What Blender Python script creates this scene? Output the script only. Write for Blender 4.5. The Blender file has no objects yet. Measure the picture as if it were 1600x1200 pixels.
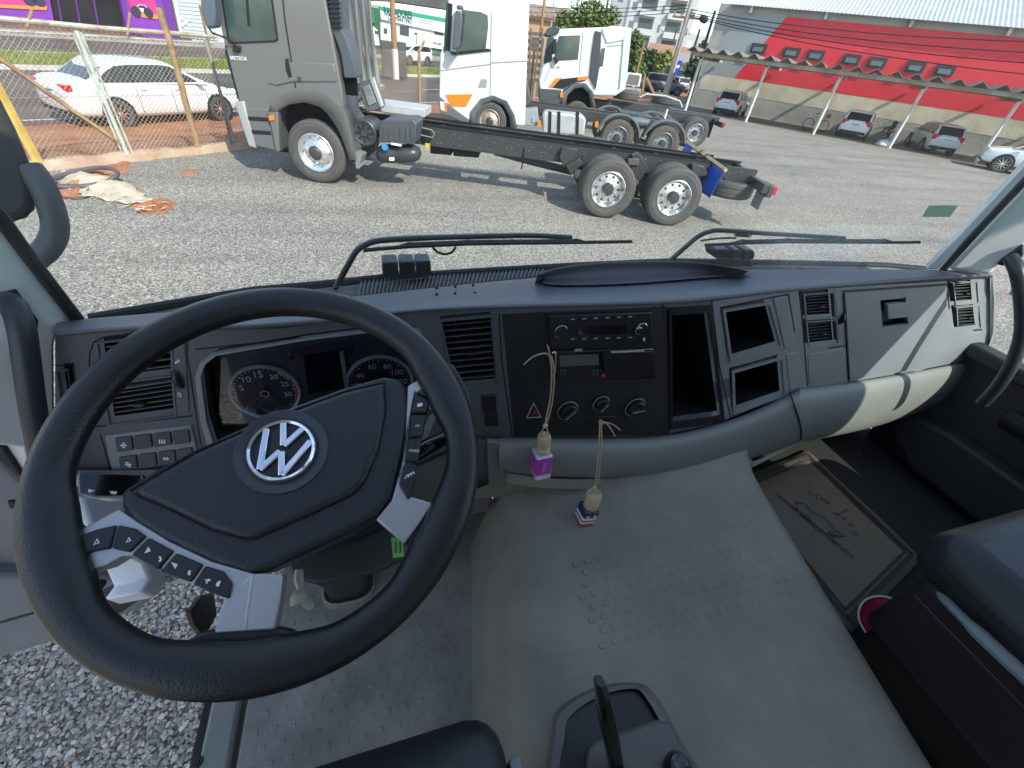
import bpy, bmesh, math, random
from mathutils import Vector, Matrix
random.seed(7)
R = math.radians
scene = bpy.context.scene
COL = scene.collection
# ---------------------------------------------------------------- camera
FPX, PITCH, ROLL, YAW, CAMZ = 666.0, R(38.7), R(8.0), R(21.0), 2.52
_h = Vector((math.sin(YAW), math.cos(YAW), 0)); _r = Vector((math.cos(YAW), -math.sin(YAW), 0)); _z = Vector((0, 0, 1))
CF = _h * math.cos(PITCH) - _z * math.sin(PITCH)
_u = _h * math.sin(PITCH) + _z * math.cos(PITCH)
CX = _r * math.cos(ROLL) + _u * math.sin(ROLL)
CY = -_r * math.sin(ROLL) + _u * math.cos(ROLL)
CP = Vector((0, 0, CAMZ))
cd = bpy.data.cameras.new('camera'); cam = bpy.data.objects.new('camera', cd); COL.objects.link(cam)
cd.sensor_width = 36.0; cd.lens = 36.0 * FPX / 1600.0; cd.clip_start = 0.02; cd.clip_end = 3000
m = Matrix.Identity(4)
for i in range(3):
    m[i][0], m[i][1], m[i][2], m[i][3] = CX[i], CY[i], -CF[i], CP[i]
cam.matrix_world = m
scene.camera = cam
# ---------------------------------------------------------------- sky, sun, exposure
SUN_AZ, SUN_EL = R(156.0), R(41.0)          # azimuth clockwise from +Y
w = bpy.data.worlds.new('World'); scene.world = w; w.use_nodes = True
nt = w.node_tree; nt.nodes.clear()
sky = nt.nodes.new('ShaderNodeTexSky'); sky.sky_type = 'NISHITA'; sky.sun_disc = False
sky.sun_elevation = SUN_EL; sky.sun_rotation = SUN_AZ; sky.air_density = 1.0; sky.dust_density = .6; sky.ozone_density = 1.6
geo = nt.nodes.new('ShaderNodeNewGeometry')
nz = nt.nodes.new('ShaderNodeTexNoise'); nz.inputs['Scale'].default_value = 3.2; nz.inputs['Detail'].default_value = 7; nz.inputs['Roughness'].default_value = .6
mp = nt.nodes.new('ShaderNodeMapping'); mp.inputs['Scale'].default_value = (1, 1, 3.0)
nt.links.new(geo.outputs['Normal'], mp.inputs['Vector']); nt.links.new(mp.outputs['Vector'], nz.inputs['Vector'])
rp = nt.nodes.new('ShaderNodeValToRGB'); rp.color_ramp.elements[0].position = .46; rp.color_ramp.elements[1].position = .66
nt.links.new(nz.outputs['Fac'], rp.inputs['Fac'])
mx = nt.nodes.new('ShaderNodeMixRGB'); mx.inputs['Color2'].default_value = (5.0, 5.3, 5.7, 1)
mulc = nt.nodes.new('ShaderNodeMath'); mulc.operation = 'MULTIPLY'; mulc.inputs[1].default_value = .5
nt.links.new(rp.outputs['Color'], mulc.inputs[0]); nt.links.new(mulc.outputs[0], mx.inputs['Fac'])
nt.links.new(sky.outputs['Color'], mx.inputs['Color1'])
bg = nt.nodes.new('ShaderNodeBackground'); bg.inputs['Strength'].default_value = .15
out = nt.nodes.new('ShaderNodeOutputWorld')
nt.links.new(mx.outputs['Color'], bg.inputs['Color']); nt.links.new(bg.outputs[0], out.inputs['Surface'])
sl = bpy.data.lights.new('sun', 'SUN'); sl.energy = 3.0; sl.angle = R(.55); sl.color = (1.0, .94, .85)
so = bpy.data.objects.new('sun', sl); COL.objects.link(so)
sd = Vector((math.sin(SUN_AZ) * math.cos(SUN_EL), math.cos(SUN_AZ) * math.cos(SUN_EL), math.sin(SUN_EL)))
so.rotation_euler = (-sd).to_track_quat('-Z', 'Y').to_euler(); so.location = (5, -10, 20)
scene.view_settings.view_transform = 'Standard'; scene.view_settings.look = 'None'
scene.view_settings.exposure = 1.0; scene.view_settings.gamma = 1.0
scene.view_settings.use_curve_mapping = False
# ---------------------------------------------------------------- measuring helpers: where a line of sight meets a real surface
def V(*a): return Vector(a)
def ray(x, y): return (CX * (x - 800) - CY * (y - 600)) / FPX + CF
def atz(x, y, z=0.0):
    d = ray(x, y); return CP + d * ((z - CP.z) / d.z)
def aty(x, y, Y):
    d = ray(x, y); return CP + d * ((Y - CP.y) / d.y)
def atx(x, y, X):
    d = ray(x, y); return CP + d * ((X - CP.x) / d.x)
def atp(x, y, p0, n):
    d = ray(x, y); return CP + d * ((Vector(p0) - CP).dot(n) / d.dot(n))
# ---------------------------------------------------------------- materials
MATS = {}
def M(name, col, rough=.5, metal=0., bump=0., bscale=200., var=0., vscale=8., kind='noise', spec=.5, coat=0., bd=.25, emit=None, dirt=None):
    if name in MATS: return MATS[name]
    mt = bpy.data.materials.new(name); mt.use_nodes = True; t = mt.node_tree; b = t.nodes['Principled BSDF']
    b.inputs['Base Color'].default_value = (*col, 1); b.inputs['Roughness'].default_value = rough; b.inputs['Metallic'].default_value = metal
    b.inputs['Specular IOR Level'].default_value = spec; b.inputs['Coat Weight'].default_value = coat; b.inputs['Coat Roughness'].default_value = .06
    if emit: b.inputs['Emission Color'].default_value = (*emit[0], 1); b.inputs['Emission Strength'].default_value = emit[1]
    tc = t.nodes.new('ShaderNodeTexCoord')
    if var > 0:
        n1 = t.nodes.new('ShaderNodeTexNoise'); n1.inputs['Scale'].default_value = vscale; n1.inputs['Detail'].default_value = 6; n1.inputs['Roughness'].default_value = .65
        t.links.new(tc.outputs['Object'], n1.inputs['Vector'])
        r1 = t.nodes.new('ShaderNodeValToRGB'); r1.color_ramp.elements[0].position = .3; r1.color_ramp.elements[1].position = .72
        c2 = dirt if dirt else tuple(c * (1 - var) for c in col)
        r1.color_ramp.elements[0].color = (*c2, 1); r1.color_ramp.elements[1].color = (*[min(1, c * (1 + var * .35)) for c in col], 1)
        t.links.new(n1.outputs['Fac'], r1.inputs['Fac']); t.links.new(r1.outputs['Color'], b.inputs['Base Color'])
        mr = t.nodes.new('ShaderNodeMapRange'); mr.inputs['To Min'].default_value = max(.02, rough - .10); mr.inputs['To Max'].default_value = min(1, rough + .10)
        t.links.new(n1.outputs['Fac'], mr.inputs['Value']); t.links.new(mr.outputs[0], b.inputs['Roughness'])
    if bump > 0:
        if kind == 'cell':
            n2 = t.nodes.new('ShaderNodeTexVoronoi'); n2.inputs['Scale'].default_value = bscale; o2 = n2.outputs['Distance']
        else:
            n2 = t.nodes.new('ShaderNodeTexNoise'); n2.inputs['Scale'].default_value = bscale; n2.inputs['Detail'].default_value = 3; o2 = n2.outputs['Fac']
        t.links.new(tc.outputs['Object'], n2.inputs['Vector'])
        bp = t.nodes.new('ShaderNodeBump'); bp.inputs['Strength'].default_value = bump; bp.inputs['Distance'].default_value = bd / bscale
        t.links.new(o2, bp.inputs['Height']); t.links.new(bp.outputs['Normal'], b.inputs['Normal'])
    MATS[name] = mt; return mt
def glassmat(name, tint, refl=1.0, dust=0.):
    if name in MATS: return MATS[name]
    mt = bpy.data.materials.new(name); mt.use_nodes = True; t = mt.node_tree; t.nodes.clear()
    o = t.nodes.new('ShaderNodeOutputMaterial'); tr = t.nodes.new('ShaderNodeBsdfTransparent'); tr.inputs['Color'].default_value = (*tint, 1)
    gl = t.nodes.new('ShaderNodeBsdfGlossy'); gl.inputs['Roughness'].default_value = .01
    fr = t.nodes.new('ShaderNodeFresnel'); fr.inputs['IOR'].default_value = 1.45
    ml = t.nodes.new('ShaderNodeMath'); ml.operation = 'MULTIPLY'; ml.inputs[1].default_value = refl
    mxs = t.nodes.new('ShaderNodeMixShader'); t.links.new(fr.outputs[0], ml.inputs[0]); t.links.new(ml.outputs[0], mxs.inputs['Fac'])
    t.links.new(tr.outputs[0], mxs.inputs[1]); t.links.new(gl.outputs[0], mxs.inputs[2]); t.links.new(mxs.outputs[0], o.inputs['Surface'])
    if dust:
        tc = t.nodes.new('ShaderNodeTexCoord'); mpg = t.nodes.new('ShaderNodeMapping'); mpg.inputs['Scale'].default_value = (1.2, 1, 5); mpg.inputs['Rotation'].default_value = (0, .5, 0)
        nn = t.nodes.new('ShaderNodeTexNoise'); nn.inputs['Scale'].default_value = 2.2; nn.inputs['Detail'].default_value = 9; nn.inputs['Roughness'].default_value = .72
        t.links.new(tc.outputs['Object'], mpg.inputs['Vector']); t.links.new(mpg.outputs[0], nn.inputs['Vector'])
        mr = t.nodes.new('ShaderNodeMapRange'); mr.inputs['From Min'].default_value = .35; mr.inputs['From Max'].default_value = .75; mr.inputs['To Min'].default_value = dust * .25; mr.inputs['To Max'].default_value = dust
        t.links.new(nn.outputs['Fac'], mr.inputs['Value']); df = t.nodes.new('ShaderNodeBsdfDiffuse'); df.inputs['Color'].default_value = (.62, .60, .56, 1)
        m2 = t.nodes.new('ShaderNodeMixShader'); t.links.new(mr.outputs[0], m2.inputs['Fac']); t.links.new(mxs.outputs[0], m2.inputs[1]); t.links.new(df.outputs[0], m2.inputs[2]); t.links.new(m2.outputs[0], o.inputs['Surface'])
    MATS[name] = mt; return mt
# ---------------------------------------------------------------- mesh builder
class MB:
    def __init__(s): s.v = []; s.f = []
    def poly(s, pts):
        b = len(s.v); s.v += [Vector(p) for p in pts]; s.f.append(tuple(range(b, b + len(pts)))); return s
    def box(s, c, sz, rot=None):
        c = Vector(c); b = len(s.v); hx, hy, hz = sz[0] / 2, sz[1] / 2, sz[2] / 2
        for x, y, z in ((-1,-1,-1),(1,-1,-1),(1,1,-1),(-1,1,-1),(-1,-1,1),(1,-1,1),(1,1,1),(-1,1,1)):
            p = Vector((x * hx, y * hy, z * hz)); p = rot @ p if rot else p; s.v.append(c + p)
        for f in ((0,3,2,1),(4,5,6,7),(0,1,5,4),(1,2,6,5),(2,3,7,6),(3,0,4,7)): s.f.append(tuple(b + i for i in f))
        return s
    def prism(s, pts, vec, back=None):
        n = len(pts); b = len(s.v); vec = Vector(vec)
        pts = [Vector(p) for p in pts]; bk = [Vector(p) for p in back] if back else [p + vec for p in pts]
        s.v += pts + bk
        s.f.append(tuple(range(b, b + n))); s.f.append(tuple(range(b + 2 * n - 1, b + n - 1, -1)))
        for i in range(n):
            j = (i + 1) % n; s.f.append((b + i, b + n + i, b + n + j, b + j))
        return s
    def tube(s, path, r, seg=8, closed=False, cap=True, flat=1.0, up=None):
        path = [Vector(p) for p in path]; n = len(path); b = len(s.v)
        rs = r if isinstance(r, (list, tuple)) else [r] * n
        prev = None
        for i, p in enumerate(path):
            a = path[i - 1] if (i > 0 or closed) else p
            c = path[(i + 1) % n] if (i < n - 1 or closed) else p
            t = (c - a).normalized()
            if prev is None:
                ref = Vector(up) if up else (Vector((0, 0, 1)) if abs(t.z) < .9 else Vector((1, 0, 0)))
            else: ref = prev
            e = (ref - t * ref.dot(t)).normalized(); prev = e; g = t.cross(e)
            for k in range(seg):
                q = 2 * math.pi * k / seg; s.v.append(p + e * (math.cos(q) * rs[i] * flat) + g * (math.sin(q) * rs[i]))
        for i in range(n if closed else n - 1):
            j = (i + 1) % n
            for k in range(seg):
                l = (k + 1) % seg; s.f.append((b + i * seg + k, b + i * seg + l, b + j * seg + l, b + j * seg + k))
        if cap and not closed:
            s.f.append(tuple(b + k for k in range(seg - 1, -1, -1))); s.f.append(tuple(b + (n - 1) * seg + k for k in range(seg)))
        return s
    def lathe(s, prof, c, axis, seg=24, closed=False, cap=False):
        c = Vector(c); a = Vector(axis).normalized(); ref = Vector((0, 0, 1)) if abs(a.z) < .9 else Vector((1, 0, 0))
        e = (ref - a * ref.dot(a)).normalized(); g = a.cross(e); b = len(s.v); n = len(prof)
        for r_, h in prof:
            for k in range(seg):
                q = 2 * math.pi * k / seg; s.v.append(c + a * h + (e * math.cos(q) + g * math.sin(q)) * r_)
        for i in range(n if closed else n - 1):
            j = (i + 1) % n
            for k in range(seg):
                l = (k + 1) % seg; s.f.append((b + i * seg + k, b + i * seg + l, b + j * seg + l, b + j * seg + k))
        if cap and not closed:
            if prof[0][0] > 1e-6: s.f.append(tuple(b + k for k in range(seg - 1, -1, -1)))
            if prof[-1][0] > 1e-6: s.f.append(tuple(b + (n - 1) * seg + k for k in range(seg)))
        return s
    def grid(s, rows):
        b = len(s.v); m_ = len(rows[0])
        for r_ in rows: s.v += [Vector(p) for p in r_]
        for i in range(len(rows) - 1):
            for j in range(m_ - 1):
                s.f.append((b + i * m_ + j, b + i * m_ + j + 1, b + (i + 1) * m_ + j + 1, b + (i + 1) * m_ + j))
        return s
    def build(s, name, mat, parent=None, smooth=False, bevel=0., seg=2, sub=0, solid=0., local=False, angle=40, fix=True):
        me = bpy.data.meshes.new(name); me.from_pydata([tuple(v) for v in s.v], [], s.f)
        if fix:
            bm = bmesh.new(); bm.from_mesh(me)
            bmesh.ops.remove_doubles(bm, verts=bm.verts, dist=1e-5)
            bmesh.ops.recalc_face_normals(bm, faces=bm.faces); bm.to_mesh(me); bm.free()
        me.materials.append(mat)
        o = bpy.data.objects.new(name, me); COL.objects.link(o)
        if parent is not None:
            o.parent = parent
            if not local: o.matrix_parent_inverse = wm(parent).inverted()
        if smooth or bevel or sub:
            for p in me.polygons: p.use_smooth = True
            if not sub: me.set_sharp_from_angle(angle=R(angle))
        if solid:
            q = o.modifiers.new('solid', 'SOLIDIFY'); q.thickness = solid; q.offset = -1
        if bevel:
            q = o.modifiers.new('bevel', 'BEVEL'); q.width = bevel; q.segments = seg; q.limit_method = 'ANGLE'; q.angle_limit = R(35)
        if sub:
            q = o.modifiers.new('sub', 'SUBSURF'); q.levels = sub; q.render_levels = sub
        return o
WM = {}
def wm(o): return WM.get(o.name, Matrix.Identity(4))
def thing(name, label, cat, loc=(0, 0, 0), rz=0., group=None, kind=None):
    o = bpy.data.objects.new(name, None); COL.objects.link(o); o.empty_display_size = .1
    o.location = loc; o.rotation_euler = (0, 0, rz); WM[o.name] = Matrix.Translation(Vector(loc)) @ Matrix.Rotation(rz, 4, 'Z')
    tag(o, label, cat, group, kind); return o
def sub(name, parent, local=False):      # an Empty part that groups sub-parts
    o = bpy.data.objects.new(name, None); COL.objects.link(o); o.parent = parent; o.empty_display_size = .05
    if not local: o.matrix_parent_inverse = wm(parent).inverted(); WM[o.name] = Matrix.Identity(4)
    return o
def tag(o, label=None, cat=None, group=None, kind=None):
    if label: o['label'] = label
    if cat: o['category'] = cat
    if group: o['group'] = group
    if kind: o['kind'] = kind
    return o
def txt(s, p0, p1, up, mat, parent, name='lettering', local=False, ext=.0004, bold=0., fit=None):
    """letters from p0 to p1 along the baseline, standing up along 'up'"""
    cu = bpy.data.curves.new(name, 'FONT'); cu.body = s; cu.extrude = ext; cu.offset = bold; cu.align_x = 'LEFT'; cu.resolution_u = 3
    tmp = bpy.data.objects.new('tmp_text', cu); COL.objects.link(tmp)
    dg = bpy.context.evaluated_depsgraph_get(); me = bpy.data.meshes.new_from_object(tmp.evaluated_get(dg))
    bpy.data.objects.remove(tmp); bpy.data.curves.remove(cu)
    p0 = Vector(p0); p1 = Vector(p1); xd = p1 - p0; up = Vector(up)
    xs = [v.co.x for v in me.vertices]; ys = [v.co.y for v in me.vertices]
    if not xs: return None
    x0, x1 = min(xs), max(xs); y0, y1 = min(ys), max(ys); k = xd.length / (x1 - x0)
    e1 = xd.normalized(); e2 = (up - e1 * up.dot(e1)); hh = e2.length if fit else None; e2 = e2.normalized(); e3 = e1.cross(e2)
    ky = hh / (y1 - y0) if fit else k
    for v in me.vertices:
        c = v.co.copy(); v.co = p0 + e1 * ((c.x - x0) * k) + e2 * ((c.y - min(0, y0 if fit else 0)) * ky) + e3 * (c.z if abs(c.z) < 1 else 0)
    me.materials.clear(); me.materials.append(mat)
    o = bpy.data.objects.new(name, me); COL.objects.link(o); o.parent = parent
    if parent is not None and not local: o.matrix_parent_inverse = wm(parent).inverted()
    return o
def smoothpath(pts, n=6, closed=False):
    pts = [Vector(p) for p in pts]; out_ = []; m_ = len(pts)
    for i in range(m_ if closed else m_ - 1):
        p0 = pts[(i - 1) % m_] if (closed or i > 0) else pts[i]; p1 = pts[i]; p2 = pts[(i + 1) % m_]; p3 = pts[(i + 2) % m_] if (closed or i + 2 < m_) else p2
        for k in range(n):
            t = k / n
            out_.append(.5 * ((2 * p1) + (-p0 + p2) * t + (2 * p0 - 5 * p1 + 4 * p2 - p3) * t * t + (-p0 + 3 * p1 - 3 * p2 + p3) * t ** 3))
    if not closed: out_.append(pts[-1])
    return out_
def lerp(a, b, t): return a + (b - a) * t
def quadpt(q, u, v): return lerp(lerp(q[0], q[1], u), lerp(q[3], q[2], u), v)
# ================================================================ the truck we sit in
DASH = M('dash_plastic', (.115, .12, .135), .52, bump=.35, bscale=900, var=.22, vscale=3)
DASHL = M('dash_plastic_grey', (.245, .268, .28), .5, bump=.3, bscale=900, var=.12, vscale=4)
BLK = M('black_plastic', (.012, .012, .014), .38, bump=.12, bscale=700)
BLKM = M('black_matt', (.010, .010, .011), .75)
PIANO = M('black_gloss', (.008, .008, .009), .12, coat=.6)
GREYP = M('bolster_plastic', (.25, .265, .25), .5, bump=.25, bscale=800, var=.1, vscale=5)
PILLAR = M('pillar_trim', (.74, .75, .72), .55, bump=.2, bscale=900, var=.08, vscale=4)
RUBBER = M('rubber_seal', (.012, .011, .012), .55)
FLOORM = M('floor_vinyl', (.35, .328, .275), .62, bump=.4, bscale=400, var=.38, vscale=9)
TUNM = M('tunnel_vinyl', (.30, .282, .232), .56, bump=.35, bscale=500, var=.32, vscale=4.5)
SILLM = M('sill_vinyl', (.30, .30, .265), .6, bump=.3, bscale=500, var=.2, vscale=9)
WHITEP = M('white_paint', (.78, .79, .80), .25, coat=.5, var=.06, vscale=3)
SILVER = M('silver_trim', (.46, .465, .47), .36, metal=.55, bump=.05, bscale=1500)
CHROME = M('chrome', (.85, .85, .86), .08, metal=1.0)
LEATH = M('grained_vinyl', (.020, .022, .027), .34, bump=.5, bscale=560, kind='cell', bd=.35)
RIMM = M('wheel_rim_vinyl', (.015, .0148, .0155), .34, bump=.45, bscale=520, kind='cell', bd=.3)
SEATM = M('seat_leather', (.024, .026, .029), .42, bump=.35, bscale=350, kind='cell', var=.2, vscale=5)
SEATG = M('seat_grey_panel', (.22, .25, .25), .5, bump=.3, bscale=400)
PRINT = M('white_print', (.80, .81, .82), .5)
YELP = M('yellow_print', (.75, .65, .08), .5)
REDP = M('red_print', (.65, .03, .04), .4)
DOORM = M('door_panel_grey', (.20, .205, .22), .6, bump=.25, bscale=700, var=.1)
DOORD = M('door_panel_dark', (.024, .026, .028), .6, bump=.25, bscale=700)
SCREEN = M('dark_screen', (.010, .010, .020), .12, coat=.4)
GLASS = glassmat('windscreen_glass', (.95, .98, .97), .06, .045)
LENS = glassmat('cluster_lens', (.92, .94, .97), .9)

YF = [(-.8, .62), (-.3, .652), (.1, .66), (.3, .642), (.55, .645), (.85, .67), (1.1, .70), (1.9, .78)]
def yf(x):
    if x <= YF[0][0]: return YF[0][1]
    for (a, b), (c, d) in zip(YF, YF[1:]):
        if x <= c: return b + (d - b) * (x - a) / (c - a)
    return YF[-1][1]
def FA(px, py, off=0.):
    d = ray(px, py); Y = .66
    for _ in range(12):
        p = CP + d * (Y / d.y); Y = yf(p.x) + .08 * (p.z - 2.1) - off
    return CP + d * (Y / d.y)
def interp(tab, x):
    if x <= tab[0][0]: return tab[0][1]
    for (a, b), (c, d) in zip(tab, tab[1:]):
        if x <= c: return b + (d - b) * (x - a) / (c - a)
    return tab[-1][1]
def fprism(mb, pts, o0, o1):
    return mb.prism([FA(x, y, o0) for x, y in pts], (0, 0, 0), back=[FA(x, y, o0) + V(0, o0 - o1, 0) for x, y in pts])
def fstrip(mb, path, wpx, o0=.0006, o1=-.004):
    for (x0, y0), (x1, y1) in zip(path, path[1:]):
        L = math.hypot(x1 - x0, y1 - y0); nx, ny = -(y1 - y0) / L * wpx / 2, (x1 - x0) / L * wpx / 2
        fprism(mb, [(x0 + nx, y0 + ny), (x1 + nx, y1 + ny), (x1 - nx, y1 - ny), (x0 - nx, y0 - ny)], o0, o1)
    return mb
def shrink(q, k):
    cx = sum(p[0] for p in q) / len(q); cy = sum(p[1] for p in q) / len(q)
    return [(cx + (x - cx) * k, cy + (y - cy) * k) for x, y in q]
def qpx(q, u, v):
    a = (q[0][0] + (q[1][0] - q[0][0]) * u, q[0][1] + (q[1][1] - q[0][1]) * u); b = (q[3][0] + (q[2][0] - q[3][0]) * u, q[3][1] + (q[2][1] - q[3][1]) * u)
    return (a[0] + (b[0] - a[0]) * v, a[1] + (b[1] - a[1]) * v)
def cut(o, mb):
    me = bpy.data.meshes.new('cut'); me.from_pydata([tuple(v) for v in mb.v], [], mb.f)
    bm = bmesh.new(); bm.from_mesh(me); bmesh.ops.recalc_face_normals(bm, faces=bm.faces); bm.to_mesh(me); bm.free()
    c = bpy.data.objects.new('cut', me); COL.objects.link(c)
    q = o.modifiers.new('b', 'BOOLEAN'); q.object = c; q.operation = 'DIFFERENCE'; q.solver = 'EXACT'
    dg = bpy.context.evaluated_depsgraph_get(); nm = bpy.data.meshes.new_from_object(o.evaluated_get(dg))
    o.modifiers.clear(); old = o.data; o.data = nm; bpy.data.meshes.remove(old); bpy.data.objects.remove(c)
    nm.set_sharp_from_angle(angle=R(35))

# ---------------------------------------------------------------- cab shell
cab = thing('truck_cab', 'white painted truck cab shell with grey pillars, windscreen and vinyl floor around the dashboard', 'truck cab', (.6, 0, 1.3))
FLZ = 1.33
FARPX = [(100, 507), (165, 499), (245, 491), (372, 478), (540, 463), (625, 453), (700, 445), (800, 434), (900, 424), (1025, 418), (1112, 417), (1200, 420), (1312, 420), (1420, 421), (1500, 424), (1543, 428)]
ROLLT = [(87, 515), (150, 508), (230, 504), (367, 505), (540, 490), (627, 479), (700, 471), (800, 462), (900, 461), (1025, 459), (1112, 450), (1200, 441), (1312, 436), (1420, 430), (1525, 427), (1547, 429)]
ROLLB = [(86, 524), (150, 518), (230, 513), (367, 514), (540, 501), (625, 487), (700, 483), (800, 480), (900, 478), (1025, 475), (1112, 469), (1200, 456), (1312, 447), (1420, 439), (1525, 432), (1547, 434)]
FBOT = [(86, 742), (160, 740), (310, 735), (500, 722), (700, 692), (780, 682), (900, 683), (1040, 682), (1140, 657), (1235, 612), (1320, 598), (1500, 568), (1540, 556), (1547, 553)]
WSB = [V(-.50, .70, 2.075), V(-.40, .79, 2.075), V(-.2, .87, 2.075), V(.1, .925, 2.075), V(.4, .955, 2.075), V(.75, .965, 2.075), V(1.1, .955, 2.075), V(1.4, .92, 2.075), V(1.6, .865, 2.075), V(1.72, .79, 2.075)]
def wsl(p, h, off=0.):     # a point h above the windscreen's foot, following its slope
    return p + V(0, -.24 * h + off, h)
ws = MB().grid([[wsl(p, h) for p in WSB] for h in (0, .3, .6, .9, 1.15)]).build('windshield', GLASS, cab, smooth=True, solid=.005)
# little inspection sticker low on the glass
def onws(px, py, off=0.):
    d = ray(px, py); Y = .85
    for _ in range(15):
        p = CP + d * (Y / d.y)
        xs = [(q.x, q.y) for q in WSB]; Y = interp(xs, p.x) - .24 * (p.z - 2.075) + off
    return CP + d * (Y / d.y)
STK = M('sticker_teal', (.16, .52, .50), .5, var=.5, vscale=40, dirt=(.55, .60, .30))
st = MB().prism([onws(*q, -.012) for q in ((1452, 321), (1497, 321), (1484, 339), (1441, 339))], (0, .001, 0)).build('sticker', STK, cab)
tag(st, 'small teal and green inspection sticker on the glass')
# cowl outside the glass
CEDGE = [(140, 497), (250, 478), (350, 461), (400, 453), (500, 444), (600, 433), (672, 428), (800, 420), (900, 414), (1050, 407), (1200, 409), (1300, 411), (1380, 413), (1445, 419)]
COWL = M('cowl_grey', (.20, .21, .19), .7, bump=.8, bscale=60, var=.5, vscale=25)
rows = [[atz(x, interp(FARPX, x) + 4, 2.03) for x, y in CEDGE], [atz(x, y + 2, 2.03) for x, y in CEDGE], [atz(x, y + 2, 2.03) + V(0, .03, -.12) for x, y in CEDGE]]
MB().grid(rows).build('cowl', COWL, cab, smooth=True, solid=.004)
MB().tube([atz(x, y + 1, 2.035) for x, y in CEDGE], .010, 8).build('cowl_seal', RUBBER, cab, smooth=True)
cr = MB()
for i in range(46):
    x = 560 + i * 6.3
    if x > 845: break
    a = atz(x, interp(FARPX, x) + 2, 2.036); b = atz(x + 5, interp(CEDGE, x + 5) + 3, 2.036); cr.tube([a, b], .0022, 5)
cr.build('cowl_rib', M('cowl_rib', (.17, .17, .155), .7), cab, smooth=True)
# washer / hinge blocks standing on the cowl
def block(pts, Y, depth, nm='hinge_block'):
    o = MB().prism([aty(x, y, Y) for x, y in pts], (0, depth, 0)).build(nm, BLK, cab, bevel=.006)
    return o
for k, (x0, x1, y0) in enumerate(((597, 622, 411), (624, 648, 410), (650, 673, 409))):
    block([(x0, y0), (x1, y0 - 1), (x1 + 1, y0 + 18), (x1 - 4, y0 + 22), (x0 + 5, y0 + 23), (x0 + 1, y0 + 20)], .985, .05)
block([(606, 431), (668, 427), (670, 447), (604, 451)], .995, .03)
for x0, x1, y0 in ((1117, 1143, 390), (1146, 1160, 391), (1162, 1180, 391)):
    block([(x0, y0 + 3), (x0 + 3, y0), (x1 - 3, y0), (x1, y0 + 4), (x1 - 1, y0 + 12), (x1 - 4, y0 + 15), (x0 + 3, y0 + 15), (x0, y0 + 11)], .99, .05)
block([(1130, 404), (1175, 403), (1180, 418), (1126, 418)], 1.0, .03)
# A-pillars
PL0, PLn = V(-.455, .735, 2.08), V(.80, -.60, 0)
def pil(px, py, off=0.): return atp(px, py, PL0 + PLn * off, PLn)
lp = [(-260, 70), (-60, 285), (0, 352), (60, 425), (116, 497), (122, 502), (104, 508), (90, 520), (86, 540), (87, 640), (80, 700), (40, 700), (-60, 690), (-260, 500)]
MB().prism([pil(*q) for q in lp], -PLn * .07).build('pillar', PILLAR, cab, bevel=.012, seg=3)
MB().tube([pil(x, y, .004) for x, y in ((-260, 56), (-70, 262), (0, 338), (30, 380), (60, 420), (90, 459), (122, 500))], .0085, 8).build('pillar_seal', RUBBER, cab, smooth=True)
hs = MB().prism([pil(*q, .004) for q in ((2, 458), (26, 452), (60, 500), (58, 520), (30, 500), (18, 480), (0, 476))], -PLn * .003); hs.build('handle_socket', BLKM, cab)
hp = smoothpath([pil(6, 466, .02), pil(22, 480, .05), pil(34, 515, .07), pil(42, 570, .075), pil(52, 640, .075), pil(66, 720, .06), pil(80, 790, .03)], 5)
MB().tube(hp, [.010, .011, .012, .013, .0135] + [.014] * (len(hp) - 5), 12).build('grab_handle', M('handle_dark', (.030, .034, .040), .4, bump=.1), cab, smooth=True)
PR0, PRn = V(1.66, .80, 2.08), V(-.80, -.60, 0)
def pir(px, py, off=0.): return atp(px, py, PR0 + PRn * off, PRn)
MB().prism([pir(*q) for q in ((1482, 422), (1540, 362), (1600, 300), (1680, 218), (1860, 34), (1920, 120), (1680, 325), (1600, 385), (1562, 412), (1548, 430), (1520, 426))], -PRn * .07).build('pillar', PILLAR, cab, bevel=.010, seg=3)
MB().tube([pir(x, y, .004) for x, y in ((1472, 423), (1512, 378), (1553, 334), (1600, 284), (1670, 211), (1850, 26))], .0095, 8).build('pillar_seal', RUBBER, cab, smooth=True)
MB().prism([pir(*q, -.03) for q in ((1446, 421), (1466, 421), (1520, 362), (1602, 277), (1680, 198), (1850, 24), (1842, 14), (1590, 268), (1500, 366))], -PRn * .05).build('pillar_skin', WHITEP, cab, bevel=.004)
hb = MB().prism([pir(*q, .012) for q in ((1566, 405), (1600, 382), (1600, 400), (1584, 412), (1570, 416), (1558, 414))], -PRn * .02); hb.build('handle_socket', BLK, cab, bevel=.004)
hp = smoothpath([pir(1578, 402, .02), pir(1590, 425, .05), pir(1597, 470, .06), pir(1597, 520, .06), pir(1585, 560, .06), pir(1562, 600, .05), pir(1535, 630, .03)], 5)
MB().tube(hp, .017, 12).build('grab_handle', M('handle_dark', (.030, .034, .040), .4), cab, smooth=True)
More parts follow.
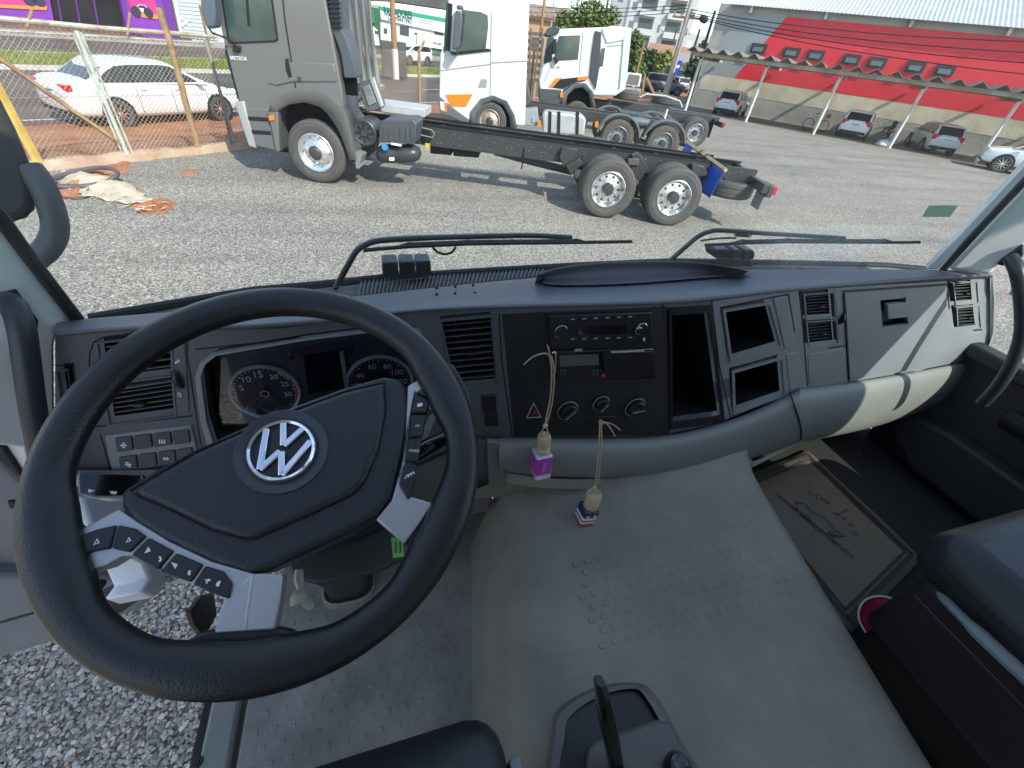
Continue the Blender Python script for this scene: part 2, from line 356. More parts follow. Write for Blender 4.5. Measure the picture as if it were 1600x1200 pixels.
# floor, sill, bulkhead, body sides, rear wall and rear roof (behind the viewer)
FL = MB().prism([V(-.385, -1.0, FLZ), V(.30, -1.0, FLZ), V(.30, .84, FLZ), V(-.30, .84, FLZ), V(-.335, .6, FLZ), V(-.36, .4, FLZ)], (0, 0, -.05)).build('floor_mat', FLOORM, cab, bevel=.006)
MB().prism([V(-.455, -1.0, FLZ + .004), V(-.395, -1.0, FLZ + .004), V(-.372, .40, FLZ + .004), V(-.345, .62, FLZ + .004), V(-.405, .66, FLZ + .004), V(-.43, .45, FLZ + .004)], (0, 0, -.05)).build('door_sill', SILLM, cab, bevel=.008)
bl = atz(308, 1191, FLZ + .006); MB().lathe([(.0, .004), (.004, .004), (.005, .001), (.009, .001), (.010, 0.), (.010, -.004)], bl, (0, 0, 1), 16).build('sill_bolt', BLK, cab, smooth=True)
MB().prism([V(-.47, -1.0, FLZ - .002), V(-.455, -1.0, FLZ - .002), V(-.43, .45, FLZ - .002), V(-.405, .68, FLZ - .002), V(-.42, .68, FLZ - .002), V(-.445, .45, FLZ - .002)], (0, 0, -.30)).build('sill_seal', RUBBER, cab)
MB().box((1.56, 0, FLZ - .03), (1.06, 1.75, .05)).build('floor_pan', M('footwell_dark', (.02, .021, .022), .8, bump=.4, bscale=300), cab)
MB().box((.78, .875, 1.58), (2.6, .03, .56)).build('bulkhead', BLKM, cab)
bw = MB(); bw.box((-.52, -1.0, 2.3), (.05, 1.4, 2.3)); bw.box((-.39, -.2, .82), (.05, 1.7, .85))
bw.build('body_side', WHITEP, cab)
bw = MB(); bw.box((.79, -1.72, 2.3), (2.68, .05, 2.35)); bw.build('rear_wall', PILLAR, cab)
bw = MB(); bw.box((.79, -.84, 3.46), (2.68, 1.76, .05)); bw.build('roof', PILLAR, cab)
bw = MB(); bw.box((2.10, -1.26, 2.4), (.05, .98, 2.2)); bw.box((2.10, .1, 3.34), (.06, 1.75, .28)); bw.build('body_side', WHITEP, cab)
# white door post seen past the steering wheel on the open side
def LX(px, py, X=-.47): return atx(px, py, X)
MB().prism([LX(*q) for q in ((128, 775), (200, 770), (240, 835), (330, 878), (332, 905), (286, 902), (252, 920), (242, 934), (222, 925), (235, 905), (225, 880), (180, 858), (150, 840))], (-.06, 0, 0)).build('door_post', WHITEP, cab, bevel=.006)
MB().prism([LX(*q, -.465) for q in ((300, 955), (318, 930), (335, 925), (340, 960), (322, 995), (306, 975))], (-.015, 0, 0)).build('door_latch', BLK, cab, bevel=.004)
MB().lathe([(0, .006), (.006, .006), (.008, .003), (.008, -.004)], LX(262, 906, -.466), (1, 0, 0), 6).build('post_bolt', SILVER, cab)

# ---------------------------------------------------------------- raised anti-slip studs
def studs(name, mat, parent, z, P, ux, uy, nu, nv, inside, sz=.0085):
    mb = MB(); n = 0
    for j in range(nv):
        for i in range(nu):
            p = P + ux * (i + (.5 if j % 2 else 0)) + uy * j
            if not inside(p): continue
            a = ux.normalized() * sz * .72; b = V(-a.y, a.x, 0).normalized() * sz * .72
            t = V(0, 0, .0010)
            q = [p - a - b, p + a - b, p + a + b, p - a + b]; k = .8
            q2 = [p + (v - p) * k + t for v in q]
            base = len(mb.v); mb.v += q + q2
            mb.f += [(base + 4, base + 5, base + 6, base + 7)] + [(base + i_, base + (i_ + 1) % 4, base + 4 + (i_ + 1) % 4, base + 4 + i_) for i_ in range(4)]
            n += 1
    o = mb.build(name, mat, parent); o['kind'] = 'stuff'; return o
studs('floor_stud', FLOORM, cab, FLZ, V(-.46, -.35, FLZ), V(.036, 0, 0), V(0, .030, 0), 18, 40, lambda p: -.34 < p.x < .20 + (p.y - .68) * .2 - .03 and p.y < .63 and not ((p.x + .07) ** 2 + (p.y - .52) ** 2 < .012))

# ---------------------------------------------------------------- engine cover between the seats
tun = thing('engine_cover', 'dark grey vinyl engine tunnel with rows of raised square studs beside the driver floor', 'engine cover', (.6, .2, FLZ))
TZ = 1.60
rows = []
for y in (.66, .63, .60, .56, .50, .45, .3, .15, 0, -.2, -.45, -.8, -1.2):
    xl = .195 + (y - .66) * .2; xr = 1.055 + (y - .58) * .23; e = .085 * max(0, (y - .46) / .20) ** 2
    rows.append([V(xl, y, 1.325), V(xl + .014, y, 1.40), V(xl + .034, y, 1.485), V(xl + .07, y, 1.55 + e), V(xl + .12, y, 1.582 + e), V(xl + .19, y, 1.596 + e), V(xl + .3, y, TZ + e), V((xl + xr) / 2, y, TZ + e), V(xr - .2, y, TZ + e), V(xr - .09, y, TZ + e), V(xr - .05, y, TZ - .006 + e), V(xr - .02, y, TZ - .022), V(xr - .004, y, TZ - .055), V(xr + .004, y, 1.325)])
MB().grid(rows).build('cover_shell', TUNM, tun, smooth=True, angle=60)
def intun(p):
    A, B, C, D = (atz(x, y, TZ) for x, y in ((890, 872), (1200, 798), (1312, 908), (935, 1030)))
    q = [A, B, C, D]; return p.x < 1.055 + (p.y - .58) * .23 - .105 and all(((q[(i + 1) % 4] - q[i]).cross(p - q[i])).z < 0 for i in range(4))
studs('cover_stud', TUNM, tun, TZ, V(.25, 0, TZ), V(.0285, 0, 0), V(0, .0245, 0), 34, 24, intun, .0085)
# ---------------------------------------------------------------- dashboard
dash = thing('dashboard', 'wide dark grey truck dashboard with vents, radio, open bins and glovebox below windscreen', 'dashboard', (.6, .7, 1.6))
cols = [86, 120, 150, 190, 230, 300, 367, 450, 540, 625, 700, 800, 900, 1025, 1112, 1200, 1312, 1420, 1525, 1547]
nr = 7; front = []
for k in range(nr):
    v = k / (nr - 1); front.append([FA(x, interp(ROLLB, x) + (interp(FBOT, x) - interp(ROLLB, x)) * v) for x in cols])
mb = MB(); mb.grid(front); back = [[p + V(0, .20, -.11 * (1 - i / (nr - 1))) for p in r_] for i, r_ in enumerate(front)]; mb.grid(back)
b0 = len(front[0])
def edge(a, b):
    for i in range(len(a) - 1): mb.poly([a[i], a[i + 1], b[i + 1], b[i]])
edge(front[0], back[0]); edge(front[-1], back[-1]); edge([r_[0] for r_ in front], [r_[0] for r_ in back]); edge([r_[-1] for r_ in front], [r_[-1] for r_ in back])
fas = mb.build('fascia', DASH, dash, smooth=True)
VENTS = {  # corner pixels: top-left, top-right, bottom-right, bottom-left
    'vl1': [(152, 538), (264, 523), (268, 587), (160, 601)], 'vl2': [(163, 613), (268, 597), (272, 650), (171, 664)],
    'vls': [(89, 581), (105, 580), (110, 625), (95, 627)],
    'vc': [(690, 503), (770, 496), (778, 601), (712, 607)],
    'vr1': [(1258, 462), (1304, 458), (1306, 496), (1261, 499)], 'vr2': [(1262, 505), (1307, 501), (1310, 537), (1265, 542)],
    'vr3': [(1491, 444), (1527, 441), (1529, 473), (1495, 476)], 'vr4': [(1496, 482), (1530, 478), (1533, 512), (1498, 515)]}
CLUSTER = [(313, 590), (320, 570), (338, 556), (480, 532), (625, 514), (648, 520), (656, 534), (672, 650), (650, 700), (335, 700), (322, 660)]
SLOT = [(1050, 493), (1108, 489), (1128, 650), (1052, 660)]
BIN1 = [(1134, 488), (1203, 476), (1220, 540), (1145, 563)]
BIN2 = [(1148, 583), (1222, 562), (1226, 617), (1150, 644)]
GHND = [(1386, 475), (1428, 471), (1431, 513), (1389, 519)]
cm = MB()
for k, q in VENTS.items(): fprism(cm, q, .02, -.035)
fprism(cm, CLUSTER, .02, -.056); fprism(cm, SLOT, .02, -.14); fprism(cm, BIN1, .02, -.16); fprism(cm, BIN2, .02, -.16)
fprism(cm, GHND, .02, -.022); fprism(cm, [(1307, 462), (1316, 461), (1321, 536), (1312, 537)], .02, -.02)
cut(fas, cm)
fas.data.materials.append(DASHL); fas.data.materials.append(BLK)
sa, sb = FA(1112, 470), FA(1142, 655)
for p_ in fas.data.polygons:
    c_ = p_.center
    if c_.x > sa.x + (sb.x - sa.x) * (c_.z - sa.z) / (sb.z - sa.z): p_.material_index = 1
    if c_.y - yf(c_.x) - .08 * (c_.z - 2.1) > .008: p_.material_index = 2
# top pad with front roll
topr = []
PADZ = 2.128
far = [atz(interp([(a[0], b[0]) for a, b in zip(ROLLT, FARPX)], x), interp([(a[0], b[1]) for a, b in zip(ROLLT, FARPX)], x), 2.082) for x in cols]
rt = [atz(x, interp(ROLLT, x), PADZ) for x in cols]
rb = [FA(x, interp(ROLLB, x), .014) for x in cols]
mid = [lerp(a, b, .45) + V(0, 0, .012) for a, b in zip(far, rt)]
rm = [lerp(a, b, .5) + V(0, -.008, .006) for a, b in zip(rt, rb)]
rbb = [FA(x, interp(ROLLB, x) + 3, -.004) for x in cols]
PADM = M('pad_vinyl', (.115, .12, .138), .5, bump=.45, bscale=800, var=.2, vscale=5)
MB().grid([[p + V(0, .02, -.05) for p in far], far, mid, rt, rm, rb, rbb]).build('top_pad', PADM, dash, smooth=True, sub=1)
# right end cap and left end
endr = [FA(1547, 434), FA(1547, 553), FA(1547, 553) + V(0, .2, 0), FA(1547, 434) + V(0, .2, 0.02)]
MB().prism([FA(1549, 432, .012), FA(1552, 470, .014), FA(1551, 520, .012), FA(1538, 560, .008), FA(1538, 560, -.2), FA(1549, 434, -.2)], (.012, 0, 0)).build('end_cap', DASHL, dash, bevel=.004)
# shallow tray with raised back wall on the top pad
L1 = [(846, 440), (853, 446), (910, 446), (975, 444), (1030, 440), (1075, 436), (1125, 432), (1178, 428)]
F1 = [(853, 438), (862, 444), (912, 444), (975, 442), (1030, 438), (1075, 434), (1120, 430), (1168, 426)]
F2 = [(851, 433), (866, 433), (912, 430), (975, 427), (1030, 425), (1075, 424), (1120, 423), (1160, 423)]
RM = [(843, 428), (862, 419), (915, 411), (975, 408), (1030, 407), (1075, 408), (1120, 412), (1172, 424)]
MB().grid([[atz(x, y, 2.124) for x, y in L1], [atz(x, y, 2.131) for x, y in L1], [atz(x, y, 2.122) for x, y in F1], [atz(x, y, 2.118) for x, y in F2],
           [atz(x, y + 1.5, 2.150) for x, y in RM], [atz(x, y, 2.153) for x, y in RM], [atz(x, y, 2.148) + V(0, .012, -.004) for x, y in RM], [atz(x, y, 2.148) + V(0, .03, -.07) for x, y in RM]]).build('tray', PADM, dash, smooth=True, sub=1)
sc = MB()
for x, y in ((682, 453), (711, 451), (739, 449), (682, 463), (711, 462), (742, 461)):
    c = atz(x, y, 2.119); sc.lathe([(.0, 0.0), (.0028, 0.0), (.0028, -.003)], c + V(0, 0, .006), (0, -.2, 1), 8)
sc.build('screw_hole', BLKM, dash)['kind'] = 'stuff'
# panel seams
sm = MB()
for path in ([(292, 503), (293, 560), (313, 690), (330, 740)], [(140, 668), (300, 650)], [(157, 680), (175, 745)], [(305, 546), (625, 513), (650, 510)], [(300, 516), (440, 512), (560, 498), (635, 490)], [(780, 490), (784, 560), (800, 680)], [(808, 492), (814, 682)],
             [(808, 492), (854, 490)], [(810, 595), (1024, 591)], [(854, 490), (858, 595)], [(1023, 478), (1024, 560), (1027, 600), (1027, 683)], [(1036, 477), (1044, 683)], [(1112, 470), (1124, 570), (1142, 655)], [(1125, 481), (1210, 464), (1232, 460), (1246, 545), (1143, 577)], [(1210, 464), (1225, 550)], [(1143, 577), (1147, 655)], [(1226, 552), (1230, 614)], [(1250, 455), (1262, 604)],
             [(1258, 549), (1323, 540)], [(1318, 455), (1326, 597)], [(1318, 455), (1480, 444)], [(1480, 444), (1487, 520), (1482, 571)], [(1487, 520), (1535, 515)], [(1112, 470), (1200, 457), (1312, 448), (1530, 435)], [(140, 552), (138, 600), (148, 668)], [(140, 552), (146, 535), (160, 528), (290, 508)], [(86, 572), (113, 569), (119, 610)]):
    fstrip(sm, path, 2.0)
sm.build('panel_seam', BLKM, dash)['kind'] = 'stuff'
def vent(key, nh, nv, tilt=.0, thumb=True, mat=None):
    q = VENTS[key]; o = sub('air_vent', dash)
    fr = MB()
    outer = shrink(q, 1.07)
    for i in range(4):
        a, b, c, d = q[i], q[(i + 1) % 4], outer[(i + 1) % 4], outer[i]; fprism(fr, [a, b, c, d], .003, -.01)
    fr.build('vent_frame', mat or DASH, o)
    MB().prism([FA(*p, -.033) for p in q], (0, .001, 0)).build('vent_duct', BLKM, o)
    for k in range(nh):
        v = (k + .5) / nh; pts = []
        y0, y1 = qpx(q, 0.0, v), qpx(q, 1.0, v)
        a, b = FA(*y0, -.002), FA(*y1, -.002); a2, b2 = a + V(0, .016, -.006), b + V(0, .016, -.006)
        MB().prism([a, b, b2, a2], (0, 0, -.0018)).build('slat', M('vent_slat', (.11, .115, .12), .45), o)
    vv = MB()
    for k in range(nv):
        u = (k + .5) / nv; a, b = FA(*qpx(q, u, 0), -.017), FA(*qpx(q, u, 1), -.017); vv.prism([a, b, b + V(0, .012, 0), a + V(0, .012, 0)], (.0015, 0, 0))
    vv.build('vertical_vane', BLK, o)
    if thumb: c = FA(*qpx(q, .5, .5), -.0); MB().box(c, (.016, .012, .006)).build('vent_tab', BLK, o, bevel=.002)
vent('vl1', 6, 5); vent('vl2', 7, 6); vent('vls', 4, 0, thumb=False); vent('vc', 11, 6)
vent('vr1', 8, 5, mat=DASHL); vent('vr2', 8, 5, mat=DASHL); vent('vr3', 7, 5, mat=DASHL); vent('vr4', 7, 5, mat=DASHL)
# thumb wheels
def twheel(px, py, h, w):
    c = FA(px, py, .0); MB().lathe([(0, -w / 2), (h * .92, -w / 2), (h, -w / 4), (h, w / 4), (h * .92, w / 2), (0, w / 2)], c + V(0, h * .45, 0), (1, 0, 0), 28).build('thumb_wheel', BLK, dash, smooth=True)
pl = MB(); fprism(pl, [(270, 540), (288, 536), (295, 643), (276, 649)], .002, -.003); pl.build('wheel_plate', DASH, dash)
twheel(279, 592, .022, .009); twheel(1313, 498, .022, .008)
txt('0', FA(279, 620, .003), FA(285, 619.5, .003), (0, 0, 1), PRINT, dash)
ar = MB(); fprism(ar, [(273, 566), (279, 563), (279, 566), (274, 569)], .003, .002); fprism(ar, [(279, 561), (281, 566), (277, 566)], .003, .002); ar.build('airflow_symbol', PRINT, dash)
# switch panel
q = [(166, 683), (296, 667), (308, 716), (178, 741)]; pb = MB(); fprism(pb, shrink(q, 1.04), .004, -.01); pb.build('switch_panel', DASHL, dash, bevel=.002)
q1 = [[(178, 686), (206, 682.5), (209, 704), (182, 708)], [(208, 682.5), (236, 679), (239, 700), (211, 704)], [(238, 679), (266, 675.5), (269, 696), (241, 700)], [(268, 675.5), (295, 672), (298, 693), (271, 696)],
      [(184, 716), (213, 712), (216, 733), (188, 737)], [(215, 712), (243, 708), (246, 729), (218, 733)], [(245, 708), (273, 704), (276, 725), (248, 729)], [(275, 704), (300, 700), (303, 720), (278, 725)]]
for i, qq in enumerate(q1):
    b_ = MB(); fprism(b_, shrink(qq, .95), .008, -.002); b_.build('switch_button', M('switch_grey', (.06, .065, .078), .45, bump=.1), dash, bevel=.0015)
def glyph(cx, cy, bars, off=.0088, mat=PRINT):
    g = MB()
    for (a, b, c, d) in bars: fprism(g, [(cx + a, cy + b), (cx + c, cy + b), (cx + c, cy + d), (cx + a, cy + d)], off, off - .0004)
    g.build('symbol', mat, dash)
glyph(193, 696, [(-5, -1, 5, 1), (-2, -4, 2, -2), (-2, 2, 2, 4)]); glyph(253, 690, [(-5, -3, -3, 3), (-1, -3, 1, 3), (3, -3, 5, 3), (-5, 2, -2, 3), (2, 2, 5, 3), (-5, -3, -3.5, -2), (3.5, -3, 5, -2)]); glyph(200, 726, [(-5, -1, 5, 1), (-4, -4, -1, -2), (1, 2, 4, 4), (-1, -3, 1, 3)])
glyph(259, 717, [(-4, -2, -2, 2), (-1, -2, 1, 2), (2, -2, 4, 2)])
# instrument cluster
cl = sub('instrument_cluster', dash)
MB().prism([FA(x, y, -.050) for x, y in ((318, 560), (660, 505), (690, 700), (330, 720))], (0, .003, 0)).build('cluster_face', M('cluster_face', (.06, .064, .08), .3), cl)
bz = MB()
for i in range(len(CLUSTER)):
    a, b = CLUSTER[i], CLUSTER[(i + 1) % len(CLUSTER)]; o_ = shrink(CLUSTER, 1.05); fprism(bz, [a, b, o_[(i + 1) % len(CLUSTER)], o_[i]], .006, -.004)
bz.build('cluster_bezel', DASHL, cl)
def gauge(cx, cy, rpx, labels, needle, extra=None):
    c = FA(cx, cy, -.048); rr = (FA(cx + rpx, cy, -.048) - c).length * .96; n = V(0, -1, .08).normalized(); e1 = V(1, 0, 0); e2 = V(0, .08, 1).normalized()
    MB().lathe([(0, .0), (rr * .95, .0)], c + n * .0012, n, 48).build('dial', M('dial_face', (.024, .027, .038), .3), cl)
    MB().lathe([(rr * .94, 0), (rr * .955, .005), (rr * 1.0, .007), (rr * 1.03, .004), (rr * 1.04, 0)], c, n, 64).build('dial_ring', M('dial_rim', (.82, .84, .88), .3), cl, smooth=True)
    def at(a, r_, h=.0026): return c + n * h + (e1 * math.sin(R(a)) + e2 * math.cos(R(a))) * (rr * r_)
    tk = MB()
    for k in range(31):
        a = -130 + 260 * k / 30; r0 = .80 if k % 5 == 0 else .86
        p, q_ = at(a, r0), at(a, .91); s_ = (e1 * math.cos(R(a)) - e2 * math.sin(R(a))) * rr * .010; tk.poly([p - s_, q_ - s_, q_ + s_, p + s_])
    tk.build('dial_ticks', PRINT, cl, fix=False)
    for a, s_ in labels:
        p = at(a, .66); w_ = rr * .058 * len(s_); txt(s_, p - e1 * w_ - e2 * rr * .07, p + e1 * w_ - e2 * rr * .07, e2, PRINT, cl, 'dial_numeral', ext=.0001)
    p0, p1 = at(needle, .12, .004), at(needle, .78, .004); s_ = (e1 * math.cos(R(needle)) - e2 * math.sin(R(needle))) * rr * .016
    MB().poly([p0 - s_, p1 - s_ * .4, p1 + s_ * .4, p0 + s_]).build('needle', REDP, cl, fix=False)
    MB().lathe([(0, .008), (rr * .09, .008), (rr * .11, .006), (rr * .11, .002)], c, n, 24).build('needle_hub', BLK, cl, smooth=True)
    return at, rr, c, n
at, rr, c, n = gauge(415, 612, 56, [(-70, '5'), (-38, '10'), (-4, '15'), (33, '20'), (68, '25'), (105, '30')], -125)
for a0, a1, mt_ in ((36, 62, YELP), (74, 108, REDP)):
    g = MB()
    for k in range(5 if mt_ is YELP else 1):
        s0 = a0 + (a1 - a0) * k / 5 if mt_ is YELP else a0; s1 = s0 + (a1 - a0) / 7 if mt_ is YELP else a1
        for j in range(6):
            t0 = s0 + (s1 - s0) * j / 6; t1 = s0 + (s1 - s0) * (j + 1) / 6; g.poly([at(t0, .84), at(t0, .90), at(t1, .90), at(t1, .84)])
    g.build('dial_band', mt_, cl, fix=False)
sd_ = c + (V(0, .08, 1).normalized() * -rr * .52) + n * .002
MB().lathe([(rr * .26, .0), (rr * .27, .0012), (rr * .28, 0)], sd_, n, 32).build('small_dial', M('dial_line', (.4, .42, .45), .4), cl)
MB().lathe([(rr * .10, .0075), (rr * .115, .0085), (rr * .13, .0075)], c, n, 32).build('hub_ring', PRINT, cl)
gauge(594, 598, 52, [(-92, '20'), (-58, '40'), (-16, '60'), (24, '80'), (58, '100'), (92, '120')], -128)
MB().prism([FA(x, y, -.043) for x, y in ((474, 557), (533, 549), (541, 606), (482, 616))], (0, .004, 0)).build('cluster_screen', SCREEN, cl)
MB().prism([FA(x, y, -.041) for x, y in ((530, 550), (536, 549), (545, 606), (539, 608))], (0, .004, 0)).build('screen_edge', M('screen_edge', (.32, .33, .36), .4), cl)
for x, y, s_ in ((456, 559, -1), (547, 549, 1)):
    g = MB(); g.prism([FA(x + s_ * 5, y, -.046), FA(x, y - 5, -.046), FA(x, y - 2, -.046), FA(x - s_ * 4, y - 1.5, -.046), FA(x - s_ * 4, y + 2, -.046), FA(x, y + 2, -.046), FA(x, y + 5, -.046)], (0, .001, 0)); g.build('turn_arrow', BLKM, cl)
MB().prism([FA(x, y, -.022) for x, y in ((345, 562), (628, 520), (662, 690), (340, 700))], (0, .002, 0)).build('cluster_lens', LENS, cl)
# blank switches right of the wheel
for q in ([(752, 619), (775, 618), (777, 645), (755, 646)], [(757, 648), (778, 647), (780, 666), (759, 667)], [(690, 655), (716, 652), (718, 674), (694, 677)]):
    b_ = MB(); fprism(b_, q, .004, -.004); b_.build('blank_switch', BLK, dash, bevel=.002)
# centre console plate, radio, tachograph, heater controls
PQ = [(784, 491), (1042, 479), (1047, 680), (803, 682)]
cp = MB().grid([[FA(*qpx(PQ, i / 14, j / 8), .0022 if 0 < i < 14 and 0 < j < 8 else .0005) for i in range(15)] for j in range(9)]); cp.build('console_plate', M('console_black', (.012, .0125, .014), .6, bump=.25, bscale=900), dash, smooth=True)
rad = sub('radio', dash)
b_ = MB(); fprism(b_, [(857, 494), (1019, 488), (1021, 541), (860, 545)], .008, -.004); b_.build('radio_body', BLK, rad, bevel=.002)
b_ = MB(); fprism(b_, [(903, 511), (979, 508), (980, 521), (904, 524)], .0095, .006); b_.build('radio_display', SCREEN, rad)
def knob(px, py, r_, h, par, ring=True, mat=BLK, nm='knob', ringm=None):
    c = FA(px, py, .006); n_ = V(0, -1, .08).normalized()
    MB().lathe([(r_ * 1.05, 0), (r_ * 1.0, h * .8), (r_ * .9, h), (0, h)], c, n_, 28).build(nm, mat, par, smooth=True)
    if ring: MB().lathe([(r_ * 1.02, h * .45), (r_ * 1.10, h * .5), (r_ * 1.10, h * .62), (r_ * 1.0, h * .66)], c, n_, 32).build('knob_ring', ringm or CHROME, par, smooth=True)
knob(875, 516, .0125, .010, rad); knob(1000, 512, .0125, .010, rad)
for i in range(6):
    for yy_, s_ in ((499 - i * .8, 'u'), (530 - i * .5, 'd')):
        x = 887 + i * 18; b_ = MB(); fprism(b_, [(x, yy_ - 3.6), (x + 16, yy_ - 4.3), (x + 16, yy_ + 3.2), (x, yy_ + 3.8)], .0092, .006); b_.build('radio_key', BLK, rad, bevel=.0008)
        g = MB(); fprism(g, [(x + 5, yy_ - .6), (x + 11, yy_ - .9), (x + 11, yy_ + .5), (x + 5, yy_ + .8)], .0097, .009); g.build('key_mark', M('dim_print', (.42, .43, .45), .5), rad)
g = MB(); fprism(g, [(996, 514), (999, 510), (1004, 512), (1003, 514), (999, 512.5), (997, 515)], .0172, .0165); g.build('phone_mark', PRINT, rad)
g = MB(); fprism(g, [(1005, 528), (1008, 528), (1008, 533), (1005, 533)], .0085, .007); g.build('usb_mark', PRINT, rad)
tac = sub('tachograph', dash)
b_ = MB(); fprism(b_, [(869, 550), (1021, 545), (1024, 592), (871, 596)], .007, -.004); b_.build('tachograph_body', PIANO, tac, bevel=.002)
b_ = MB(); fprism(b_, [(874, 556), (935, 554), (936, 570), (875, 573)], .0085, .005); b_.build('tachograph_display', M('lcd', (.10, .11, .11), .25), tac)
b_ = MB(); fprism(b_, [(943, 552), (1020, 549), (1022, 590), (945, 592)], .009, .005); b_.build('tachograph_drawer', BLK, tac, bevel=.0015)
for x in (875, 880, 926, 931):
    b_ = MB(); fprism(b_, [(x, 578), (x + 4, 578), (x + 4, 588), (x, 588)], .0095, .006); b_.build('tachograph_key', M('key_grey', (.05, .05, .055), .4), tac, bevel=.0008)
txt('VDO', FA(897, 549, .0085), FA(909, 548.6, .0085), (0, 0, 1), PRINT, tac)
g = MB(); fprism(g, [(955, 549.5), (1007, 547.6), (1007, 549.4), (956, 551.5)], .010, .008); g.build('drawer_line', M('worn_line', (.5, .48, .45), .5), tac)
MB().lathe([(0, .004), (.0035, .004), (.0045, .002), (.0045, 0)], FA(942, 586, .007), (0, -1, .08), 14).build('red_button', REDP, tac, smooth=True)
htr = sub('heater_controls', dash)
for x, y, r_, a in ((886, 640, .021, 40), (938, 629, .017, 35), (991, 635, .022, 85)):
    c = FA(x, y, .002); n_ = V(0, -1, .08).normalized()
    MB().lathe([(r_ * 1.35, 0), (r_ * 1.33, .003), (r_ * 1.1, .005), (0, .005)], c, n_, 36).build('dial_base', BLK, htr, smooth=True)
    MB().lathe([(r_ * 1.12, .0049), (r_ * 1.16, .0056), (r_ * 1.20, .0049)], c, n_, 40).build('dial_scale', M('scale_line', (.38, .39, .40), .4), htr)
    MB().lathe([(r_, .004), (r_ * .95, .014), (r_ * .85, .016), (0, .016)], c, n_, 30).build('dial_knob', BLK, htr, smooth=True)
    e1 = V(math.sin(R(a)), 0, math.cos(R(a))); e2 = V(math.cos(R(a)), 0, -math.sin(R(a)))
    MB().box(c + n_ * .018, (r_ * .32, .008, r_ * 1.7), Matrix.Rotation(R(a), 3, 'Y')).build('dial_grip', M('grip_dark', (.03, .03, .032), .35), htr, bevel=.001)
    MB().box(c + n_ * .0225, (r_ * .06, .0015, r_ * 1.4), Matrix.Rotation(R(a), 3, 'Y')).build('dial_pointer', M('scale_line', (.38, .39, .40), .4), htr)
b_ = MB(); fprism(b_, [(917, 652), (962, 651), (962, 660), (917, 661)], .005, 0); b_.build('heater_slider', BLK, htr, bevel=.0015)
hz = MB(); fprism(hz, [(834, 627), (849, 653), (820, 654)], .005, 0); hz.build('hazard_switch', BLK, dash, bevel=.0015)
g = MB(); fstrip(g, [(834, 630), (845, 652), (823, 653), (834, 630)], 1.2, .0056, .004); g.build('hazard_outline', M('dim_print', (.42, .43, .45), .5), dash)
g = MB(); fprism(g, [(835, 640), (840, 648), (831, 648)], .0058, .004); g.build('hazard_triangle', M('dark_red', (.30, .02, .02), .4), dash)
# bins
def binframe(q, k, mat, o0=.004):
    o_ = shrink(q, k); fr = MB()
    for i in range(4): fprism(fr, [q[i], q[(i + 1) % 4], o_[(i + 1) % 4], o_[i]], o0, -.012)
    fr.build('bin_frame', mat, dash)
binframe(SLOT, 1.13, BLK); binframe(BIN1, 1.10, DASHL); binframe(BIN2, 1.10, DASHL)
tr_ = MB(); tr_.prism([FA(1052, 660, -.002), FA(1128, 649, -.002), FA(1128, 649, -.12) + V(0, 0, .004), FA(1052, 660, -.12) + V(0, 0, .004)], (0, 0, .004)); tr_.build('bin_floor', DASHL, dash)
# right-hand panels and glovebox
for q in ([(1208, 466), (1230, 462), (1243, 543), (1226, 547)], [(1228, 554), (1247, 549), (1259, 604), (1234, 612)], [(1261, 553), (1322, 544), (1324, 593), (1264, 602)], [(1489, 523), (1534, 518), (1533, 556), (1487, 568)]):
    b_ = MB(); fprism(b_, shrink(q, .97), .0025, -.004); b_.build('trim_panel', DASHL, dash, bevel=.002)
# glovebox lid with a hole for the latch: four bands round it
gl = [(1321, 458), (1477, 447), (1483, 520), (1479, 569), (1329, 594)]
gb = MB(); fprism(gb, gl, .006, -.004); go = gb.build('glovebox_lid', DASHL, dash, smooth=True)
cm = MB(); fprism(cm, GHND, .03, -.03); cut(go, cm)
b_ = MB(); fprism(b_, [(1387, 476), (1427, 472), (1428, 495), (1388, 499)], .0075, -.006); b_.build('glovebox_latch', DASHL, dash, bevel=.002)
# knee bolster in light grey, and the dark apron under it
KX = [(780, 684, 738), (840, 684, 745), (900, 685, 748), (960, 685, 748), (1025, 684, 745), (1085, 673, 738), (1150, 654, 725), (1200, 632, 708), (1250, 607, 691), (1300, 601, 682), (1350, 594, 672), (1415, 583, 653), (1480, 571, 631), (1515, 563, 612), (1532, 566, 598)]
def bol(i0, i1, mat, nm, k=1.0):
    rows_ = []
    for v, off in ((0, -.004), (.0, .006), (.08, .022), (.25, .036), (.5, .044), (.75, .042), (.92, .032), (1.0, .016), (1.0, -.03)):
        rows_.append([FA(x, a + (b - a) * v, off * (1 if i < 13 or i1 < 14 else .6)) for i, (x, a, b) in list(enumerate(KX))[i0:i1]])
    return MB().grid(rows_).build(nm, mat, dash, smooth=True, sub=1)
bol(0, 9, M('bolster_mid', (.235, .24, .23), .5, bump=.25, bscale=800, var=.12, vscale=5), 'knee_bolster'); bol(8, 15, GREYP, 'knee_bolster')
g = MB().tube([FA(x, y, o_ + .001) for x, y, o_ in ((1234, 613, .012), (1240, 630, .036), (1247, 650, .044), (1252, 670, .041), (1252, 686, .028))], .0022, 6); g.build('bolster_joint', BLKM, dash, smooth=True)
ap = [[FA(x, y, .018) for x, y in ((770, 735), (840, 746), (900, 749), (1025, 746), (1110, 735), (1180, 720), (1250, 692))], [FA(x, y, .030) for x, y in ((775, 752), (845, 762), (905, 765), (1025, 762), (1105, 752), (1150, 740), (1180, 728))], [V(.10, .60, 1.66), V(.32, .62, 1.61), V(.46, .63, 1.63), V(.72, .64, 1.635), V(.9, .65, 1.64), V(1.0, .66, 1.63), V(1.07, .68, 1.60)]]
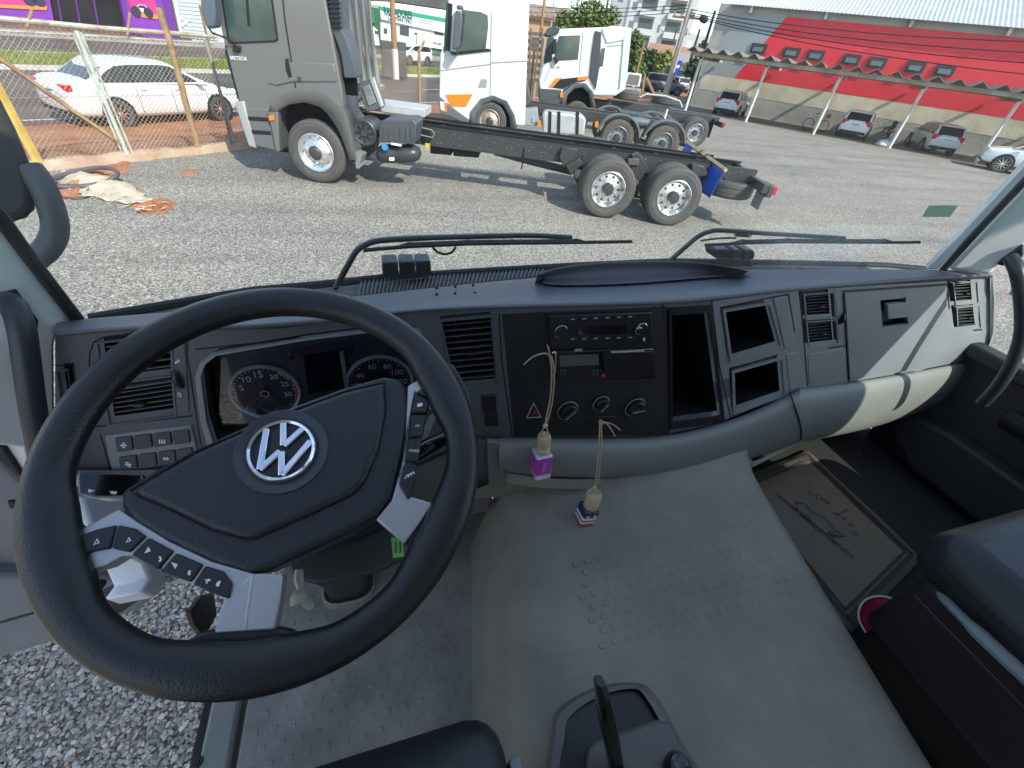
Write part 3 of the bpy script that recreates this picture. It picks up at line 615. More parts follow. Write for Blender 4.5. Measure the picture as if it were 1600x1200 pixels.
MB().grid(ap).build('lower_apron', TUNM, dash, smooth=True)
MB().grid([[FA(x, y, .01) for x, y in ((86, 735), (200, 735), (330, 732), (500, 720), (700, 690), (785, 684))], [V(-.5, .70, 1.72), V(-.36, .68, 1.70), V(-.25, .66, 1.68), V(-.1, .64, 1.64), V(.1, .62, 1.60), V(.22, .62, 1.56)], [V(-.5, .80, 1.34), V(-.36, .80, 1.34), V(-.25, .80, 1.34), V(-.1, .80, 1.34), V(.1, .78, 1.34), V(.2, .76, 1.34)]]).build('lower_panel', M('apron_dark', (.16, .165, .155), .55), dash, smooth=True)
pk = MB(); fprism(pk, [(762, 690), (783, 692), (793, 720), (792, 760), (765, 766)], .034, .02); pk.build('access_cover', M('apron_dark', (.16, .165, .155), .55), dash, bevel=.004)
# ================================================================ steering wheel
WC = V(-.125, .371, 2.13); WT = R(26.6)
WN = V(0, -math.sin(WT), math.cos(WT)); WE1 = V(1, 0, 0); WE2 = V(0, math.cos(WT), math.sin(WT))
def W(px, py, h=0.): return atp(px, py, WC + WN * h, WN)
def wang(px, py):
    p = W(px, py) - WC; return math.atan2(p.dot(WE2), p.dot(WE1))
sw = thing('steering_wheel', 'large black steering wheel with silver spokes, button pads and round emblem', 'steering wheel', WC)
bumps = [(wang(105, 850), .30), (wang(385, 1000), .34), (wang(690, 830), .30), (wang(705, 600), .26)]
ring_in = []; mb = MB(); NS, KS = 144, 20; base = 0
for i in range(NS):
    a = 2 * math.pi * i / NS; bump_ = 0
    for b, wd in bumps:
        d = (a - b + math.pi) % (2 * math.pi) - math.pi; bump_ += math.exp(-(d / wd) ** 4 * 1.0) * (1 - .55 * math.exp(-(d / (wd * .35)) ** 2) * 0)
    ri = .1885 - .009 * min(1, bump_); ro = .2285; rc = (ri + ro) / 2; hw = (ro - ri) / 2; th = .0165 + .001 * bump_
    er = WE1 * math.cos(a) + WE2 * math.sin(a)
    for k in range(KS):
        q = 2 * math.pi * k / KS; mb.v.append(WC + er * (rc + hw * math.cos(q)) + WN * (th * math.sin(q) - .004))
for i in range(NS):
    j = (i + 1) % NS
    for k in range(KS):
        l = (k + 1) % KS; mb.f.append((i * KS + k, j * KS + k, j * KS + l, i * KS + l))
mb.build('rim', RIMM, sw, smooth=True)
def wpr(mb, pts, h0, h1): return mb.prism([W(x, y, h0) for x, y in pts], WN * (h1 - h0))
def wpb(name, pts, h0, h1, mat, par, bevel=.003, seg=3):
    o = wpr(MB(), pts, h0, h1).build(name, mat, par, bevel=bevel, seg=seg); return o
def sp2(pts, n=4): return [(p.x, p.y) for p in smoothpath([V(x, y, 0) for x, y in pts], n, True)]
hub = [(184, 768), (240, 733), (330, 688), (430, 643), (540, 603), (598, 587), (624, 590), (637, 604), (637, 650), (630, 700), (612, 775), (590, 806), (545, 832), (470, 868), (415, 893), (385, 896), (340, 884), (260, 848), (205, 815), (186, 793)]
pad = sub('hub', sw)
wpb('hub_base', hub, -.004, -.05, LEATH, pad, .016, 5)
inner = [(203, 766), (300, 708), (430, 651), (540, 611), (601, 597), (603, 640), (592, 700), (570, 752), (552, 772), (480, 806), (400, 841), (380, 842), (330, 828), (262, 795), (215, 775)]
wpb('hub_pad', inner, .0035, -.012, LEATH, pad, .009, 5)
g = MB().tube([W(x, y, -.0035) for x, y in inner], .0012, 5, closed=True); g.build('hub_crease', BLKM, pad)
# emblem: dished ring, chrome circle, V over W
ec = W(441, 704, .004); er_ = .0355
MB().lathe([(.050, -.002), (.048, .002), (.040, .001), (.0375, -.001), (0, -.001)], ec, WN, 48).build('emblem_dish', M('emblem_dish', (.05, .053, .065), .35), pad, smooth=True)
emb = sub('emblem', sw)
MB().lathe([(er_ * .86, .0), (er_ * .88, .004), (er_ * .95, .0055), (er_ * 1.0, .004), (er_ * 1.02, 0)], ec, WN, 64).build('emblem_ring', CHROME, emb, smooth=True)
rot = R(-24)
def ep(u, v, h=0.):   # emblem coordinates, v up
    cu, sn = math.cos(rot), math.sin(rot); return ec + WE1 * ((u * cu - v * sn) * er_) + WE2 * ((u * sn + v * cu) * er_) + WN * h
def ebar(a, b, w_=.195):
    a = Vector((*a, 0)); b = Vector((*b, 0)); n_ = (b - a).normalized(); n_ = Vector((-n_.y, n_.x, 0)) * w_ / 2
    q = [a + n_, b + n_, b - n_, a - n_]
    return MB().prism([ep(p.x, p.y, .0045) for p in q], -WN * .004).build('emblem_letter', CHROME, emb, bevel=.0012, seg=2)
for a, b in (((-.32, .84), (-.01, .14)), ((.32, .84), (.01, .14)), ((-.70, .52), (-.33, -.74)), ((-.33, -.74), (-.02, -.04)), ((.02, -.04), (.33, -.74)), ((.33, -.74), (.70, .52))): ebar(a, b)
# spokes
SPM = SILVER
left = [(122, 836), (130, 824), (185, 795), (215, 815), (265, 846), (330, 877), (395, 896), (442, 897), (438, 935), (429, 984), (334, 990), (341, 960), (350, 936), (320, 922), (260, 890), (205, 868), (190, 870), (165, 885), (128, 896), (123, 868)]
wpb('spoke_trim', left, -.006, -.026, SPM, sw, .002)
wpb('spoke_trim', [(637, 603), (655, 592), (668, 590), (690, 588), (697, 606), (699, 628), (690, 637), (671, 640), (674, 622), (648, 612), (641, 650), (634, 720), (625, 757), (643, 776), (677, 786), (655, 820), (632, 850), (588, 812), (612, 782), (624, 740), (633, 690)], -.006, -.026, SPM, sw, .002)
fc = [[(396, 896, -.0055), (442, 897, -.018), (429, 984, -.018), (384, 986, -.0055)], [(353, 930, -.0055), (396, 896, -.0055), (384, 986, -.0055), (352, 988, -.009), (334, 990, -.016)]]
for i_, q_ in enumerate(fc): MB().prism([W(*p) for p in q_], WN * -.012).build('spoke_facet', M('silver_facet%d' % i_, ((.30, .31, .315), (.50, .505, .51))[i_], .36, metal=.55), sw, bevel=.001)  # light put into the silver tones: tilted facet darker, upper one brighter
q_ = [(612, 783, -.0055), (588, 812, -.0055), (632, 850, -.016), (655, 822, -.014)]; MB().prism([W(*p) for p in q_], WN * -.01).build('spoke_facet', M('silver_facet1', (.5, .505, .51), .36), sw, bevel=.001)
for pts in ([(318, 986), (432, 980), (470, 1000), (462, 1030), (300, 1030), (296, 1005)], [(62, 790), (124, 828), (130, 898), (150, 908), (112, 940), (60, 880)], [(630, 848), (678, 786), (706, 776), (735, 790), (700, 870), (655, 910)], [(690, 588), (700, 634), (716, 642), (738, 630), (708, 568)]):
    wpb('spoke_root', sp2(pts, 3), -.010, -.030, RIMM, sw, .008, 4)
BTN = M('button_black', (.018, .018, .021), .38, bump=.06, bscale=1500)
bts = [[(123, 837), (150, 827), (180, 820), (171, 857), (148, 861), (127, 867)], [(184, 820), (210, 826), (227, 838), (201, 863), (175, 857)], [(231, 840), (270, 861), (246, 890), (205, 866)], [(274, 864), (316, 882), (297, 910), (250, 893)], [(320, 884), (348, 893), (362, 911), (357, 936), (328, 926), (301, 913)],
       [(651, 612), (678, 593), (692, 604), (673, 623)], [(649, 615), (671, 626), (667, 644), (643, 645)], [(643, 648), (666, 648), (661, 682), (640, 682)], [(640, 685), (660, 685), (653, 721), (632, 721)], [(631, 725), (652, 726), (642, 777), (637, 780), (625, 760)]]
for b in bts: wpb('wheel_button', b, -.0025, -.010, BTN, sw, .0015, 2)
def wmark(polys, h=-.0020):
    g = MB()
    for p in polys: wpr(g, p, h, h - .0006)
    g.build('button_mark', PRINT, sw)
def tri(cx, cy, s, d=1): return [(cx - s * .8, cy + s * d * .8), (cx + s * .9, cy + s * d * .2), (cx + s * .3, cy - s * d)]
def outl(p, k=.55): 
    q = shrink(p, k); return [[p[i], p[(i + 1) % 3], q[(i + 1) % 3], q[i]] for i in range(3)]
wmark(outl(tri(150, 847, 6))); wmark(outl(tri(200, 844, 5))); wmark([tri(230, 860, 6)]); wmark([tri(272, 883, 6, -1)])
wmark([[(247, 870), (251, 869), (253, 874), (250, 878), (247, 877), (250, 874)]]); wmark([[(294, 892), (298, 891), (297, 899), (293, 898)]])
wmark([[(319, 904), (322, 906), (326, 904), (330, 907), (323, 909)], [(322, 909), (324, 909), (324, 912), (321, 911)]]); wmark([[(338, 911), (343, 907), (345, 909), (341, 917), (337, 915)]])
wmark([[(672, 606), (676, 605), (676, 609), (672, 610)]]); wmark([[(652, 631), (660, 629), (660, 634), (652, 636)]])
for k in range(3):
    x = 632 + k * 4.5; y = 748 - k * 2.2; wmark([[(x, y), (x + 3, y - 6), (x + 6, y - 7), (x + 7, y - 3), (x + 5.6, y - 3), (x + 5, y - 5.4), (x + 3.6, y - 4.6), (x + 1.4, y)]])
txt('OK', W(649, 667, -.002), W(656, 666.5, -.002), W(649, 650) - W(649, 667), PRINT, sw)
txt('MODE', W(639, 706, -.002), W(655, 706.5, -.002), W(639, 690) - W(639, 706), PRINT, sw)
# ---------------------------------------------------------------- column and stalks
colm = thing('steering_column', 'black steering column with moulded shroud and floor boot behind the wheel', 'steering column', atz(545, 935, FLZ))
wpb('shroud', [(300, 720), (430, 660), (560, 610), (640, 640), (650, 720), (620, 800), (560, 830), (400, 880), (320, 850)], -.052, -.17, BLK, colm, .02, 3)
bt = atz(545, 925, FLZ); top_ = WC - WN * .16
wpb('column_cover', [(440, 862), (600, 800), (650, 850), (645, 868), (590, 895), (500, 915), (455, 905)], -.19, -.215, M('column_grey', (.045, .047, .047), .5), colm, .006)
def oval(c, rx, ry, z, n=20, p=3.2):
    o_ = []
    for k in range(n):
        a = 2 * math.pi * k / n; cx_, sy_ = math.cos(a), math.sin(a); o_.append(c + V(rx * abs(cx_) ** (2 / p) * (1 if cx_ > 0 else -1), ry * abs(sy_) ** (2 / p) * (1 if sy_ > 0 else -1), z))
    return o_
bc = atz(546, 912, FLZ)
rows = []
for t, rx, ry in ((0, .052, .045), (.25, .050, .043), (.6, .062, .055), (1, .075, .07)):
    c = lerp(bc, top_ + V(0, -.02, -.02), t); rows.append(oval(c, rx, ry, 0) ); rows[-1].append(rows[-1][0])
MB().grid(rows).build('column_tube', BLK, colm, smooth=True)
rows = []
for z, k in ((.0, 1.28), (.010, 1.24), (.013, 1.14), (.008, 1.05), (.0, 1.03)):
    rows.append(oval(bc, .055 * k, .048 * k, z)); rows[-1].append(rows[-1][0])
MB().grid(rows).build('floor_collar', TUNM, colm, smooth=True)
ls = wpb('stalk', [(120, 741), (126, 736), (222, 741), (230, 772), (150, 778), (122, 772)], -.06, -.085, PIANO, colm, .004); tag(ls, 'flat black left stalk with printed symbols')
g = MB(); wpr(g, [(138, 764), (148, 766.5), (138, 770)], -.0593, -.0600); wpr(g, [(171, 767), (183, 768), (181, 772), (174, 772)], -.0593, -.0600); g.build('stalk_symbol', PRINT, colm)
sp = [W(640, 722, -.10), W(668, 704, -.10), W(700, 690, -.10), W(726, 680, -.10)]
rs = MB().tube(sp, [.012, .017, .018, .015], 12).build('stalk', PIANO, colm, smooth=True); tag(rs, 'round black right stalk')
tg = thing('green_tag', 'small bright green paper tag hanging under the right wheel spoke', 'tag', W(626, 858, -.085))
MB().prism([W(x, y, -.085) for x, y in ((611, 840), (641, 838), (642, 868), (614, 872))], WN * -.001).build('tag_card', M('tag_green', (.30, .72, .16), .5), tg)
g = MB()
for x in (617, 624, 632): g.prism([W(a, b, -.0846) for a, b in ((x, 846), (x + 3, 846), (x + 3, 864), (x, 864))], WN * -.0003)
g.build('tag_print', M('tag_ink', (.08, .25, .05), .6), tg)
kn = thing('knotted_ribbon', 'knotted cream ribbon hanging behind the lower wheel spoke', 'ribbon', W(467, 930, -.13))
RIB = M('ribbon', (.52, .47, .38), .7, bump=.3, bscale=500)
K = lambda x, y, h=-.13: W(x, y, h)
MB().tube(smoothpath([K(466, 890), K(464, 905), K(468, 918), K(466, 928)], 4), .004, 6).build('ribbon_loop', RIB, kn, smooth=True)
MB().tube(smoothpath([K(470, 890), K(471, 910), K(468, 928)], 4), .003, 6).build('ribbon_loop', RIB, kn, smooth=True)
MB().lathe([(0, -.010), (.007, -.006), (.009, 0), (.007, .006), (0, .010)], K(467, 932), (1, 0, .3), 10).build('knot', RIB, kn, smooth=True)
MB().tube(smoothpath([K(465, 932), K(458, 935), K(460, 946)], 3), [.004] * 4 + [.005] * 3, 6, flat=.4).build('ribbon_tail', RIB, kn, smooth=True)
MB().tube(smoothpath([K(469, 932), K(478, 942), K(489, 950)], 3), [.003, .004, .005, .006, .006, .005, .003], 6, flat=.4).build('ribbon_tail', RIB, kn, smooth=True)
# ---------------------------------------------------------------- wipers outside the glass
def wiper(label, armpx, bladepx, hosepx, spring, grp='windscreen wipers'):
    O = lambda p, o_=.03: onws(p[0], p[1], o_)
    t = thing('wiper', label, 'wiper', O(armpx[0]), group=grp)
    MB().tube(smoothpath([O(p, .05) for p in armpx], 4), .0095, 8, flat=.7).build('wiper_arm', BLK, t, smooth=True)
    MB().tube([O(p, .018) for p in bladepx], .0045, 6).build('blade_rubber', RUBBER, t, smooth=True)
    n_ = len(bladepx); mids = [O((x, y - 3), .028) for x, y in bladepx[1:-1]]
    MB().tube(mids, .0045, 6).build('blade_frame', M('wiper_metal', (.03, .032, .036), .35, metal=.4), t, smooth=True)
    for k in range(1, n_ - 1):
        a, b = bladepx[k], bladepx[k]; MB().tube([O((a[0] - 14, a[1] - 1), .02), O((a[0], a[1] - 5), .03), O((a[0] + 14, a[1] - 1), .02)], .003, 6).build('blade_claw', M('wiper_metal', (.03, .032, .036), .35, metal=.4), t)
    MB().tube(smoothpath([O(p, .04) for p in hosepx], 4), .0028, 6).build('washer_hose', RUBBER, t, smooth=True)
    (x0, y0), (x1, y1) = spring; sp_ = []
    for k in range(90):
        u = k / 89; c = O((x0 + (x1 - x0) * u, y0 + (y1 - y0) * u), .052); sp_.append(c + V(0, math.cos(u * 80) * .005, math.sin(u * 80) * .005))
    MB().tube(sp_, .0012, 4).build('arm_spring', BLK, t)
    return t
wiper('black wiper with its arm rising from behind the steering wheel across the glass', [(524, 450), (545, 412), (558, 391), (572, 382), (592, 376), (650, 372), (760, 369), (830, 368), (892, 371)], [(568, 391), (640, 385), (730, 381), (800, 380), (900, 379), (987, 377.5)], [(676, 386), (684, 394), (695, 397), (706, 394), (712, 386)], ((622, 375.5), (662, 373.5)))
wiper('shorter looking black wiper rising beyond the dashboard tray, tip toward the passenger pillar', [(1046, 408), (1072, 385), (1090, 370), (1108, 362), (1130, 360), (1200, 365), (1270, 369), (1318, 372)], [(1102, 383), (1160, 380), (1230, 378), (1310, 378.5), (1380, 379), (1437, 378.5)], [(1095, 376), (1110, 374), (1130, 372), (1150, 372)], ((1148, 366.5), (1172, 368)))
# ---------------------------------------------------------------- door mirror outside, left
mr = thing('door_mirror', 'large dark grey door mirror housing on a curved tubular arm outside the left pillar', 'mirror', (-1.2, 1.05, 2.4))
MP, MN = V(-.95, 1.25, 2.6), V(.55, -.83, 0.05).normalized()
mq = lambda x, y, o_=0.: atp(x, y, MP + MN * o_, MN)
MIRM = M('mirror_housing', (.050, .054, .058), .55, bump=.25, bscale=500, var=.15)
MB().prism([mq(*q) for q in ((-90, 60), (-30, 90), (0, 150), (28, 205), (50, 258), (60, 300), (58, 330), (44, 344), (24, 350), (0, 348), (-90, 330))], -MN * .16).build('mirror_housing', MIRM, mr, bevel=.035, seg=4)
MB().tube(smoothpath([mq(46, 262, -.02), mq(66, 290, 0), mq(82, 330, .01), mq(86, 360, .01), mq(76, 385, .01), mq(58, 402, 0), mq(30, 420, -.02)], 5), .027, 12).build('mirror_arm', M('mirror_arm', (.085, .092, .095), .5, bump=.2, bscale=400, var=.15), mr, smooth=True)
# ---------------------------------------------------------------- driver door, swung open
dd = thing('driver_door', 'open driver door with grey inner panel and white frame beside the steering wheel', 'door', (-.55, .80, 1.2))
DP, DN = V(-.52, .80, 1.4), V(.22, -.975, 0).normalized()
dq = lambda x, y, o_=0.: atp(x, y, DP + DN * o_, DN)
MB().prism([dq(*q) for q in ((-260, 600), (0, 712), (38, 750), (120, 790), (250, 868), (258, 922), (215, 955), (85, 1003), (0, 1030), (-260, 1110))], -DN * .06).build('door_panel', DOORM, dd, bevel=.012)
MB().prism([dq(*q, .012) for q in ((-260, 560), (0, 688), (36, 742), (40, 756), (0, 722), (-260, 620))], -DN * .05).build('door_top_trim', DOORD, dd, bevel=.008)
MB().prism([dq(*q, .004) for q in ((-260, 380), (0, 540), (34, 640), (52, 742), (36, 744), (0, 690), (-260, 560))], -DN * .05).build('door_frame', WHITEP, dd, bevel=.006)
MB().prism([dq(*q, .006) for q in ((11, 785), (24, 784), (27, 792), (16, 797))], -DN * .01).build('door_pull', BLK, dd, bevel=.002)
MB().prism([dq(*q, .030) for q in ((-200, 880), (0, 900), (130, 905), (235, 905), (245, 928), (215, 950), (85, 998), (0, 1024), (-200, 1080))], -DN * .04).build('door_pocket', DOORM, dd, bevel=.010)
MB().prism([dq(*q, .032) for q in ((0, 972), (130, 935), (131, 937), (0, 975))], -DN * .003).build('pocket_line', DOORD, dd)
MB().prism([dq(*q, .036) for q in ((160, 925), (225, 895), (238, 925), (180, 965))], -DN * .01).build('speaker_grille', DOORD, dd, bevel=.01)
MB().prism([dq(*q, -.02) for q in ((-260, 330), (-60, 420), (0, 470), (60, 600), (40, 700), (0, 690), (-260, 560))], -DN * .004).build('door_glass', GLASS, dd)
# ---------------------------------------------------------------- passenger door (closed)
pdn = thing('passenger_door', 'closed dark grey passenger door panel right of the glovebox', 'door', (2.06, .2, 1.35))
RX = 2.06
MB().box((RX + .02, .12, 1.58), (.05, 1.42, .54)).build('door_panel', DOORD, pdn, bevel=.01)
MB().box((RX - .01, .12, 1.83), (.07, 1.42, .05)).build('window_ledge', DOORD, pdn, bevel=.012)
rq = lambda x, y, o_=0.: atx(x, y, RX - o_)
MB().prism([V(RX - .09, -.6, 1.36), V(RX - .09, .60, 1.36), V(RX - .06, .76, 1.42), V(RX - .06, .76, 1.52), V(RX - .09, .60, 1.56), V(RX - .10, -.6, 1.56)], (.09, 0, 0)).build('door_pocket', M('door_pocket_dark', (.034, .037, .039), .6, bump=.2, bscale=600), pdn, bevel=.02, seg=3)
MB().prism([V(RX - .075, -.55, 1.70), V(RX - .075, .42, 1.70), V(RX - .03, .55, 1.68), V(RX, .55, 1.64), V(RX, -.55, 1.62)], (0, 0, .05)).build('armrest', DOORD, pdn, bevel=.015, seg=3)
gf = MB(); gf.box((RX + .03, .775, 2.5), (.035, .05, .95)); gf.box((RX + .03, -.74, 2.5), (.035, .05, .95)); gf.build('window_frame', M('frame_grey', (.30, .31, .31), .5), pdn, bevel=.006)
MB().box((RX + .032, .02, 2.52), (.004, 1.5, 1.34)).build('door_glass', GLASS, pdn)
# ---------------------------------------------------------------- seats
def cushion(name, mat, par, x0, x1, y0, y1, z0, z1, bev=.06, crown=.02):
    mb = MB(); nx, ny = 7, 7
    top = [[V(x0 + (x1 - x0) * i / (nx - 1), y0 + (y1 - y0) * j / (ny - 1), z1 + crown * (1 - (2 * i / (nx - 1) - 1) ** 2) * (1 - (2 * j / (ny - 1) - 1) ** 2)) for i in range(nx)] for j in range(ny)]
    mb.grid(top); bot = [[V(p.x, p.y, z0) for p in r_] for r_ in top]; mb.grid(bot)
    for a, b in ((top[0], bot[0]), (top[-1], bot[-1]), ([r_[0] for r_ in top], [r_[0] for r_ in bot]), ([r_[-1] for r_ in top], [r_[-1] for r_ in bot])):
        for i in range(len(a) - 1): mb.poly([a[i], a[i + 1], b[i + 1], b[i]])
    return mb.build(name, mat, par, bevel=bev, seg=4)
ds = thing('driver_seat', 'black leather driver seat front edge at the bottom of the view', 'seat', (-.1, -.3, FLZ))
cushion('seat_cushion', SEATM, ds, -.42, .10, -.60, .150, 1.62, 1.855, .045)
cushion('seat_bolster', SEATG, ds, .102, .116, -.6, .095, 1.64, 1.825, .006, 0)
MB().box((-.1, -.33, 1.47), (.4, .45, .26)).build('seat_base', BLKM, ds, bevel=.02)
ps = thing('passenger_seat', 'black leather passenger seat with grey piping beside the engine cover', 'seat', (1.3, 0, FLZ))
pc = MB(); 
cushion('seat_cushion', SEATM, ps, 1.035, 1.98, -.75, .215, 1.72, 1.85, .055, .025)  # far side widened toward the door to keep sun off the footwell floor
cushion('seat_side', M('seat_side_dark', (.020, .018, .022), .6, bump=.3, bscale=500), ps, 1.06, 1.97, -.75, .17, 1.50, 1.735, .03, 0)
MB().tube(smoothpath([V(1.012, -.75, 1.765), V(1.014, -.4, 1.768), V(1.016, -.1, 1.762), V(1.022, .05, 1.750), V(1.045, .13, 1.735)], 5), [.026] * 6 + [.022] * 5 + [.016] * 5 + [.011] * 4 + [.004], 10, flat=.7).build('seat_piping', SEATG, ps, smooth=True)
MB().tube([V(.998, -.75, 1.725), V(.998, .14, 1.725)], .0012, 4).build('seat_stitching', M('stitch_red', (.10, .035, .035), .7), ps)
MB().box((1.36, -.25, 1.42), (.5, .8, .2)).build('seat_base', BLKM, ps, bevel=.02)
# ---------------------------------------------------------------- selector console on the engine cover
gs = thing('selector_console', 'grey gear selector console with upright black lever on the engine cover', 'gear selector', atz(980, 1170, TZ))
G_ = lambda x, y, z: atz(x, y, TZ + z)
MB().grid([[G_(x, y, z) for x, y in sp2(p, 3) + sp2(p, 3)[:1]] for p, z in (
    ([(862, 1260), (862, 1150), (872, 1108), (925, 1076), (985, 1066), (1020, 1080), (1060, 1150), (1110, 1260), (1000, 1330)], .002),
    ([(868, 1255), (868, 1150), (878, 1112), (928, 1080), (985, 1070), (1016, 1084), (1055, 1152), (1104, 1258), (1000, 1320)], .016),
    ([(880, 1250), (882, 1152), (892, 1118), (935, 1088), (985, 1076), (1008, 1088), (1046, 1154), (1096, 1250), (1000, 1310)], .018))]).build('console_rim', M('console_grey', (.15, .148, .14), .45, bump=.15), gs, smooth=True)
MB().prism([G_(x, y, .006) for x, y in sp2([(880, 1250), (882, 1152), (892, 1118), (935, 1088), (985, 1076), (1008, 1088), (1046, 1154), (1096, 1250), (1000, 1310)], 3)], (0, 0, .002)).build('console_well', BLK, gs)
MB().prism([G_(x, y, .020) for x, y in ((915, 1260), (917, 1170), (930, 1155), (985, 1136), (1025, 1122), (1045, 1125), (1058, 1145), (1092, 1260))], (0, 0, -.02)).build('console_plate', M('console_plate_grey', (.13, .13, .122), .35, bump=.12, bscale=900), gs, bevel=.008, seg=3)
LB = G_(965, 1215, .02); LT = atz(938, 1064, 1.80)
lv = MB(); e1 = (CX * .0115); e2 = V(0, .012, 0)
rows = []
for t, k, kk in ((0, 1.0, .9), (.45, 1.05, 1.0), (.68, 1.05, 1.05), (.72, .98, 1.0), (.95, .80, .8), (1.0, .5, .5)):
    c = lerp(LB, LT, t); n_ = 12; rw = []
    for i in range(n_):
        a = 2 * math.pi * i / n_; rw.append(c + e1 * (abs(math.cos(a)) ** .5 * (1 if math.cos(a) > 0 else -1) * k) + V(0, 1, 0) * (.016 * abs(math.sin(a)) ** .5 * (1 if math.sin(a) > 0 else -1) * kk))
    rw.append(rw[0]); rows.append(rw)
MB().grid(rows).poly(rows[-1][:-1]).build('lever', PIANO, gs, smooth=True)
MB().lathe([(.022, 0), (.024, .02), (.018, .032), (0, .036)], G_(1055, 1205, .02), (0, 0, 1), 20).build('selector_knob', PIANO, gs, smooth=True)
# ---------------------------------------------------------------- hanging air fresheners
CORD = M('jute_cord', (.52, .38, .24), .8, bump=.4, bscale=900); WOODC = M('cap_wood', (.70, .55, .33), .55, var=.2, vscale=60)
def freshener(label, anchor, loop, beadpx, capq, botq, botm, off, tails, bk_=1.):
    t = thing('air_freshener', label, 'air freshener', FA(*beadpx, off), group='hanging air fresheners')
    A = FA(*anchor, .02)
    MB().tube(smoothpath([A] + [FA(x, y, o_) for x, y, o_ in loop] + [FA(*beadpx, off)], 4), .0016, 6).build('cord', CORD, t, smooth=True)
    MB().tube(smoothpath([A + V(.003, 0, 0)] + [FA(x + 4, y, o_) for x, y, o_ in loop] + [FA(*beadpx, off)], 4), .0016, 6).build('cord', CORD, t, smooth=True)
    for tl in tails: MB().tube(smoothpath([A] + [FA(x, y, .03) for x, y in tl], 4), .0016, 6).build('cord_tail', CORD, t, smooth=True)
    b = FA(*beadpx, off); MB().lathe([(0, -.0055), (.004, -.004), (.0056, 0), (.004, .004), (0, .0055)], b, (0, 0, 1), 14).build('bead', WOODC, t, smooth=True)
    c0 = (FA(*capq[0], off) + FA(*capq[1], off)) / 2; c1 = (FA(*capq[3], off) + FA(*capq[2], off)) / 2; rc_ = (FA(*capq[0], off) - FA(*capq[1], off)).length / 2
    ax = c1 - c0; MB().lathe([(0, 0), (rc_ * .92, 0), (rc_, ax.length * .08), (rc_, ax.length * .62), (rc_ * .95, ax.length * .64), (rc_ * .95, ax.length * .68), (rc_, ax.length * .70), (rc_, ax.length), (0, ax.length)], c0, ax, 24).build('cap', WOODC, t, smooth=True)
    for s_ in (-1, 1): MB().tube([b, c0 + V(s_ * rc_ * .9, 0, -.003)], .0014, 5).build('cord', CORD, t)
    d0 = (FA(*botq[0], off) + FA(*botq[1], off)) / 2; d1 = (FA(*botq[3], off) + FA(*botq[2], off)) / 2; rb_ = (FA(*botq[0], off) - FA(*botq[1], off)).length / 2 * bk_; ax2 = d1 - d0; L_ = ax2.length
    an = ax2.normalized(); ex = V(1, 0, 0) - an * an.x; ex.normalize(); ey = an.cross(ex)
    def rbox(k, s0, s1, nm, mat_):
        mbb = MB(); rws = []
        for s_, kk in ((s0, .9), (s0 + .04, 1), (s1 - .04, 1), (s1, .9)):
            rws.append([d0 + an * (L_ * s_) + ex * (rb_ * k * kk * x_) + ey * (rb_ * k * kk * y_) for x_, y_ in ((-1, -.8), (-.8, -1), (.8, -1), (1, -.8), (1, .8), (.8, 1), (-.8, 1), (-1, .8), (-1, -.8))])
        mbb.grid(rws); mbb.poly(rws[0][:-1]); mbb.poly(rws[-1][:-1]); return mbb.build(nm, mat_, t)
    rbox(1.0, 0, 1, 'bottle', M('bottle_glass', (.75, .74, .78), .08, coat=.8))
    for k, (s0, s1, mt_) in enumerate(botm): rbox(1.02, s0, s1, 'bottle_label', mt_)
    return t, (d0, an, L_, ex, ey, rb_)
PINK = M('label_magenta', (.58, .06, .52), .4); NAVY = M('label_navy', (.03, .04, .14), .45); RED2 = M('label_red', (.55, .05, .09), .45)
t, g_ = freshener('magenta glass bottle freshener with wooden cap hanging below the tachograph', (859, 556), [(862, 580, .03), (860, 620, .04), (854, 650, .05)], (852, 665), [(841, 680), (860, 681), (860, 704), (838, 703)], [(835, 705), (859, 706), (857, 741), (832, 740)], [(.02, .80, PINK)], .055, [[(850, 552), (832, 558), (818, 570)], [(857, 545), (855, 539)]])
d0, an, L_, ex, ey, rb_ = g_
MB().box(d0 + an * L_ * .42 - ey * 0 + V(0, -rb_ * 1.05, 0), (rb_ * .5, .001, L_ * .5)).build('label_stripe', M('label_grey', (.35, .28, .42), .4), t)
MB().tube(smoothpath([FA(863, 552, .013), FA(868, 552, .014), FA(867, 583, .014), FA(861, 588, .013)], 3), .0016, 6).build('wire_hook', M('hook_steel', (.75, .75, .72), .3, metal=.8), t)
t, g_ = freshener('dark blue bottle freshener with stars and red stripes hanging from the heater knob', (937, 658), [(936, 690, .055), (933, 730, .07), (931, 750, .08)], (929, 762), [(920, 770), (938, 773), (933, 792), (913, 787)], [(910, 789), (932, 795), (922, 814), (903, 806)], [(.0, .42, NAVY), (.42, .58, PRINT), (.58, .74, RED2), (.74, .86, PRINT), (.86, 1.0, RED2)], .085, [[(950, 664), (961, 682)], [(957, 663), (969, 672)]], .8)
d0, an, L_, ex, ey, rb_ = g_
st5 = MB()
for sx in (-.5, .45):
    c = d0 + an * L_ * .26 + ex * rb_ * sx - ey * rb_ * 1.06 if ey.y > 0 else d0 + an * L_ * .26 + ex * rb_ * sx + ey * rb_ * 1.06
    pts = [c + (ex * math.sin(k * math.pi / 5) - an * math.cos(k * math.pi / 5)) * rb_ * (.30 if k % 2 == 0 else .13) for k in range(10)]; st5.prism(pts, V(0, .0006, 0))
st5.build('label_star', PRINT, t)
MB().lathe([(0, .012), (.005, .012), (.006, .008), (.005, 0)], FA(937, 657, .003), (0, -1, .08), 12).build('cord_knot', CORD, t, smooth=True)
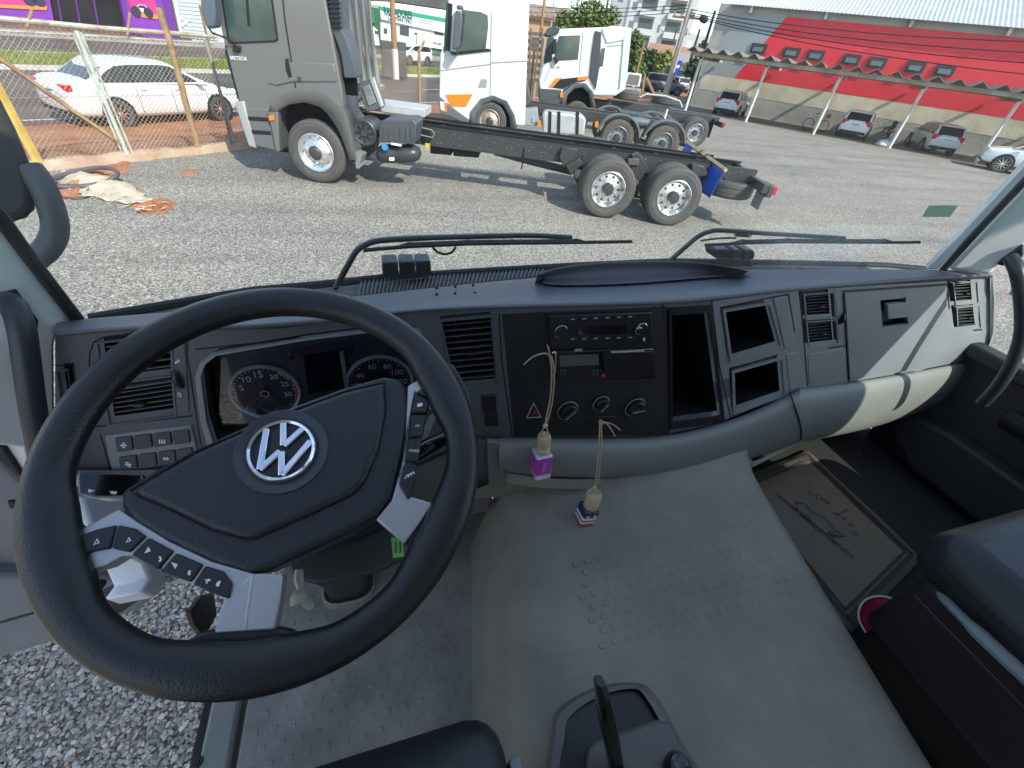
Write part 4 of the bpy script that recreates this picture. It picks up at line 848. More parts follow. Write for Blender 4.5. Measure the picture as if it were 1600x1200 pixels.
# ---------------------------------------------------------------- paper floor mat in the passenger footwell
MATZ = 1.338
PAPER = M('kraft_paper', (.21, .18, .13), .85, bump=.3, bscale=60, var=.18, vscale=10)
INK = M('mat_ink', (.05, .045, .04), .8); INKR = M('mat_ink_red', (.22, .07, .05), .8)
mt_ = thing('paper_floor_mat', 'printed kraft paper floor mat lying in the passenger footwell', 'floor mat', atz(1310, 800, MATZ))
ZQ = lambda x, y, dz=0.: atz(x, y, MATZ + dz)
MQ = [(1140, 752), (1262, 703), (1440, 872), (1330, 990)]
MQ = [ZQ(*p) for p in MQ]
def mp_(u, v, dz=.0006): p = quadpt(MQ, u, v); return p + V(0, 0, dz)
rows = [[mp_(i / 8, j / 8, .004 * math.sin(i * 1.9 + j) * .5) for i in range(9)] for j in range(9)]
MB().grid(rows).build('paper_sheet', PAPER, mt_, smooth=True, solid=.0012)
g = MB()
for k in (.05, .085):
    w_ = .008 if k > .06 else .014
    for a, b in (((k, k), (1 - k, k)), ((1 - k, k), (1 - k, 1 - k)), ((1 - k, 1 - k), (k, 1 - k)), ((k, 1 - k), (k, k))):
        n_ = 8
        for i in range(n_):
            p, q_ = (a[0] + (b[0] - a[0]) * i / n_, a[1] + (b[1] - a[1]) * i / n_), (a[0] + (b[0] - a[0]) * (i + 1) / n_, a[1] + (b[1] - a[1]) * (i + 1) / n_)
            dx, dy = (0, w_) if a[1] == b[1] else (w_, 0)
            g.prism([mp_(p[0] - dx, p[1] - dy, .0045), mp_(q_[0] - dx, q_[1] - dy, .0045), mp_(q_[0] + dx, q_[1] + dy, .0045), mp_(p[0] + dx, p[1] + dy, .0045)], (0, 0, -.0008))
g.build('printed_border', INK, mt_)
txt('LAVAGEM SIMPLES E COMPLETA', ZQ(1212, 772, .0055), ZQ(1333, 872, .0055), ZQ(1212, 760) - ZQ(1205, 772), INK, mt_, ext=.0002, bold=.01)
for i, ch in enumerate('LAVA JATO'):
    u = i / 8; x0 = 1262 + 70 * u; y0 = 768 + 62 * u - 10 * math.sin(math.pi * u)
    if ch != ' ': txt(ch, ZQ(x0, y0, .0055), ZQ(x0 + 7, y0 + 6, .0055), ZQ(x0 + 8, y0 - 8) - ZQ(x0, y0), INKR, mt_, ext=.0002)
# outline drawing of a small car on the paper
cp_ = [(1243, 785), (1258, 786), (1268, 800), (1285, 806), (1305, 828), (1320, 838), (1310, 838), (1292, 834), (1270, 818), (1250, 800), (1243, 785)]
MB().tube([ZQ(x, y, .0055) for x, y in cp_], .0016, 4).build('printed_car_line', INK, mt_)
for x, y in ((1262, 808), (1300, 834)): MB().lathe([(.008, 0), (.010, .0006), (.0115, 0)], ZQ(x, y, .0052), (0, 0, 1), 14).build('printed_wheel', INK, mt_)
# things lying in the gap by the passenger seat
tn = thing('red_tin', 'red round tin with white rim lying beside the passenger seat', 'tin', atz(1395, 975, FLZ + .02))
tc_ = atz(1392, 972, FLZ + .09); tax = (CP - tc_).normalized() + V(-.35, .1, 0)
MB().lathe([(0, .03), (.055, .03), (.060, .027), (.060, -.03), (0, -.03)], tc_, tax, 32).build('tin_body', M('tin_red', (.42, .012, .06), .35, var=.2), tn, smooth=True)
MB().lathe([(.0605, .022), (.064, .024), (.064, .033), (.0590, .033)], tc_, tax, 32).build('tin_rim', PRINT, tn, smooth=True)
bgm = thing('snack_bag', 'crumpled yellow and white packet behind the red tin', 'packet', atz(1420, 945, FLZ + .03))
rows = []
for j in range(6):
    rows.append([atz(1385 + 50 * i / 5 + 3 * math.sin(j * 2 + i), 930 + 8 * j + 5 * i + 2 * math.sin(i * 3 + j), FLZ + .06 + .02 * math.sin(i * 1.7) * math.cos(j * 1.3)) for i in range(6)])
MB().grid(rows).build('packet_film', M('packet_yellow', (.60, .47, .12), .35, var=.7, vscale=30, dirt=(.75, .74, .70)), bgm, smooth=True, solid=.004)
# ================================================================ outdoors: ground
SD = V(.743, .669, 0); SN = V(-.669, .743, 0)          # along the street / across it, away from the lot
def uv(u, v, z=0.): return SD * u + SN * v + V(0, 0, z)
ROADZ = -.45
def ground_mat(name, kind):
    mt = bpy.data.materials.new(name); mt.use_nodes = True; t = mt.node_tree; b = t.nodes['Principled BSDF']; b.inputs['Roughness'].default_value = .85
    b.inputs['Specular IOR Level'].default_value = .25
    tc = t.nodes.new('ShaderNodeTexCoord')
    def noise(s, d=6, r=.6):
        n_ = t.nodes.new('ShaderNodeTexNoise'); n_.inputs['Scale'].default_value = s; n_.inputs['Detail'].default_value = d; n_.inputs['Roughness'].default_value = r; t.links.new(tc.outputs['Object'], n_.inputs['Vector']); return n_
    def ramp(src, stops):
        r_ = t.nodes.new('ShaderNodeValToRGB'); e = r_.color_ramp.elements
        while len(e) < len(stops): e.new(.5)
        for el, (p, c) in zip(e, stops): el.position = p; el.color = (*c, 1)
        t.links.new(src, r_.inputs['Fac']); return r_
    def mix(f, a, b_, mode='MIX'):
        m_ = t.nodes.new('ShaderNodeMixRGB'); m_.blend_type = mode
        if isinstance(f, (int, float)): m_.inputs['Fac'].default_value = f
        else: t.links.new(f, m_.inputs['Fac'])
        for s_, i in ((a, 'Color1'), (b_, 'Color2')):
            if isinstance(s_, tuple): m_.inputs[i].default_value = (*s_, 1)
            else: t.links.new(s_, m_.inputs[i])
        return m_
    if kind == 'gravel':
        wv = noise(60, 2); wm_ = mix(.018, tc.outputs['Object'], wv.outputs['Color'], 'ADD')
        vo = t.nodes.new('ShaderNodeTexVoronoi'); vo.inputs['Scale'].default_value = 56; t.links.new(wm_.outputs[0], vo.inputs['Vector'])
        v2 = t.nodes.new('ShaderNodeTexVoronoi'); v2.inputs['Scale'].default_value = 75; t.links.new(wm_.outputs[0], v2.inputs['Vector'])
        sep = t.nodes.new('ShaderNodeSeparateColor'); t.links.new(vo.outputs['Color'], sep.inputs[0])
        c1 = ramp(sep.outputs[0], [(0, (.15, .143, .13)), (.3, (.28, .265, .235)), (.65, (.385, .362, .32)), (.92, (.52, .487, .43)), (1, (.68, .645, .58))])
        sep2 = t.nodes.new('ShaderNodeSeparateColor'); t.links.new(v2.outputs['Color'], sep2.inputs[0])
        c2 = ramp(sep2.outputs[1], [(0, (.55, .54, .53)), (.6, (1, 1, 1)), (1, (1.35, 1.33, 1.3))])
        c = mix(.8, c1.outputs[0], c2.outputs[0], 'MULTIPLY')
        dk = ramp(vo.outputs['Distance'], [(0, (1, 1, 1)), (.5, (.95, .95, .95)), (.85, (.42, .41, .40))])
        c = mix(.85, c.outputs[0], dk.outputs[0], 'MULTIPLY')
        lg = noise(.45, 5, .6); lgr = ramp(lg.outputs['Fac'], [(.3, (.84, .84, .86)), (.7, (1.12, 1.08, 1.02))]); c = mix(.9, c.outputs[0], lgr.outputs[0], 'MULTIPLY')
        mpt = t.nodes.new('ShaderNodeMapping'); mpt.inputs['Rotation'].default_value = (0, 0, R(25)); mpt.inputs['Scale'].default_value = (.12, 1.1, 1); t.links.new(tc.outputs['Object'], mpt.inputs['Vector'])
        nt_ = noise(1.0, 7, .62); t.links.new(mpt.outputs[0], nt_.inputs['Vector']); tr_k = ramp(nt_.outputs['Fac'], [(.32, (.72, .72, .73)), (.5, (1, 1, 1)), (.7, (1.15, 1.13, 1.09))]); c = mix(.85, c.outputs[0], tr_k.outputs[0], 'MULTIPLY')
        so_ = noise(.9, 9, .72); sf = ramp(so_.outputs['Fac'], [(.62, (0, 0, 0)), (.78, (.5, .5, .5))]); c = mix(sf.outputs[0], c.outputs[0], (.42, .26, .17))
        t.links.new(c.outputs[0], b.inputs['Base Color'])
        bp = t.nodes.new('ShaderNodeBump'); bp.inputs['Strength'].default_value = .9; bp.inputs['Distance'].default_value = .012; bp.invert = True
        t.links.new(vo.outputs['Distance'], bp.inputs['Height']); t.links.new(bp.outputs[0], b.inputs['Normal'])
    elif kind == 'dirt':
        n1 = noise(1.2, 9, .7); n2 = noise(14, 6, .7)
        c = ramp(n1.outputs['Fac'], [(.25, (.24, .095, .048)), (.5, (.41, .175, .088)), (.75, (.52, .28, .165))]); d = ramp(n2.outputs['Fac'], [(.3, (.7, .7, .7)), (.7, (1.2, 1.2, 1.2))])
        c = mix(.7, c.outputs[0], d.outputs[0], 'MULTIPLY'); t.links.new(c.outputs[0], b.inputs['Base Color'])
        bp = t.nodes.new('ShaderNodeBump'); bp.inputs['Strength'].default_value = .6; bp.inputs['Distance'].default_value = .03; t.links.new(n2.outputs['Fac'], bp.inputs['Height']); t.links.new(bp.outputs[0], b.inputs['Normal'])
    elif kind == 'asphalt':
        n1 = noise(.5, 8, .6); n2 = noise(90, 3)
        c = ramp(n1.outputs['Fac'], [(.3, (.095, .075, .068)), (.7, (.17, .14, .125))]); d = ramp(n2.outputs['Fac'], [(.3, (.75, .75, .75)), (.7, (1.2, 1.2, 1.2))])
        c = mix(.7, c.outputs[0], d.outputs[0], 'MULTIPLY'); t.links.new(c.outputs[0], b.inputs['Base Color'])
    elif kind == 'grass':
        n1 = noise(1.5, 8, .7); n2 = noise(30, 4)
        c = ramp(n1.outputs['Fac'], [(.3, (.10, .13, .02)), (.7, (.26, .27, .05))]); d = ramp(n2.outputs['Fac'], [(.3, (.6, .6, .6)), (.7, (1.25, 1.25, 1.2))])
        c = mix(.8, c.outputs[0], d.outputs[0], 'MULTIPLY'); t.links.new(c.outputs[0], b.inputs['Base Color'])
    elif kind == 'concrete':
        n1 = noise(.8, 8, .65); n2 = noise(40, 3)
        c = ramp(n1.outputs['Fac'], [(.3, (.28, .27, .25)), (.7, (.45, .43, .40))]); d = ramp(n2.outputs['Fac'], [(.3, (.8, .8, .8)), (.7, (1.1, 1.1, 1.1))])
        c = mix(.7, c.outputs[0], d.outputs[0], 'MULTIPLY'); t.links.new(c.outputs[0], b.inputs['Base Color'])
    MATS[name] = mt; return mt
GRAV = ground_mat('gravel_mat', 'gravel'); DIRT = ground_mat('red_dirt_mat', 'dirt'); ASPH = ground_mat('asphalt_mat', 'asphalt'); GRASS = ground_mat('grass_mat', 'grass'); CONC = ground_mat('concrete_mat', 'concrete')
def structure(o, label=None):
    o['kind'] = 'structure'
    if label: o['label'] = label
    return o
FV = 10.5                                             # the fence line's distance across
structure(MB().prism([uv(-700, -900, -.6), uv(900, -900, -.6), uv(900, 1500, -.6), uv(-700, 1500, -.6)], (0, 0, -.2)).build('ground', DIRT))
structure(MB().prism([uv(-30, -40), uv(60, -40), uv(60, FV + .1), uv(-30, FV + .1)], (0, 0, -.3)).build('gravel_lot', GRAV), 'grey gravel truck lot')
g = MB(); us = [-40 + i * 2 for i in range(75)]
g.grid([[uv(u, FV + .25, -.02 + .03 * math.sin(u * 1.3)) for u in us], [uv(u, FV + 1.6, -.10 + .04 * math.sin(u * 2.1)) for u in us], [uv(u, FV + 3.4, -.28 + .05 * math.sin(u * 1.7 + 1)) for u in us], [uv(u, FV + 5.2, ROADZ + .012) for u in us], [uv(u, FV + 6.1 + .2 * math.sin(u), ROADZ + .004) for u in us]])
structure(g.build('dirt_verge', DIRT, smooth=True), 'red dirt verge between fence and street')
structure(MB().prism([uv(-120, 12, ROADZ), uv(300, 12, ROADZ), uv(300, 26.7, ROADZ), uv(-120, 26.7, ROADZ)], (0, 0, -.1)).build('road', ASPH), 'near carriageway')
structure(MB().prism([uv(-120, 31.7, ROADZ), uv(300, 31.7, ROADZ), uv(300, 41, ROADZ), uv(-120, 41, ROADZ)], (0, 0, -.1)).build('road', ASPH), 'far carriageway')
structure(MB().prism([uv(-120, 26.9, ROADZ + .14), uv(300, 26.9, ROADZ + .14), uv(300, 31.5, ROADZ + .14), uv(-120, 31.5, ROADZ + .14)], (0, 0, -.3)).build('median', GRASS), 'grass median')
KERB = M('kerb_white', (.60, .57, .50), .8, var=.35, vscale=2)
for v0 in (26.7, 31.5):
    k = structure(MB().prism([uv(-120, v0, ROADZ + .15), uv(300, v0, ROADZ + .15), uv(300, v0 + .2, ROADZ + .15), uv(-120, v0 + .2, ROADZ + .15)], (0, 0, -.4)).build('kerb', KERB))
structure(MB().prism([uv(-120, 41, ROADZ + .14), uv(300, 41, ROADZ + .14), uv(300, 60, ROADZ + .14), uv(-120, 60, ROADZ + .14)], (0, 0, -.3)).build('pavement', CONC))
LINE = M('road_paint', (.62, .58, .52), .8, var=.4, vscale=3)
for u in range(-40, 60, 8):
    structure(MB().prism([uv(u, 21.0, ROADZ + .004), uv(u + 4, 21.0, ROADZ + .004), uv(u + 4, 21.12, ROADZ + .004), uv(u, 21.12, ROADZ + .004)], (0, 0, -.003)).build('lane_mark', LINE))
structure(MB().prism([uv(-60, 17.1, ROADZ + .004), uv(90, 17.1, ROADZ + .004), uv(90, 17.22, ROADZ + .004), uv(-60, 17.22, ROADZ + .004)], (0, 0, -.003)).build('lane_mark', LINE))
# median grass blades
def blades(name, label, n, pos, mat, h=.14, w_=.02):
    mb = MB()
    for _ in range(n):
        p = pos(); a = random.uniform(0, 6.28); hh = h * random.uniform(.5, 1.3); d = V(math.cos(a), math.sin(a), 0) * w_; l = V(random.uniform(-1, 1), random.uniform(-1, 1), 0) * hh * .5
        b = len(mb.v); mb.v += [p - d, p + d, p + l + V(0, 0, hh)]; mb.f.append((b, b + 1, b + 2))
    o = mb.build(name, mat, fix=False); tag(o, label, 'grass', kind='stuff'); return o
blades('median_grass', 'sunlit yellow-green grass on the street median', 9000, lambda: uv(random.uniform(-14, 46), random.uniform(26.95, 31.4), ROADZ + .13), M('grass_blade', (.24, .28, .05), .7, var=.4, vscale=3), .16, .035)
# near stones seen through the open door
def stones(name, label, n, pos, size, mat):
    mb = MB(); ico = bmesh.new(); bmesh.ops.create_icosphere(ico, subdivisions=1, radius=1); iv = [v.co.copy() for v in ico.verts]; ifc = [tuple(v.index for v in f.verts) for f in ico.faces]; ico.free()
    protos = []
    for _ in range(14):
        pr = []
        sq = (random.uniform(.8, 1.35), random.uniform(.6, .9), random.uniform(.35, .62))
        for v in iv: k = random.uniform(.74, 1.12); pr.append(V(v.x * sq[0] * k, v.y * sq[1] * k, v.z * sq[2] * k))
        protos.append(pr)
    for _ in range(n):
        p, sc_ = pos(), size(); e = Matrix.Rotation(random.uniform(0, 6.28), 3, 'Z') @ Matrix.Rotation(random.gauss(0, .5), 3, 'X') @ Matrix.Rotation(random.gauss(0, .5), 3, 'Y'); b = len(mb.v); pr = random.choice(protos)
        mb.v += [p + (e @ v) * sc_ for v in pr]; mb.f += [tuple(b + i for i in f) for f in ifc]
    o = mb.build(name, mat, fix=False); tag(o, label, 'gravel', kind='stuff'); return o
def stone_mat(kk=(1., 1., 1.)):
    mt = bpy.data.materials.new('stone_mat'); mt.use_nodes = True; t = mt.node_tree; b = t.nodes['Principled BSDF']; b.inputs['Roughness'].default_value = .75
    ge = t.nodes.new('ShaderNodeNewGeometry'); r_ = t.nodes.new('ShaderNodeValToRGB'); e = r_.color_ramp.elements
    st_ = [(0, (.20, .195, .185)), (.4, (.32, .31, .295)), (.75, (.43, .415, .39)), (.96, (.58, .555, .50)), (.978, (.50, .30, .20)), (1, (.55, .36, .24))]
    while len(e) < len(st_): e.new(.5)
    for el, (p, c) in zip(e, st_): el.position = p; el.color = (*[x * y for x, y in zip(c, kk)], 1)
    t.links.new(ge.outputs['Random Per Island'], r_.inputs['Fac'])
    tc = t.nodes.new('ShaderNodeTexCoord'); n_ = t.nodes.new('ShaderNodeTexNoise'); n_.inputs['Scale'].default_value = 120; n_.inputs['Detail'].default_value = 5; t.links.new(tc.outputs['Object'], n_.inputs['Vector'])
    m_ = t.nodes.new('ShaderNodeMixRGB'); m_.blend_type = 'MULTIPLY'; m_.inputs['Fac'].default_value = .5; t.links.new(r_.outputs[0], m_.inputs['Color1'])
    r2 = t.nodes.new('ShaderNodeValToRGB'); r2.color_ramp.elements[0].color = (.5, .5, .5, 1); r2.color_ramp.elements[1].color = (1.2, 1.2, 1.2, 1); r2.color_ramp.elements[0].position = .3; r2.color_ramp.elements[1].position = .7
    t.links.new(n_.outputs['Fac'], r2.inputs['Fac']); t.links.new(r2.outputs[0], m_.inputs['Color2']); t.links.new(m_.outputs[0], b.inputs['Base Color'])
    bp = t.nodes.new('ShaderNodeBump'); bp.inputs['Strength'].default_value = .35; bp.inputs['Distance'].default_value = .004; t.links.new(n_.outputs['Fac'], bp.inputs['Height']); t.links.new(bp.outputs[0], b.inputs['Normal'])
    return mt
STONE = stone_mat((1.12, 1.06, .95)); STONEF = stone_mat((1.02, .99, .92))
stones('gravel_stones', 'loose grey crushed stones on the ground beside the open door', 26000, lambda: V(random.uniform(-2.7, -.55), random.uniform(.35, 2.7), random.uniform(-.004, .014)), lambda: random.uniform(.007, .0175), STONE)
# scattered pale stones on the lot give the far gravel real grain
stones('gravel_stones', 'larger loose stones strewn over the lot in front of the truck', 30000, lambda: (lambda r_, a: V(math.sin(a) * r_, math.cos(a) * r_, random.uniform(-.004, .010)))(3.2 + 9 * random.random() ** 1.4, R(21 + random.uniform(-52, 48))), lambda: random.uniform(.004, .010), STONEF)
# soil heap, hose and dry palm leaf by the fence
def gp(x, y, z=0.): return atz(x, y, z)
def mound(name, label, pts, h, mat, cat='soil'):
    c = sum((gp(*p) for p in pts), V(0, 0, 0)) / len(pts); rows_ = []; ol = smoothpath([gp(*p) for p in pts], 8, True); n_ = len(ol)
    ph = [random.uniform(0, 6.28) for _ in range(4)]
    for i in range(15):
        k = 1 - i / 14.5; row = []
        for j, p in enumerate(ol):
            a_ = 2 * math.pi * j / n_; wob = 1 + .10 * math.sin(5 * a_ + ph[0]) + .07 * math.sin(11 * a_ + ph[1]) + .05 * math.sin(23 * a_ + ph[2]) + random.uniform(-.03, .03)
            row.append(c + (p - c) * (k * wob) + V(0, 0, .002 + h * (1 - k ** 1.5) * (.7 + .3 * math.sin(3 * a_ + ph[3] + i)) + random.uniform(-.1, .1) * h * (k < .97)))
        row.append(row[0]); rows_.append(row)
    o = MB().grid(rows_).build(name, mat, smooth=True, angle=25); tag(o, label, cat, 'red soil on the gravel'); return o
mound('soil_heap', 'long heap of red soil along the fence foot under the hose', [(72, 300), (110, 272), (165, 258), (200, 252), (205, 262), (180, 275), (150, 290), (110, 312), (85, 316)], .10, DIRT)
mound('soil_heap', 'small round heap of red soil at the end of the dry leaf', [(205, 322), (235, 312), (262, 312), (272, 320), (262, 332), (240, 335), (215, 330)], .07, DIRT)
mound('soil_patch', 'thin red soil patch on gravel near the grey truck front', [(278, 268), (296, 266), (312, 269), (298, 273), (283, 273)], .012, DIRT)
hz_ = thing('hose_loop', 'dark rubber hose coiled in a loop over red soil by the fence', 'hose', gp(130, 285))
HOSE = M('hose_rubber', (.09, .085, .095), .6)
MB().tube(smoothpath([gp(x, y, z) for x, y, z in ((66, 290, .02), (90, 290, .04), (125, 291, .06), (160, 286, .08), (180, 276, .14), (184, 270, .16), (175, 264, .2), (155, 262, .18), (125, 266, .14), (98, 273, .10), (78, 282, .08), (84, 290, .07), (110, 292, .05), (140, 290, .06), (170, 282, .08), (183, 274, .14))], 4), .032, 8).build('hose', HOSE, hz_, smooth=True)
MB().tube(smoothpath([gp(140, 292, .05), gp(137, 300, .03), (gp(132, 308, .02)), gp(115, 310, .02), gp(95, 307, .02)], 4), .018, 6).build('hose_end', HOSE, hz_, smooth=True)
lf = thing('dry_palm_leaf', 'dry bleached palm leaf sheath lying on gravel beside the hose', 'leaf', gp(170, 300))
DRY = M('dry_leaf', (.60, .50, .38), .8, bump=.5, bscale=30, var=.35, vscale=6)
spine = [gp(96, 277), gp(120, 283), gp(150, 291), (gp(180, 299)), gp(205, 308), gp(232, 317)]; sp6 = smoothpath(spine, 4); rows = []
wid_ = [.10, .22, .30, .34, .34, .30, .20, .07]
for k, c0 in enumerate(sp6):
    t = k / (len(sp6) - 1); wd = interp([(i / 7, x) for i, x in enumerate(wid_)], t); row = []
    for j, s_ in enumerate((-1.25, -1, -.8, -.55, -.3, 0, .3, .6, .85)):
        jag = random.uniform(-.07, .07) if abs(s_) > .75 else random.uniform(-.015, .015)
        row.append(c0 + V(.36, .93, 0) * (wd * s_ + jag) + V(0, 0, max(.012, .03 + .11 * math.exp(-(s_ * 1.5 - .3) ** 2) * math.sin(math.pi * min(1, t + .15)) + random.uniform(-.018, .018))))
    rows.append(row)
MB().grid(rows).build('leaf_blade', DRY, lf, smooth=True, solid=.008, angle=22)
for k in range(26):
    t = random.uniform(.15, .95); c0 = lerp(gp(100, 282), gp(232, 319), t); e_ = c0 + V(random.uniform(-.25, .15), -random.uniform(.18, .42), 0); e_.z = .012
    MB().tube([c0 + V(0, 0, .05), lerp(c0, e_, .6) + V(random.uniform(-.04, .04), 0, .02), e_], [.012, .010, .003], 4, flat=.35).build('leaf_strip', DRY, lf)
for k in range(10):
    c0 = gp(random.uniform(205, 262), random.uniform(312, 328), .06); e_ = c0 + V(random.uniform(-.12, .12), random.uniform(-.1, .1), .0)
    MB().tube([c0, e_], [.02, .008], 4, flat=.4).build('leaf_scrap', DRY, lf)
# ================================================================ chain-link fence
fen = thing('chain_link_fence', 'rusty chain link fence with wooden posts along the street side of the lot', 'fence', uv(-1, FV))
WIRE = M('fence_wire', (.50, .45, .37), .55, metal=.4, var=.4, vscale=2, dirt=(.22, .13, .08))
WOOD = M('post_wood', (.42, .28, .14), .8, bump=.5, bscale=25, var=.45, vscale=5, dirt=(.20, .12, .07)); PIPE = M('pale_pipe', (.52, .53, .46), .5, var=.4, vscale=6, dirt=(.30, .22, .14)); BLUEP = M('pipe_blue', (.22, .36, .38), .5, var=.5, vscale=5, dirt=(.35, .22, .14))
FQ = lambda px, py, off=0.: atp(px, py, uv(0, FV - off), SN)
def fu(px, py): return FQ(px, py).dot(SD)
FH = 1.92
def netting(u0, u1, step):
    mb = MB(); h0, h1 = .12, FH; n_ = int((u1 - u0) / step); dz = step * 1.0
    def strand(a, b):
        p, q_ = uv(a[0], FV, a[1]), uv(b[0], FV, b[1]); mb.tube([p, q_], .0036, 4, cap=False)
    H = h1 - h0
    for k in range(-int(H / step) - 1, n_ + 1):
        x0 = u0 + k * step
        for s_ in (1, -1):
            a, b = (x0, h0 if s_ > 0 else h1), (x0 + H, h1 if s_ > 0 else h0)
            if a[0] < u0: f = (u0 - a[0]) / H; a = (u0, a[1] + (b[1] - a[1]) * f)
            if b[0] > u1:
                f = (b[0] - u1) / (b[0] - x0); b = (u1, b[1] + (a[1] - b[1]) * f) if False else (u1, (h0 + (u1 - x0)) if s_ > 0 else (h1 - (u1 - x0)))
            if b[0] - a[0] > .02: strand(a, b)
    return mb
UL, UR = fu(-30, 255) - 1.2, fu(368, 232)
o = netting(UL, 14.0, .078).build('wire_mesh', WIRE, fen, fix=False, smooth=True, angle=180); o['kind'] = 'stuff'
for z in (FH, 1.0, .14): MB().tube([uv(UL, FV, z), uv(14, FV, z)], .005, 5).build('tension_wire', WIRE, fen)
rails = ((-30, 26), (160, 44), (335, 57))
MB().tube([FQ(x, y, .03) for x, y in rails], .035, 8).build('top_rail', PIPE, fen, smooth=True)
MB().tube([FQ(x, y, .02) for x, y in ((-30, 46), (160, 57), (335, 68))], .012, 6).build('lower_rail', PIPE, fen, smooth=True)
def fpost(tp, bt, r_, mat, nm, seg=8, rnd=.0):
    a, b = FQ(*bt, .04), FQ(*tp, .04); pts = [lerp(a, b, k / 5) + SD * random.uniform(-rnd, rnd) for k in range(6)]
    return MB().tube(pts, [r_ * random.uniform(1 - rnd * 3, 1 + rnd * 3) for _ in range(6)], seg).build(nm, mat, fen, smooth=True)
fpost((249, 12), (312, 236), .055, WOOD, 'wooden_post', 8, .015); fpost((-45, 62), (62, 258), .07, M('yellow_post', (.55, .38, .10), .75, var=.3, vscale=4), 'wooden_post', 6, .01)
fpost((119, 48), (203, 252), .035, M('pipe_pale_green', (.50, .56, .52), .45, var=.3), 'steel_post'); fpost((126, 50), (212, 251), .018, PIPE, 'steel_post'); fpost((114, 52), (196, 252), .016, PIPE, 'steel_post')
fpost((321, 62), (369, 233), .030, BLUEP, 'steel_post'); fpost((312, 8), (362, 228), .022, M('rust_pipe', (.35, .20, .12), .7, var=.4), 'steel_post')
fpost((-20, 78), (190, 226), .032, WOOD, 'wooden_brace', 6, .008)
for tp, bt in (((50, 15), (42, 42)), ((203, 20), (199, 56)),): fpost(tp, bt, .022, M('rust_pipe', (.35, .20, .12), .7, var=.4), 'rail_bracket')
fpost((655, 84), (656, 190), .045, WOOD, 'wooden_post', 8, .01); fpost((663, 64), (654, 82), .04, WOOD, 'wooden_post', 6)
for u in (fu(735, 180), fu(735, 180) + 4, fu(735, 180) + 8): MB().tube([uv(u, FV - .04, 0), uv(u, FV - .04, 2.3)], .05, 8).build('wooden_post', WOOD, fen, smooth=True)
lw = MB(); us = [UL + i * (14 - UL) / 60 for i in range(61)]
rowsw = [[uv(u, FV - .06 + o_ + .02 * random.uniform(-1, 1), z + (.025 * random.uniform(-1, 1) if z > 0 else 0)) for u in us] for o_, z in ((-.05, 0), (-.04, .12), (.10, .14), (.14, -.2))]
lw.grid(rowsw).build('footing', M('footing_concrete', (.45, .38, .30), .85, bump=.6, bscale=14, var=.45, vscale=2.5, dirt=(.38, .20, .12)), fen, smooth=True)
# ================================================================ buildings across the street
BV = 44.0
bq = lambda px, py, v=BV: atp(px, py, uv(0, v), SN)
def bpan(par, nm, pts, mat, v=BV, d=.15, bev=0): return MB().prism([bq(x, y, v) for x, y in pts], SN * d).build(nm, mat, par, bevel=bev)
PURP = M('shop_purple', (.20, .04, .33), .5, var=.15, vscale=1); PURD = M('shop_purple_dark', (.13, .03, .24), .5)
SGL = M('shop_glass', (.028, .026, .028), .1, var=.4, vscale=.5, coat=.3); POST = M('poster_red', (.75, .05, .10), .5, var=.6, vscale=.7, dirt=(.35, .03, .25)); PORA = M('poster_orange', (.80, .22, .06), .5)
shop = thing('purple_shop', 'purple painted car parts shop with red posters and dark glass behind the fence', 'building', uv(bq(150, 60).dot(SD), BV))
bpan(shop, 'wall', [(-80, -90), (330, -70), (330, 78), (-80, 52)], M('shop_wall', (.07, .06, .07), .7), BV + .4, 8)
bpan(shop, 'pier', [(-80, -60), (68, -55), (85, 35), (-80, 26)], PURP, BV, .4); bpan(shop, 'pier', [(178, -60), (252, -50), (280, 68), (265, 66), (199, 50)], PURP, BV, .4)
bpan(shop, 'pier_edge', [(176, -60), (184, -60), (208, 58), (200, 57)], PURD, BV - .05, .4); bpan(shop, 'pier_edge', [(240, -60), (252, -58), (282, 70), (270, 68)], PURD, BV - .05, .4)
bpan(shop, 'shop_window', [(70, -60), (176, -55), (200, 52), (88, 44)], SGL, BV + .2, .1)
for x0 in (92, 120, 148): bpan(shop, 'window_bar', [(x0 - 14, -60), (x0 - 12, -60), (x0 + 8, 46), (x0 + 6, 46)], PURD, BV + .12, .08)
bpan(shop, 'shop_wall_base', [(-80, 26), (85, 36), (300, 60), (300, 82), (-80, 58)], M('shop_base', (.20, .12, .10), .8, var=.5, vscale=.6), BV + .1, .3)
def poster(par, pts, car):
    o = bpan(par, 'poster', pts, POST, BV - .06, .05)
    q = [bq(x, y, BV - .07) for x, y in car]
    def cpt(u, v): return quadpt(q, u, v)
    body = [(0, .72), (.03, .55), (.2, .45), (.36, .18), (.66, .15), (.84, .42), (.97, .5), (1, .72)]
    MB().prism([cpt(*p) for p in body], SN * .03).build('poster_car', M('poster_silver', (.62, .63, .66), .4), par)
    MB().prism([cpt(*p) + SN * -.01 for p in ((.27, .42), (.4, .22), (.64, .20), (.76, .42))], SN * .02).build('poster_glass', M('poster_dark', (.04, .04, .06), .4), par)
    for u in (.2, .8): MB().lathe([(0, .02), (.30, .02), (.30, -.01), (0, -.01)], cpt(u, .74), -SN, 16).build('poster_wheel', M('poster_dark', (.04, .04, .06), .4), par)
poster(shop, [(190, -40), (236, -30), (247, 28), (205, 16)], [(204, 2), (236, 6), (239, 26), (207, 22)]); poster(shop, [(-70, -40), (60, -40), (74, 16), (-70, 8)], [(38, -20), (64, -18), (66, 8), (40, 6)])
bpan(shop, 'poster_flash', [(205, 17), (250, 24), (246, 30), (222, 27)], PORA, BV - .065, .03); bpan(shop, 'poster_flash', [(-70, 4), (74, 10), (73, 16), (-70, 8)], PORA, BV - .065, .03)
